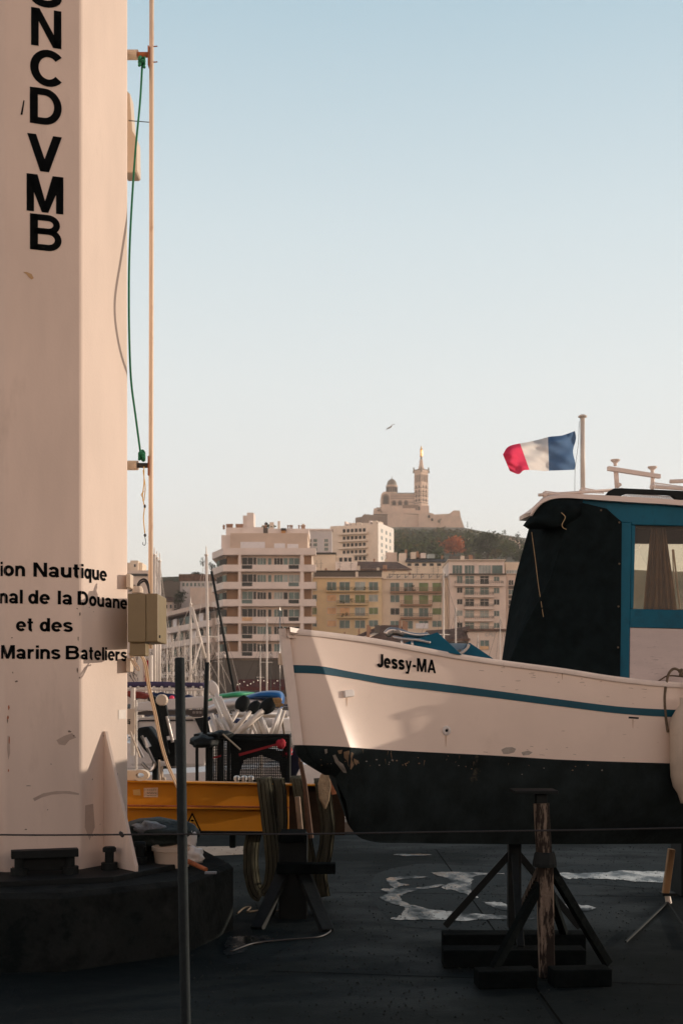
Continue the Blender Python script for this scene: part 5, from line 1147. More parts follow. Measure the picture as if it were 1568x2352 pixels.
# extra boats at the left whose masts and stays make the dense web of lines
for i, (x, yt, d, hd, L_, w_) in enumerate([(384,1452,70,2.2,6.5,3),(398,1470,78,.7,6,2.6),(412,1440,84,1.2,7,2.6),(425,1480,72,2.6,6,2.4),(450,1462,88,.4,6.5,2.4),(462,1490,76,1.8,6,2.4),(322,1480,64,.9,6,4)]):
    sailboat(x, yt, d, hd, L_, ['sailing boat with a short mast just right of the row of three','sailing boat with a low mast left of the grey post','sailing boat whose low mast stands behind the grey post top','small sailing boat right behind the grey post','sailing boat with a low thin mast right of the medium mast','small sailing boat left of the tall pale mast','sailing boat with a mast below the olive box'][i], w_, boom=i % 2 == 0)
# ------------------------------------------------------------------ the town across the harbour
def fac_mat(n, c, st=None): return mat(n, c, .85, .08, .5, bump=.1, bscale=3, stain=st or [q*.72 for q in c], sscale=.35, samt=.42, sharp=.3)
mf_a = fac_mat('facade_rose', (.66,.52,.41)); mf_ap = fac_mat('parapet_rose', (.86,.75,.67)); mf_niche = fac_mat('niche_brown', (.27,.16,.09))
mf_c = fac_mat('facade_ochre', (.80,.63,.38)); mf_d = fac_mat('facade_beige', (.80,.67,.52)); mf_e = fac_mat('facade_taupe', (.80,.67,.57)); mf_f = fac_mat('facade_pinkish', (.74,.60,.50))
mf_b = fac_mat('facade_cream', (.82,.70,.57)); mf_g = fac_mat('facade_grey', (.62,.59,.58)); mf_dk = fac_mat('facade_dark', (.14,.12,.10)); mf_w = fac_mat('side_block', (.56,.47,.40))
m_tile = mat('brown_roof_tiles', (.11,.06,.04), .9, .3, 1.2, bump=.4, bscale=6, col2=(.16,.09,.06)); m_rdk = mat('dark_roof', (.05,.045,.04), .8, .2, 1)
m_chim = mat('chimney_pot', (.42,.24,.15), .85, .15, 2)
def glass_mat(n, c, r=.2): return mat(n, c, r, .35, .6, spec=.25)
mg_d = glass_mat('dark_pane', (.012,.018,.017)); mg_t = glass_mat('teal_pane', (.13,.20,.185)); mg_g = glass_mat('green_blind', (.20,.26,.12), .5); mg_p = glass_mat('pale_pane', (.33,.38,.36)); mg_o = glass_mat('peach_shutter', (.82,.50,.28), .6)
m_fr = mat('window_frame_white', (.70,.62,.55), .5, .05); m_shut = mat('grey_shutter', (.80,.77,.76), .6, .06, 3); m_rail = mat('balcony_rail', (.09,.085,.07), .5, .2); m_awn = mat('awning_white', (.60,.54,.48), .7, .05)
m_brail = mat('brown_balcony', (.36,.22,.14), .8, .1)
class Bld:
    def __init__(s, name, label, cat, x, d, rz=0., sx=None, group='buildings across the harbour'):
        s.d = d; s.k = d/F; s.x0 = x; s.sx = sx or 1./max(.2, math.cos(rz)); s.o = thing(name, label, cat, (at(x,HY,d).x, d, 0), rz, group, local=True); s.r = random.Random(int(x*7+d))
    def L(s, x): return (x-s.x0)*s.k*s.sx
    def Z(s, y): return EYE+(HY-y)*s.k
    def box(s, part, m, x0, x1, y0, y1, ya, yb, par=None, bev=0):
        g = MB(); g.bb((s.L(x0), ya, s.Z(y0) if y0 is not None else 0), (s.L(x1), yb, s.Z(y1) if y1 is not None else 0)); return g.build(part, m, par or s.o, bevel=bev)
    def win(s, x0, x1, y0, y1, gm, y=0., fr=m_fr, mull=1, f=.07, trans=False):
        a, b, zt, zb = s.L(x0), s.L(x1), s.Z(y0), s.Z(y1); g = MB(); g.bb((a,y-.02,zb),(b,y+.05,zt), 0)
        yy0, yy1 = y-.10, y-.022
        g.bb((a-f,yy0,zt),(b+f,yy1,zt+f),1); g.bb((a-f,yy0,zb-f),(b+f,yy1,zb),1); g.bb((a-f,yy0,zb),(a,yy1,zt),1); g.bb((b,yy0,zb),(b+f,yy1,zt),1)
        for k in range(mull): xm = a+(b-a)*(k+1)/(mull+1); g.bb((xm-.03,yy0+.02,zb),(xm+.03,yy1,zt),1)
        if trans: zm = zt-(zt-zb)*.3; g.bb((a,yy0+.02,zm-.03),(b,yy1,zm+.03),1)
        return g.build('window', [gm, fr], s.o)
    def balc(s, x0, x1, yf, dep, railpx, y=0., slab=None, th=.16, rm=None, bars=True):
        a, b, z = s.L(x0), s.L(x1), s.Z(yf); o = MB().bb((a,y-dep,z-th),(b,y,z)).build('balcony', slab, s.o)
        g = MB(); h = railpx*s.k; rm = rm or m_rail
        for zz in (h, h*.55): g.bb((a,y-dep,z+zz-.03),(b,y-dep+.05,z+zz+.03)); g.bb((a,y-dep+.05,z+zz-.03),(a+.05,y,z+zz+.03)); g.bb((b-.05,y-dep+.05,z+zz-.03),(b,y,z+zz+.03))
        n = max(2, int((b-a)/.35)) if bars else 2
        for i in range(n+1): xx = a+(b-a-.03)*i/n; g.bb((xx,y-dep+.005,z),(xx+.03,y-dep+.045,z+h-.03))
        g.build('railing', rm, o); return o
# ---- A: rose apartment tower with wrap-round balconies
A = Bld('apartment_tower', 'rose apartment tower with wraparound balcony bands and white shutters on its top floor', 'apartment block', 612, 200.)
ka = lambda zx: 459.2+zx*.2563
ya = lambda zy: 1148.1+zy*.2563
def poly_prism(part, m, pts, z0, z1, par=None):
    g = MB(); g.prism([Vector((x,y,z0)) for x,y in pts], (0,0,z1-z0)); return g.build(part, m, par or A.o)
X0, X1, XC, XL = A.L(ka(340)), A.L(ka(1000)), A.L(ka(225)), A.L(ka(112))
body = [(X0,0),(X1,0),(X1,16),(XL+1,16),(XL+.6,6),(XC,1.2),(X0,.6)]
poly_prism('wall', mf_a, body, 0, A.Z(ya(465)))
OB = 1.3
band = [(XC-.2,-OB),(A.L(ka(1040)),-OB),(A.L(ka(1040)),.8),(X1,.8),(X1-.1,.02),(X0,.02),(XC,1.25),(XL+.6,6.0),(XL+.6,15),(XL-.6,15),(XL-.6,5.2)]
for zt, zb in [(440,500),(588,648),(742,803),(896,957),(1052,1110),(1207,1266),(1362,1420)]:
    poly_prism('balcony_parapet', mf_ap, band, A.Z(ya(zb)), A.Z(ya(zt)))
tops = [497,648,803,957,1110,1266]; bots = [588,742,896,1052,1207,1362]
for fi, (t, b) in enumerate(zip(tops, bots)):
    for x0, x1, gms, mu in [(380,474,[mg_d,mg_d,mg_t,mg_d,mg_d,mg_d],1),(480,505,[mg_d,mg_d,mg_d,mg_d,mg_d,mg_d],0),(516,592,[mg_t,mg_t,mg_d,mg_d,mg_t,mg_d],2),(612,640,[mg_t,mg_t,mg_d,mg_d,mg_t,mg_d],0),(666,742,[mg_d,mg_t,mg_p,mg_t,mg_d,mg_t],2),(750,786,[mg_t,mg_p,mg_d,mg_d,mg_t,mg_t],0),(797,890,[mg_t,mg_p,mg_t,mg_t,mg_d,mg_t],1)]:
        top = t+ (26 if x0 > 500 else 20)
        A.win(ka(x0), ka(x1), ya(top), ya(b+8), gms[fi], y=-.02, mull=mu, f=.06)
    for x0, x1 in ((382,474),(798,888)):
        gx = MB(); gx.bb((A.L(ka(x0)),-OB-.03,A.Z(ya(b+38))),(A.L(ka(x1)),-OB+.04,A.Z(ya(b+ 4)))); gx.build('parapet_opening', [mg_d,mg_d,mg_t,mg_o,mg_d,mg_d][fi] if x0 < 500 else [mg_d,mg_t,mg_d,mg_d,mg_d,mg_d][fi], A.o)
    for x0, x1 in ((240,340),(936,1000)):
        gx = MB(); gx.bb((A.L(ka(x0)),-.05 if x0 > 300 else .5,A.Z(ya(b+10))),(A.L(ka(x1))-.05,.1 if x0 > 300 else .75,A.Z(ya(t-4)))); gx.build('niche', mf_niche, A.o)
    for q, (xx, yy) in enumerate(((150,4.5),(185,2.9),(215,1.6))):
        gx = MB(); xw = A.L(ka(xx)); gx.box((xw, yy-.35, A.Z(ya((t+22+b)/2))), (1.0 if q < 2 else .8, .12, (b-t-14)*.2563*A.k*.9), Matrix.Rotation(R(-36),3,'Z')); gx.build('window', [mg_t,mg_d,mg_d][(q+fi)%3], A.o)
    poly_prism('partition', mf_ap, [(A.L(ka(352)),-OB+.1),(A.L(ka(372)),-OB+.1),(A.L(ka(372)),.0),(A.L(ka(352)),.0)], A.Z(ya(b+6)), A.Z(ya(t)))
    poly_prism('partition', mf_ap, [(A.L(ka(900)),-OB+.1),(A.L(ka(930)),-OB+.1),(A.L(ka(930)),.0),(A.L(ka(900)),.0)], A.Z(ya(b+6)), A.Z(ya(t)))
A.box('penthouse_wall', mf_a, ka(268), ka(962), ya(292), ya(466), .9, 15)
A.box('penthouse_wall', mf_ap, ka(180), ka(267.5), ya(300), ya(450), 2.2, 13)
for x0, x1, y0, y1 in ((360,580,370,446),(662,760,384,452),(780,880,390,456)):
    A.box('shutter', m_shut, ka(x0), ka(x1), ya(y0), ya(y1), .80, 1.0)
for x0, x1, y0, y1, yy in ((218,372,226,294,3),(372.5,560,228,294,2.2),(600.5,972,240,294,2.4),(562,600,232,290,2.4)):
    A.box('roof_parapet', mf_ap if x0 != 562 else mf_dk, ka(x0), ka(x1), ya(y0), ya(y1), yy, 12)
A.box('lift_tower', mf_ap, ka(363), ka(402), ya(100), ya(232), 5, 8); A.box('lift_tower', mf_ap, ka(402.5), ka(464), ya(78), ya(232), 4.4, 8.4)
for zx in list(range(222,275,12))+list(range(308,366,9))+[780,800,815,880,905,930]:
    gx = MB(); gx.lathe((A.L(ka(zx)), 4, A.Z(ya(238 if zx > 500 else 228))), [(.11,0),(.11,.55),(.17,.56),(.17,.75),(.08,.8)], 8); gx.build('chimney_pot', m_chim, A.o)
A.box('roof_canopy', mat('orange_awning', (.55,.28,.10), .8, .1), ka(724), ka(762), ya(262), ya(294), 1.6, 2.35); A.box('roof_canopy', m_rdk, ka(722), ka(768), ya(244), ya(261), 1.2, 2.38)
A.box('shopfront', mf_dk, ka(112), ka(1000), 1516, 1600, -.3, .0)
def shrub(name, c, r, n, m_, label=None, cat=None, par=None, seed=1, trunk=None, leaf=.28, group=None):
    r_ = random.Random(seed); g = MB(); c = Vector(c); cl = [(Vector((r_.gauss(0,.42)*r[0], r_.gauss(0,.42)*r[1], r_.uniform(-.7,.8)*r[2])), r_.uniform(.28,.5)) for _ in range(max(4, n//28))]
    for i in range(n):
        o, q = r_.choice(cl); v = Vector((r_.gauss(0,1), r_.gauss(0,1), r_.gauss(0,1))).normalized()*r_.random()**.4
        p = c+o+Vector((v.x*r[0], v.y*r[1], v.z*r[2]))*q; s_ = leaf*r_.uniform(.5,1.3)
        a = Vector((r_.gauss(0,1), r_.gauss(0,1), r_.gauss(0,1))).normalized(); b = a.orthogonal().normalized(); a2 = a.cross(b)
        g.add([p-b*s_, p+a2*s_*.6, p+b*s_, p-a2*s_*.6], [(0,1,2,3)])
    if trunk is None and par is None:
        o = g.build(name, m_, fix=False); return tag(o, label, cat, group)
    if par is not None: return g.build(name, m_, par, fix=False)
    t = thing(name, label, cat, (c.x, c.y, trunk), group=group)
    g.build('crown', m_, t, fix=False); h = MB(); R0 = max(.12, r[2]*.06)
    h.tube([Vector((c.x,c.y,trunk)), c+Vector((.1*r[0],0,-.4*r[2])), c+Vector((.0,0,.25*r[2]))], [R0*1.5,R0,R0*.4], 7)
    for k in range(5):
        a = k*1.3+seed; h.tube([c+Vector((0,0,-.5*r[2])), c+Vector((math.cos(a)*r[0]*.6, math.sin(a)*r[1]*.6, r[2]*(.1+.1*(k%3))))], [R0*.7,R0*.2], 5)
    h.build('trunk', m_bark, t); return t
m_bark = mat('bark', (.06,.045,.035), .95, .3, 4, bump=.4)
def leafm(n, c, v=.45, c2=None): return mat(n, c, .8, v, .5, col2=c2, spec=.2, transl=.2)
ml_dk = leafm('leaf_dark', (.018,.034,.014), .5, (.034,.054,.02)); ml_md = leafm('leaf_mid', (.034,.056,.016), .5, (.065,.085,.022)); ml_ol = leafm('leaf_olive', (.07,.06,.02), .5, (.11,.085,.03)); ml_au = leafm('leaf_autumn', (.42,.10,.035), .35, (.52,.17,.06))
for i, (zx, zy, r_) in enumerate(((610,205,.75),(640,208,.6),(575,212,.5),(540,216,.35))):
    shrub('roof_shrub', (A.L(ka(zx)), 5, A.Z(ya(zy))), (r_,r_,r_*.7), 90, ml_md, par=A.o, seed=i, leaf=.14)
gx = MB(); gx.tube([(A.L(ka(576)),5,A.Z(ya(225))),(A.L(ka(576)),5,A.Z(ya(160)))], .04, 5); gx.lathe((A.L(ka(576)),5,A.Z(ya(176))), [(.05,-.3),(.3,-.1),(.3,.1),(.05,.3)], 10); gx.build('antenna', m_rail, A.o)
# street lamp garland in front of tower
# ---- left wing receding
Wg = Bld('side_block', 'long pale side block receding left of the apartment tower with slanting window rows', 'apartment block', 488, 203., R(-69)*-1 if False else R(0), 1.)
ang = R(180+67)      # local x runs from right end backwards to the left
Wg.o.rotation_euler = (0,0,ang); LN = 40.
def wbox(part, m, a, b, z0, z1, y0, y1):
    g = MB(); g.bb((a,-y1,z0),(b,-y0,z1)); return g.build(part, m, Wg.o)
ang_c = 1.
# local +x = direction (cos, sin)(247deg) points to camera side; so use negative x for going back
def wz(y): return EYE+(HY-y)*203/F
wbox('wall', mf_w, -LN, 0, 0, wz(1396), .0, -10) if False else None
Wg.o.rotation_euler = (0,0,R(180-67)); 
# now local +x = (-.39,.92): runs back-left ; facade normal (towards camera) = local +y rotated -> (-.92,-.39)
def wb(part, m, a, b, z0, z1, n0, n1): g = MB(); g.bb((a,n0,z0),(b,n1,z1)); return g.build(part, m, Wg.o)
wb('wall', mf_w, 0, LN, 0, wz(1420), -10, 0); wb('attic_wall', mf_f, 0, LN, wz(1419), wz(1372), -9, -2.2); wb('cornice', m_tile, -.2, LN, wz(1398), wz(1394), -1.8, 1.0)
lev = [1398,1425,1462,1501,1538]
for i, y in enumerate(lev[1:]):
    wb('balcony_parapet', mf_ap, 0, LN, wz(y+14), wz(y), -.1, 1.1)
for i, y in enumerate([1404,1441,1480,1518]):
    for q in range(9): wb('window', [mg_d,mg_t,mg_d,m_shut][(q*3+i)%4], 1+q*4.3, 3.6+q*4.3, wz(y+22), wz(y-1), -.05, .06)
# ---- C ochre, D beige, E taupe, F
kc = lambda zx: 688.9+zx*.2929
yc = lambda zy: 1320.3+zy*.2929
C = Bld('ochre_building', 'ochre yellow apartment block with olive balconies right of the rose tower', 'apartment block', 800, 208.)
C.box('wall', mf_c, kc(60), kc(640), yc(24), 1610, 0, 14)
C.box('cornice', mf_b, kc(58), kc(646), yc(18), yc(24.5), -.5, 14.2); C.box('attic_wall', mf_dk, kc(110), kc(642), yc(-34), yc(17.5), 1.5, 13)
C.box('attic_roof', m_rdk, kc(105), kc(646), yc(-40), yc(-34.5), 1.0, 13.5); C.box('chimney', mf_b, kc(435), kc(456), yc(-30), yc(10), .9, 1.6)
for r_, (y0, y1) in enumerate(((58,122),(158,208),(258,308),(358,405))):
    for q, (x0, x1) in enumerate(((213,283),(311,388),(432,508),(541,609))):
        y1_ = y1+12 if 0 < q < 3 else y1
        gm = [[mg_t,mg_t,mg_p,mg_t],[mg_o,mg_t,mg_g,mg_p],[mg_o,mg_o,mg_p,mg_g],[mg_o,mg_t,mg_t,mg_t]][r_][q]
        C.win(kc(x0), kc(x1), yc(y0), yc(y1_), gm, mull=1 if gm is not mg_o else 0)
    C.win(kc(92), kc(130), yc(y0), yc(y1), mg_t if r_ % 2 else mg_g)
C.balc(kc(207), kc(616), yc(128), 1.2, 7.5, slab=mf_c, rm=mat('olive_rail', (.12,.10,.045), .6, .2)); C.balc(kc(290), kc(535), yc(232), 1.2, 7.5, slab=mf_c, rm=MATS['olive_rail']); C.balc(kc(290), kc(535), yc(333), 1.2, 7.5, slab=mf_c, rm=MATS['olive_rail'])
for i, (x, y) in enumerate(((237,112),(430,118),(505,112),(330,215),(405,205),(330,318),(360,315))):
    shrub('balcony_plant', (C.L(kc(x)), -.6, C.Z(yc(y))), (.4,.25,.4), 60, ml_md, par=C.o, seed=40+i, leaf=.09)
D = Bld('beige_building', 'beige apartment block with green blinds behind the tall white mast', 'apartment block', 955, 209.)
D.box('wall', mf_d, kc(640.5), kc(1176), yc(34), 1610, 0, 14); D.box('cornice', mf_b, kc(648), kc(1180), yc(28), yc(34.5), -.4, 14.2)
D.box('attic_wall', mf_d, kc(690), kc(1140), yc(-8), yc(27.5), 2, 13)
for x in range(700,1140,62):
    gx = MB(); gx.tube([(D.L(kc(x)),-.1,D.Z(yc(30))),(D.L(kc(x)),-.1,D.Z(yc(-4)))], .06, 5); gx.tube([(D.L(kc(x)),-.1,D.Z(yc(24))),(D.L(kc(x+30)),1.8,D.Z(yc(-2)))], .05, 5); gx.build('awning_post', m_rail, D.o)
gx = MB(); gx.tube([(D.L(kc(695)),-.1,D.Z(yc(-4))),(D.L(kc(1140)),-.1,D.Z(yc(-5)))], .06, 5); gx.build('awning_rail', m_rail, D.o)
for r_, (y0, y1) in enumerate(((63,128),(160,214),(262,312),(362,408))):
    for q, (x0, x1) in enumerate(((709,777),(814,882),(932,1003),(1037,1106))):
        y1_ = y1+14 if 0 < q < 3 and r_ else y1
        gm = [[mg_t,mg_t,mg_g,mg_g],[mg_t,mg_g,mg_g,mg_g],[mg_d,mg_t,mg_t,mg_g],[mg_t,mg_t,mg_t,mg_t]][r_][q]
        D.win(kc(x0), kc(x1), yc(y0), yc(y1_), gm, mull=1 if gm is not mg_g else 0)
for a, b, y in ((705,1106,132),(785,1032,233),(785,1032,336)): D.balc(kc(a), kc(b), yc(y), 1.2, 8, slab=m_brail, rm=MATS['balcony_rail'] if y > 300 else m_brail, th=.3)
for i, (x, y) in enumerate(((890,112),(825,120))): shrub('balcony_plant', (D.L(kc(x)), -.6, D.Z(yc(y))), (.55,.3,.7) if not i else (.3,.2,.3), 120, ml_dk, par=D.o, seed=60+i, leaf=.1)
m_lamp = bpy.data.materials.new('awning_bulb'); m_lamp.use_nodes = True; m_lamp.node_tree.nodes['Principled BSDF'].inputs['Emission Color'].default_value = (1,.85,.6,1); m_lamp.node_tree.nodes['Principled BSDF'].inputs['Emission Strength'].default_value = 1.6  # glow of the small bulbs along the café awning
ke = lambda zx: 861+zx*.2563
ye = lambda zy: 1234.2+zy*.2563
E_ = Bld('taupe_building', 'taupe apartment block with stacked narrow balconies left of the black canvas', 'apartment block', 1095, 206.)
E_.box('wall', mf_e, ke(668), ke(1172), ye(335), 1610, 0, 14); E_.box('penthouse_wall', mf_ap, ke(662), ke(1165), ye(204), ye(332), 1.0, 13); E_.box('roof_slab', mf_b, ke(650), ke(1172), ye(196), ye(203.5), .3, 13.5)
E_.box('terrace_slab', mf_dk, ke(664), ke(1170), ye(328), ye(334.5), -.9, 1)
for x0, x1, gm, mu in ((698,782,mg_t,2),(808,892,mg_t,2),(934,1040,mg_p,3),(1052,1146,mg_t,0)): E_.win(ke(x0), ke(x1), ye(246), ye(322), gm, y=.97, mull=mu)
for r_, (y0, y1) in enumerate(((346,410),(450,497),(554,600),(656,702),(764,808))):
    E_.win(ke(734), ke(780), ye(y0), ye(y1), [mg_t,mg_d,mg_d,mg_p,mg_d][r_]); E_.win(ke(1064), ke(1110), ye(y0+(8 if r_ == 0 else 4)), ye(y1-(18 if r_ == 0 else -4)), mg_t if r_ != 2 else mg_d)
    for x0, x1 in ((806,884),(940,1016)): E_.win(ke(x0), ke(x1), ye(y0), ye(y1+16), [mg_t,mg_t,mg_d,mg_p,mg_t][r_] if x0 < 900 or r_ == 2 else [mg_d,mg_t,mg_t,mg_p,mg_p][r_], trans=True)
for a, b, y in ((710,1140,424),(795,1056,524),(795,1056,630),(795,1056,738),(795,1056,832)): E_.balc(ke(a), ke(b), ye(y), 1.2, 7, slab=mf_e, th=.35)
for x0, x1, y0 in ((700,770,182),(755,820,188),(845,880,190),(885,950,186),(990,1040,190)): E_.box('roof_box', mf_dk if x0 == 845 else mf_b, ke(x0), ke(x1), ye(y0), ye(195.5), 4, 6)
for x in (872,880,888): gx = MB(); gx.lathe((E_.L(ke(x)),5,E_.Z(ye(190))), [(.12,0),(.1,1.0),(.16,1.02),(.16,1.2)], 7); gx.build('chimney_pot', m_chim, E_.o)
F_ = Bld('pinkish_building', 'narrow pinkish apartment block squeezed between the taupe block and the black canvas', 'apartment block', 1180, 207.)
F_.box('wall', mf_f, ke(1174), ke(1600), ye(330), 1610, 0, 14); F_.box('penthouse_wall', mf_d, ke(1176), ke(1600), ye(215), ye(328), 1.2, 13); F_.box('terrace_slab', mf_e, ke(1174.5), ke(1600), ye(326), ye(329.8), -.5, 1)
F_.win(ke(1182), ke(1300), ye(290), ye(326), mg_p, y=1.15, mull=4)
for r_, y0 in enumerate((385,470,560,650,740)):
    for x0 in (1196,1290,1400,1500): F_.win(ke(x0), ke(x0+40), ye(y0), ye(y0+42), mg_t if r_ % 2 else mg_d)
    F_.box('parapet_panel', mf_dk, ke(1194), ke(1340), ye(y0+50), ye(y0+76), -.25, -.0)
# ---- low tiled warehouses in front
lw = Bld('tiled_warehouse', 'low warehouse with a long brown tiled roof on the far quay', 'warehouse', 860, 186.)
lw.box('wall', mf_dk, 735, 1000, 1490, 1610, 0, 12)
def roofp(par, part, m, pts, y0, y1, B_):
    g = MB(); P = [Vector((B_.L(x), y0+(y1-y0)*t, B_.Z(y))) for x,y,t in pts]; g.prism(P, (0,.0,-.25)); return g.build(part, m, par)
roofp(lw.o, 'roof', m_tile, [(728,1497,0),(985,1497,0),(925,1428,1),(880,1428,1)], -.5, 9, lw)
roofp(lw.o, 'roof', m_tile, [(715,1446,0),(735,1497,0),(880,1427,1),(800,1415,1)], -.3, 8.5, lw) if False else None
roofp(lw.o, 'roof_skylight', mf_b, [(798,1474,.2),(806,1476,.2),(878,1447,.75),(868,1446,.75)], -.65, 8.85, lw)
for x, y, w, h in ((843,1432,7,30),(850,1436,3,12),(862,1432,12,18),(919,1420,5,24),(927,1422,6,26),(933,1424,6,24),(790,1448,3,12),(823,1440,4,14)):
    g = MB(); g.bb((lw.L(x),4,lw.Z(y+h)),(lw.L(x+w),5.2,lw.Z(y))); o = g.build('chimney', m_chim if w < 8 else mf_dk, lw.o)
gr = Bld('graffiti_house', 'low stained house with white graffiti lettering below the taupe block', 'house', 1120, 184.)
gr.box('wall', mf_e, 1075, 1200, 1450, 1610, 0, 10); roofp(gr.o, 'roof', m_tile, [(960,1472,0),(1078,1468,0),(1088,1432,1),(1040,1440,1),(985,1443,1)], -.4, 6, gr)
gr.box('wall', mf_dk, 965, 1074.5, 1473, 1610, .3, 9); gr.box('eaves', m_tile, 1070, 1204, 1445, 1450, -.6, 10.5)
gr.win(1102, 1122, 1471, 1492, mg_t); gr.box('shutter', mg_o, 1101, 1121, 1484, 1492, -.2, -.12); gr.box('skylight', m_shut, 954, 982, 1432, 1444, -.7, -.4)
vs, fs = text_flat('CPU', .06); xs = [v[0] for v in vs]
g = MB(); g.add([(gr.L(1113+(v[0]-min(xs))/(max(xs)-min(xs))*22), -.03, gr.Z(1461.5)+v[1]/cap_h()*8.5*gr.k) for v in vs], fs); g.build('graffiti', m_awn, gr.o, fix=False)
# restaurants / awnings along the far quay
aw = Bld('red_awning', 'dark red café awning at the foot of the rose tower', 'awning', 590, 192., group=None)
g = MB(); a, b = aw.L(545), aw.L(655); g.prism([Vector((a,2,aw.Z(1560))),Vector((a,-2,aw.Z(1578))),Vector((a,-2,aw.Z(1586))),Vector((a,2,aw.Z(1575)))], (b-a,0,0)); g.build('cover', m_dred, aw.o)
for x in (548,585,620,652): g = MB(); g.tube([(aw.L(x),-1.9,0),(aw.L(x),-1.9,aw.Z(1580))], .05, 5); g.build('post', m_rail, aw.o)
for i in range(14):
    g = MB(); q = (548+i*7.6+rng.uniform(-2,2), 1566+rng.uniform(-3,9)); g.lathe((aw.L(q[0]),-2.4,aw.Z(q[1])), [(.02,-.07),(.07,0),(.02,.07)], 6); g.build('bulb', m_lamp, aw.o)
# lamp posts on far quay with garland arms
for x in (515,622):
    t = thing('street_lamp', 'dark street lamp with two globe arms before the rose tower, %s' % ('near its left corner' if x < 600 else 'right of its middle'), 'street lamp', (at(x,HY,180).x,180,0), group='street lamps on the far quay')
    g = MB(); z = EYE+(HY-1498)/F*180; g.tube([(at(x,HY,180).x,180,0),(at(x,HY,180).x,180,z)], [.12,.06], 6); g.tube([(at(x-3,HY,180).x,180,z-.4),(at(x,HY,180).x,180,z),(at(x+3,HY,180).x,180,z-.4)], .04, 5); g.build('post', m_rail, t)
    g = MB(); g.lathe((at(x,HY,180).x,180,z-.5), [(.05,-.3),(.25,-.15),(.28,.05),(.05,.3)], 10); g.build('globe', m_fr, t)
# ---- second row: pale block, white tower B, roofs
B = Bld('white_tower_block', 'cream tower block with four balcony rows and a sunlit white side wall', 'apartment block', 868, 330., R(-20))
kb = lambda zx: 746.3+zx*.2563
yb = lambda zy: 975.9+zy*.2563
bw = B.L(kb(45)); B.box('wall', mf_b, kb(45), 868, yb(888), 1310, 0, 14); B.box('side_wall', mat('white_render', (.84,.78,.70), .8, .05, 1), 868.05, 868.5, yb(872), 1310, -.15, 14.0)
B.box('roof_parapet', mf_ap, kb(45), kb(130), yb(884), yb(887.5), .5, 12)
for y in (958,1022,1086,1148):
    B.box('balcony', mf_b, kb(130), kb(386), yb(y), yb(y+18), -1.5, 0)
for y in (920,986,1050,1114,1172):
    for q in range(6): B.win(kb(160+q*36), kb(184+q*36), yb(y), yb(y+34), [mg_d,mg_t,mg_d,mg_p][(q*2+y)%4], mull=0)
for q, y in enumerate((922,985,1048,1105,1170)):
    for yy in (3,7,10.5): g = MB(); a = B.L(868.5); g.bb((a-.0,yy-.5,B.Z(yb(y+32))),(a+.12,yy+.5,B.Z(yb(y)))); g.build('side_window', mg_p, B.o)
for x, w, y in ((140,14,835),(180,10,848),(200,40,852),(250,30,850),(300,60,858),(362,14,838),(395,36,842),(440,20,850)):
    B.box('roof_stack', mf_b if w > 15 else m_roof, kb(x), kb(x+w), yb(y), yb(887.6), 3, 6)
P_ = Bld('grey_block', 'pale grey block with paired windows seen between the rose tower and the cream tower', 'apartment block', 735, 300.)
P_.box('wall', mf_g, 700, 762, 1219, 1330, 0, 12); P_.box('cornice', mf_ap, 700, 762, 1215, 1218.8, -.4, 12)
for x in (707,720,745): 
    for y in (1238,1248,1258,1270): P_.win(x, x+8, y, y+7, mg_t if x > 710 else mg_d, mull=1, f=.1)
P_.box('roof_stack', mf_ap, 722, 734, 1212, 1214.8, 2, 5); P_.box('roof_stack', m_tile, 740, 764, 1213, 1214.9, 2, 6)
H1 = Bld('brown_roof_house', 'wide old house with a dark brown hipped roof behind the ochre block', 'house', 850, 250.)
H1.box('wall', mf_d, 700, 940, 1306, 1420, 0, 12); roofp(H1.o, 'roof', m_tile, [(818,1308,0),(945,1308,0),(915,1282,1),(822,1281,1)], -.5, 7, H1); H1.box('terrace_wall', mf_ap, 770, 820, 1291, 1320, -.8, -.1); H1.box('attic_wall', mf_d, 715, 771, 1272, 1306, 1, 9); H1.box('attic_wall', mf_b, 771.5, 812, 1274, 1306, 1.5, 9)
for x in (779,790,800): H1.win(x, x+7, 1279, 1289, mg_d, y=1.45, mull=0)
for x in (879,884): H1.box('chimney', m_chim, x, x+4, 1298, 1312, -.5, .1)
H1.box('roof_slab', m_rdk, 712, 772, 1268, 1272, .6, 9.4)
H2 = Bld('terraced_houses', 'row of low old houses with dark roofs beneath the wooded slope', 'house row', 980, 290.)
H2.box('wall', mf_d, 885, 1095, 1290, 1420, 0, 12); roofp(H2.o, 'roof', m_rdk, [(930,1290,0),(1032,1290,0),(1024,1277,1),(935,1274,1)], -.4, 7, H2)
for x in range(935,1030,17): H2.win(x, x+9, 1294, 1300, mg_d, mull=0)
for x, y, w, h, m_ in ((888,1262,26,28,mf_f),(918,1267,16,20,mf_b),(932,1258,4,20,m_chim),(945,1264,12,16,mf_b),(958,1262,5,14,m_chim),(985,1268,16,10,mg_p),(968,1266,12,12,mf_ap),(890,1300,90,20,mf_e),(1035,1272,60,30,mf_dk)):
    H2.box('roof_stack' if w < 10 else 'rear_wall', m_, x, x+w, y, y+h, 3+.01*x%3, 7)
rc_ = random.Random(12)
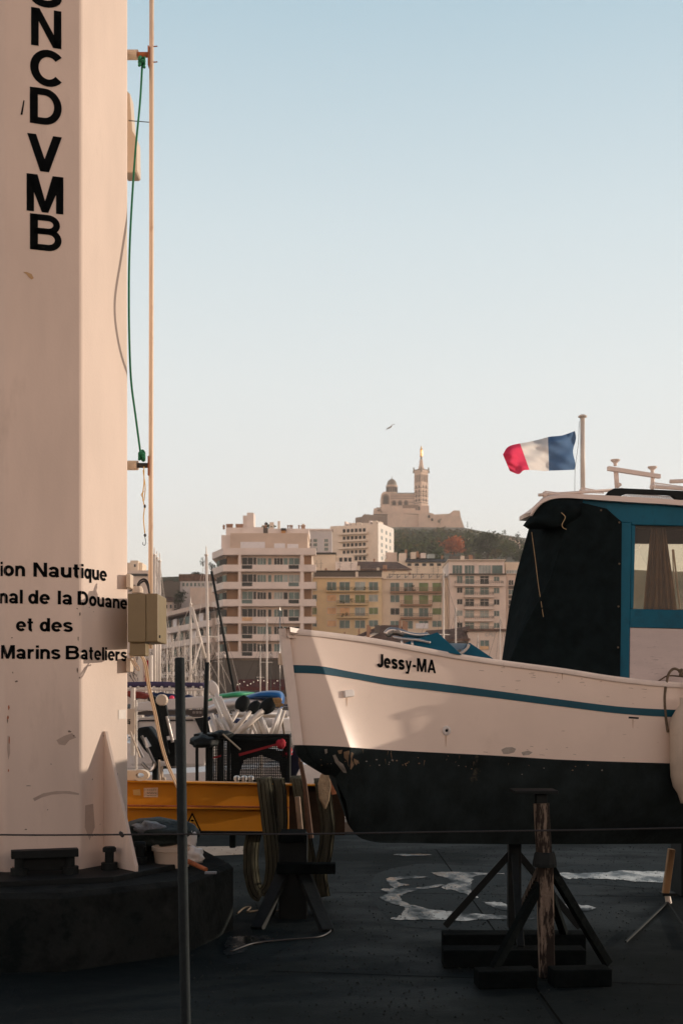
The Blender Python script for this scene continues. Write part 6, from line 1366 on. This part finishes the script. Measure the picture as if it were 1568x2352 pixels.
def clutter(B_, x0, x1, ytop, y0, n):
    for k in range(n):
        x = rc_.uniform(x0, x1); yy = y0+rc_.uniform(0,2); a = B_.L(x); z = B_.Z(ytop); q = rc_.random(); g = MB()
        if q < .35:
            g.tube([(a,yy,z-.1),(a,yy,z+rc_.uniform(1.2,2.6))], .035, 4); 
            for h in (.9,1.2,1.5): g.tube([(a-.4,yy,z+h),(a+.4,yy,z+h)], .025, 4)
            g.build('aerial', m_rail, B_.o)
        elif q < .7: w = rc_.uniform(.3,.8); g.bb((a-w/2,yy,z-.1),(a+w/2,yy+.8,z+rc_.uniform(.6,1.4))); g.build('chimney', rc_.choice((mf_b,m_chim,mf_d)), B_.o)
        else: g.lathe((a,yy,z-.1), [(.18,0),(.18,.5),(.28,.55),(.05,.8)], 8); g.build('roof_vent', m_chim, B_.o)
clutter(A, 505, 705, ya(228), 4, 8); clutter(C, 720, 875, yc(-40), 3, 9); clutter(D, 900, 1020, yc(-8), 4, 8); clutter(E_, 1035, 1155, ye(196), 3, 9); clutter(H1, 830, 905, 1282, 6.4, 5); clutter(H2, 935, 1025, 1276, 6.4, 7); clutter(B, 765, 860, yb(886), 5, 6)
# ---- left background houses
HL = Bld('left_grey_house', 'tall grey house behind the olive box with a square roof tower', 'house', 315, 270.)
HL.box('wall', mf_e, 262, 345, 1310, 1620, 0, 12); HL.box('roof_tower', mf_d, 270, 322, 1289, 1312, 3, 9); HL.box('roof_tower', mf_d, 296, 314, 1285, 1312, 2, 8); HL.win(305, 309, 1294, 1300, mg_d, y=1.95, mull=0); HL.box('eaves', m_rdk, 262, 340, 1318, 1323, -.4, 0)
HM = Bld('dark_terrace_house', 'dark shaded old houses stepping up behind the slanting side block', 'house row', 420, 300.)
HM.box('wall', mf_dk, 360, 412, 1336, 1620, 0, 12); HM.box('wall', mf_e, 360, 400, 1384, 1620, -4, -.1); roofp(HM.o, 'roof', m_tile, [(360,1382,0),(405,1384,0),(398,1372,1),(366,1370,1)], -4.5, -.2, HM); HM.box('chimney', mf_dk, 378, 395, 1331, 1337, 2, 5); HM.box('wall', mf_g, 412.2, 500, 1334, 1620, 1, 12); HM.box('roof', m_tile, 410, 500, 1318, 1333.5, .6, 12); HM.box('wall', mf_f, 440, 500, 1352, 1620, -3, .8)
for x in range(418,490,9): HM.win(x, x+5, 1338, 1346, mg_t, y=.95, mull=0)
for x in range(366,410,10): HM.win(x, x+4, 1392, 1400, mg_d, y=-4.05, mull=0)
# far quay trees: bare, twiggy crowns
def bare_tree(x, d, h, seed, label):
    r_ = random.Random(seed); b = Vector((at(x,HY,d).x, d, 0)); t = thing('bare_tree', label, 'tree', b, group='bare trees on the far quay'); g = MB(); g.tube([b, b+Vector((.1,0,h*.35))], [.22,.16], 7); g.build('trunk', m_bark, t); g = MB()
    def br(p, dr, L_, r0, dep):
        e = p+dr*L_; g.tube([p, (p+e)/2+Vector((r_.gauss(0,.05),r_.gauss(0,.05),0))*L_, e], [r0,r0*.8,r0*.55], 4, cap=False)
        if dep:
            for _ in range(3):
                n = (dr+Vector((r_.gauss(0,.45),r_.gauss(0,.45),r_.uniform(-.1,.5)))).normalized(); br(e, n, L_*r_.uniform(.6,.8), r0*.6, dep-1)
    for k in range(6):
        a = k*1.05+r_.random(); br(b+Vector((.1,0,h*(.28+.02*k))), Vector((math.cos(a)*.55,math.sin(a)*.55,.8)).normalized(), h*.24, .09, 3)
    g.build('crown', m_bark, t)
for i, x in enumerate((318,378,400,425,455,474)):
    bare_tree(x, 182+i*1.3, 8.5+(i % 3), 90+i, ['leftmost bare tree on the far quay, seen below the olive box','bare tree on the far quay just right of the olive box','bare tree on the far quay left of the grey post','bare tree on the far quay behind the grey post','bare tree on the far quay between the medium mast and grey post','rightmost bare tree on the far quay at the tower corner'][i])
# ------------------------------------------------------------------ hill, fort, basilica
from mathutils import noise as nz
def htop(x): return 1207+max(0,870-x)*.62+max(0,x-1055)*.16+max(0,x-1260)*.25
def hz(X, Y):
    # ground height: foot of the slope behind the houses, crest under the fort
    Yc = max(430, min(Y, 1000)); x = CX+X/max(Yc,500)*F; t = max(0, min(1, (Yc-440)/560))**.8
    yp = 1302+(htop(x)-1302)*t; h = EYE+(HY-yp)/F*Yc
    if Y > 1000: h *= max(.25, 1-(Y-1000)/750)
    return h+(2.2*nz.noise(Vector((X/45, Y/45, 0)))+.8*nz.noise(Vector((X/14, Y/14, 3)))-1.2)*min(1, Y/700)
m_hill = mat('hill_scrub', (.05,.06,.025), .95, .4, .06, bump=.5, bscale=.5, col2=(.17,.14,.08), stain=(.03,.045,.018), sscale=.05, samt=.5)
g = MB(); xs_ = [-600+14*i for i in range(100)]; ys_ = [420+15*j for j in range(80)]
g.grid([[(X, Y, -1+ (hz(X,Y)+1)*min(1,(Y-420)/40+.0)) for X in xs_] for Y in ys_]); tag(g.build('hill', m_hill, smooth=True, fix=False), kind='structure')
g = MB(); g.add([(-630,420,-.5),(785,420,-.5),(785,1630,-.5),(-630,1630,-.5)], [(0,1,2,3)]); tag(g.build('far_land', m_hill, fix=False), kind='structure')
# Basilica
m_st = mat('pale_limestone', (.68,.52,.41), .85, .1, .2, stain=(.52,.38,.29), sscale=.12, samt=.45, sharp=.2); m_st2 = mat('dark_stone_band', (.25,.165,.115), .85, .1, .3); m_lead = mat('lead_dome', (.24,.19,.14), .6, .12, .3); m_gold = mat('gilded_copper', (.80,.48,.16), .3, .1, 1, metal=.8); m_open = mat('belfry_opening', (.05,.036,.03), .9, .1)
kn = lambda zx: 746.3+zx*.2563
yn = lambda zy: 975.9+zy*.2563
ND = 1040.; NK = ND/F
def nX(zx): return (kn(zx)-CX)*NK
def nZ(zy): return EYE+(HY-yn(zy))*NK
bas = thing('hilltop_basilica', 'striped stone basilica with dome and tall belfry crowning the hill', 'church', (nX(720), ND, nZ(800)))
def nb(part, m, x0, x1, y0, y1, a, b, par=None, bev=0): return MB().bb((nX(x0),ND+a,nZ(y0)),(nX(x1),ND+b,nZ(y1))).build(part, m, par or bas, bevel=bev)
# belfry, turned 45 degrees
tc = Vector((nX(860), ND, 0)); hw = (nX(920)-nX(800))/2/math.sqrt(2)*1.02; R45 = Matrix.Rotation(R(42),3,'Z')
def tw(part, m, z0, z1, h_, par=None): g = MB(); g.box(tc+Vector((0,0,(z0+z1)/2)), (2*h_,2*h_,z1-z0), R45); return g.build(part, m, par or bas)
tw('tower', m_st, nZ(800), nZ(520), hw); tw('belfry', m_open, nZ(519.9), nZ(452), hw*.86); tw('belfry_head', m_st, nZ(451.9), nZ(432), hw)
for y in (520,536,552,570,588,606,622,641,660,682,705,728): tw('string_course', m_st2 if y % 4 else m_st, nZ(y+3), nZ(y-3), hw*1.05)
for i in range(4):
    rm = Matrix.Rotation(R(42+90*i),3,'Z')
    for u in (-.92,-.45,0,.45,.92):
        g = MB(); g.box(tc+rm@Vector((u*hw,-hw*.93,0))+Vector((0,0,(nZ(519.8)+nZ(452))/2)), (hw*(.22 if abs(u) > .9 else .14), hw*.14, nZ(452)-nZ(519.8)), rm); g.build('belfry_column', m_st, bas)
    for z in (560,600,640,680):
        for u in (-.4,.4):
            g = MB(); g.box(tc+rm@Vector((u*hw,-hw*1.0,0))+Vector((0,0,nZ(z))), (hw*.22,.5,2.4), rm); g.build('tower_window', m_open, bas)
    g = MB(); q = tc+rm@Vector((hw*1.08,-hw*1.08,0)); g.lathe(q+Vector((0,0,nZ(432))), [(.9,0),(.9,1.8),(.5,2),(.6,3),(.7,4),(.35,4.6),(.3,5)], 8); g.build('corner_angel', m_lead, bas)
tw('cornice', m_st, nZ(431.9), nZ(412), hw*1.16); tw('balustrade', m_st2, nZ(411.9), nZ(403), hw*1.1)
g = MB(); q = tc+Vector((0,0,0)); g.lathe(q, [(hw*.72,nZ(402.9)),(hw*.62,nZ(392)),(hw*.42,nZ(360)),(hw*.36,nZ(335)),(hw*.42,nZ(332)),(hw*.34,nZ(322)),(hw*.30,nZ(312))], 8); g.build('pedestal', m_st, bas)
g = MB(); g.lathe(q, [(hw*.24,nZ(311.9)),(hw*.18,nZ(302)),(hw*.20,nZ(290))], 10); g.build('statue_base', m_lead, bas)
g = MB(); z0 = nZ(290); s_ = (nZ(190)-nZ(290))
g.lathe(q+Vector((0,0,z0)), [(.115*s_,0),(.12*s_,.15*s_),(.105*s_,.4*s_),(.11*s_,.6*s_),(.115*s_,.72*s_),(.06*s_,.79*s_),(.055*s_,.82*s_),(.065*s_,.88*s_),(.05*s_,.95*s_),(.02*s_,.985*s_),(.01*s_,1.0*s_)], 10); g.lathe(q+Vector((.07*s_,-.06*s_,z0+.6*s_)), [(.03*s_,0),(.05*s_,.06*s_),(.045*s_,.14*s_),(.02*s_,.19*s_)], 8); g.build('gilded_statue', m_gold, bas, smooth=True)
# nave (recedes slightly), transept, dome
nb('nave', m_st, 585, 812, 800, 612, 2, 16); g = MB(); g.prism([Vector((nX(560),ND+1.5,nZ(612))),Vector((nX(560),ND+9,nZ(592))),Vector((nX(560),ND+16.5,nZ(612)))], (nX(815)-nX(560),0,0)); g.build('nave_roof', m_lead, bas)
for y in (626,640,655,690,722,735,748): nb('string_course', m_st2, 585, 812, y+2, y-2, 1.7, 2.0)
def arch(part, cx, yb_, w, h, off, m, par=None):
    g = MB(); P = [Vector((nX(cx-w/2),ND+off,nZ(yb_))), Vector((nX(cx+w/2),ND+off,nZ(yb_)))]+[Vector((nX(cx)+math.cos(a)*w/2*.2563*NK, ND+off, nZ(yb_-h+w/2)+math.sin(a)*w/2*.2563*NK)) for a in [math.pi*k/8 for k in range(9)]]; g.prism(P, (0,.4,0)); return g.build(part, m, par or bas)
for cx in (618,672,725): arch('arch_surround', cx, 716, 40, 44, 1.6, m_st2); arch('nave_window', cx, 715, 22, 32, 1.45, m_open)
nb('transept', m_st, 500, 585, 800, 640, -3, 20)
g = MB(); P = [Vector((nX(500),ND-3,nZ(640))),Vector((nX(585),ND-3,nZ(640)))]+[Vector((nX(542.5)+math.cos(a)*42.5*.2563*NK,ND-3,nZ(640)+math.sin(a)*38*.2563*NK)) for a in [math.pi*k/10 for k in range(11)]]; g.prism(P, (0,22,0)); g.build('transept_gable', m_st, bas)
arch('arch_surround', 542, 716, 64, 92, -3.3, m_st2); arch('transept_window', 542, 714, 40, 74, -3.5, m_open)
nb('string_course', m_st2, 499, 586, 742, 738, -3.3, -3)
dcx = Vector((nX(601), ND+9, 0)); k_ = .2563*NK
g = MB(); g.lathe(dcx, [(52*k_,nZ(640)),(52*k_,nZ(605)),(48*k_,nZ(603)),(48*k_,nZ(540)),(54*k_,nZ(538)),(54*k_,nZ(530)),(48*k_,nZ(526))], 16); g.build('drum', m_st, bas)
for i in range(16):
    a = 2*math.pi*(i+.5)/16; g = MB(); g.box(dcx+Vector((math.cos(a)*48*k_, math.sin(a)*48*k_, nZ(568))), (.8,1.3,4.4), Matrix.Rotation(a,3,'Z')); g.build('drum_window', m_open, bas)
g = MB(); g.lathe(dcx, [(46*k_*math.cos(t), nZ(526)+58*k_*math.sin(t)) for t in [i*math.pi/2/8 for i in range(8)]]+[(4*k_,nZ(466)),(2*k_,nZ(460)),(.8*k_,nZ(440))], 16); dm = g.build('dome', m_lead, bas); smooth_by_angle(dm, 40)
# crypt terraces
nb('crypt_wall', m_st, 435, 800, 812, 760, -8, 20); nb('crypt_wall', m_st, 500, 700, 760.1, 736, -6, 18); nb('terrace_wall', m_st, 690, 925, 812, 778, -9, 8); nb('porch', m_st, 800, 925, 800, 735, -7, 0); arch('porch_door', 838, 776, 14, 36, -7.3, m_open); nb('crypt_wall', m_st2, 458, 500, 760, 740, 0, 16)
nb('buttress', m_st2, 690, 830, 790, 730, -7.5, -6.5)
fort = thing('hill_fort', 'stone fortress walls and bastion around the foot of the basilica', 'fortress', (nX(800), ND-20, nZ(890)))
def fw(part, m, pts, d0, th):
    g = MB(); P = [at(kn(x), yn(y), ND+d0) for x,y in pts]; g.prism(P, (0,th,0)); return g.build(part, m, fort)
fw('rampart', m_st, [(560,930),(560,800),(690,752),(700,798),(830,806),(850,790),(850,930)], -22, 12); fw('rampart', m_st2, [(330,930),(332,815),(350,802),(440,806),(560,810),(560.5,930)], -14, 10); fw('rampart', m_st, [(835,930),(838,812),(880,782),(960,792),(985,806),(1000,850),(1000,930)], -26, 14); fw('rampart', m_st, [(985,930),(985,802),(1110,796),(1150,766),(1206,768),(1215,830),(1245,915),(1248,960),(985,960)], -20, 18)
fw('rampart', m_st2, [(270,940),(272,832),(332,822),(332,940)], -10, 10)
for x, y, w, h in ((470,752,30,10),(350,798,10,8),(380,800,12,6),(500,768,8,10)): fw('small_roof', m_st2, [(x,y+h),(x,y),(x+w,y),(x+w,y+h)], -12, 6)
arch_d = ND; 
for x, y in ((930,818),(958,846)): fw('gateway', m_open, [(x-9,y+14),(x-9,y-6),(x,y-12),(x+9,y-6),(x+9,y+14)], -27, .8)
# the wooded slope: one mass
def wood(name, spots, m_list, nleaf, label, cat, seed, kind=None):
    r_ = random.Random(seed); g = MB()
    for (X, Y, Z, rr, mi) in spots:
        cl = [(Vector((r_.gauss(0,.45)*rr, r_.gauss(0,.45)*rr, r_.uniform(.1,1.1)*rr)), r_.uniform(.35,.6)) for _ in range(6)]
        for i in range(nleaf):
            o, q = r_.choice(cl); v = Vector((r_.gauss(0,1), r_.gauss(0,1), r_.gauss(0,1))).normalized(); p = Vector((X,Y,Z))+o+v*q*rr*r_.random()**.3; s_ = rr*r_.uniform(.10,.24)
            a = (v+Vector((r_.gauss(0,.6), r_.gauss(0,.6), r_.gauss(0,.6)))).normalized(); b = a.orthogonal().normalized(); a2 = a.cross(b); g.add([p-b*s_, p+a2*s_*.7, p+b*s_, p-a2*s_*.7], [(0,1,2,3)], mi)
    return g.build(name, m_list, fix=False)
r_ = random.Random(5); sp_ = []
for i in range(2500):
    X = r_.uniform(18, 230); Y = r_.uniform(440, 1000); Z = hz(X, Y)
    px_ = CX+X/Y*F; py_ = HY-(Z-EYE)/Y*F
    if px_ < 880 or px_ > 1230: continue
    rr_ = r_.uniform(4, 7.5)*(.6+.4*Y/1000); pt_ = HY-(Z+rr_*1.5-EYE)/Y*F
    if pt_ < htop(px_)-1: continue
    if px_ > 1085 and (Y < 560 or r_.random() < .3): continue
    if 1000 < px_ < 1085 and Y < 600: continue
    sp_.append((X, Y, Z-1, rr_, r_.choice((0,0,1,1,1,2))))
o = wood('wooded_slope', sp_, [ml_dk, ml_md, ml_ol], 64, None, None, 8); tag(o, 'dense dark green pine wood covering the slope under the fortress', 'wood', kind='stuff')
def tree_at(x, y, d, rpx, m_, label, seed, n=700, rz_=.9):
    c = at(x, y, d); r = rpx*d/F; shrub('broadleaf_tree', c, (r, r, r*rz_), n, m_, label, 'tree', seed=seed, trunk=c.z-r*1.5, leaf=r*.11, group='trees on and below the hill')
tree_at(1040, 1254, 560, 27, ml_au, 'rust red autumn tree at the foot of the wooded slope', 1, 1500, .75)
tree_at(1118, 1250, 520, 32, ml_dk, 'big dark evergreen right of the autumn tree', 2, 1500, .85)
tree_at(1160, 1262, 500, 20, ml_md, 'olive green tree against the black canvas edge', 3, 900)
tree_at(1135, 1272, 470, 14, ml_ol, 'small round yellow green tree above the taupe block', 4, 600, .8)
tree_at(1075, 1240, 640, 16, ml_md, 'mid green tree behind the autumn tree', 5, 700)
tree_at(1195, 1280, 420, 16, ml_dk, 'dark bush tree close beside the black canvas', 6, 700)
tree_at(1158, 1222, 900, 7, ml_md, 'tiny tree on the skyline of the right ridge', 7, 250)
tree_at(1188, 1228, 880, 8, ml_dk, 'small dark tree on the right end of the ridge', 8, 250)
tree_at(1009, 1196, 1000, 6, ml_dk, 'small round tree before the fort bastion', 9, 200)
tree_at(452, 1320, 330, 12, ml_dk, 'umbrella pine on the rocky rise left of the rose tower', 10, 700, .55); tree_at(466, 1290, 345, 7, ml_dk, 'tall thin pine behind the umbrella pine', 11, 350, 1.6); tree_at(486, 1300, 340, 9, ml_dk, 'dark pine touching the left edge of the rose tower', 12, 500, 1.3); tree_at(305, 1352, 262, 10, ml_dk, 'dark tree beside the olive box top', 13, 500); tree_at(415, 1372, 290, 16, ml_dk, 'dark garden tree among the old houses behind the slanting block', 14, 700, 1.)
# small houses on the slope
for i, (x, y, w, h, d, m_, lb_) in enumerate(((1071,1232,14,14,640,mf_b,'pale house above the autumn tree'),(1058,1240,12,10,620,mf_d,'beige house half sunk in the slope trees'),(1185,1240,20,9,700,mf_d,'long house with a tiled roof near the ridge'),(1168,1236,12,7,760,mf_b,'tiny pale house on the right ridge'),(1195,1250,22,10,600,mf_f,'brown roofed house beside the canvas edge'))):
    b_ = Bld('hillside_house', lb_, 'house', x, d, group='houses on the hillside'); b_.box('wall', m_, x-w/2, x+w/2, y, y+h*2.4, 0, 6); roofp(b_.o, 'roof', m_tile, [(x-w/2-.6,y+.3,0),(x+w/2+.6,y+.3,0),(x+w/2-1.5,y-3,1),(x-w/2+1.5,y-3,1)], -.5, 4, b_)
    for q in range(2): b_.win(x-w/4+q*w/2-1.2, x-w/4+q*w/2+1.2, y+2.5, y+6, mg_d, mull=0)
for x, y, h in ((1073,1198,14),(1126,1222,9),(1134,1220,8),(1104,1225,7)):
    g = MB(); g.tube([at(x,y+h,940), at(x,y,940)], .25, 5); o = g.build('ridge_mast', m_rail); tag(o, {1073:'lamp mast at the foot of the bastion',1126:'thin mast on the right ridge',1134:'second thin mast right of its twin on the ridge',1104:'short pole on the ridge right of the fort'}[x], 'mast')
# ------------------------------------------------------------------ gull
gd = 60.; gp = at(895, 982, gd)
gu = thing('gull', 'gull gliding with spread wings in the empty sky left of the belfry', 'bird', gp); s_ = 12*gd/F
m_gull = mat('gull_grey', (.38,.33,.28), .8, .15, 6)
g = MB(); g.lathe(gp, [(.02*s_,-.55*s_),(.10*s_,-.3*s_),(.14*s_,0),(.11*s_,.25*s_),(.06*s_,.38*s_),(.075*s_,.46*s_),(.05*s_,.54*s_),(.012*s_,.66*s_)], 10, axis=(-.55,-.2,-.35)); g.build('body', m_gull, gu, smooth=True)
for sgn_, tip in ((1,(11,-7)),(-1,(-9,7))):
    c0_ = gp; e = at(895+tip[0],982+tip[1],gd+.12*sgn_); mid = (c0_+e)/2+Vector((0,0,.28*s_)); rows = []
    for i, p in enumerate(bez([c0_, mid, e],5)):
        u = i/10; w = s_*(.17*(1-u)**.6+.02); ch = Vector((.75,.1,.35)).normalized(); rows.append([p+ch*w, p+Vector((0,0,.02*s_)), p-ch*w*.7])
    g = MB(); g.grid(rows); g.build('wing', m_gull, gu, smooth=True, solid=.03*s_, fix=False)

# ------------------------------------------------------------------ evening haze over the town
HAZE = .00026
g = MB(); g.bb((-640,-70,-5.5),(790,1640,215)); hzo = g.build('haze', [bpy.data.materials.new('haze_air')]); tag(hzo, kind='stuff')
hm = hzo.data.materials[0]; hm.use_nodes = True; N = hm.node_tree.nodes; N.remove(N['Principled BSDF']); pv = N.new('ShaderNodeVolumePrincipled'); pv.inputs['Color'].default_value = (.97,.90,.82,1); pv.inputs['Density'].default_value = HAZE; pv.inputs['Anisotropy'].default_value = .2
hm.node_tree.links.new(pv.outputs[0], N['Material Output'].inputs['Volume'])
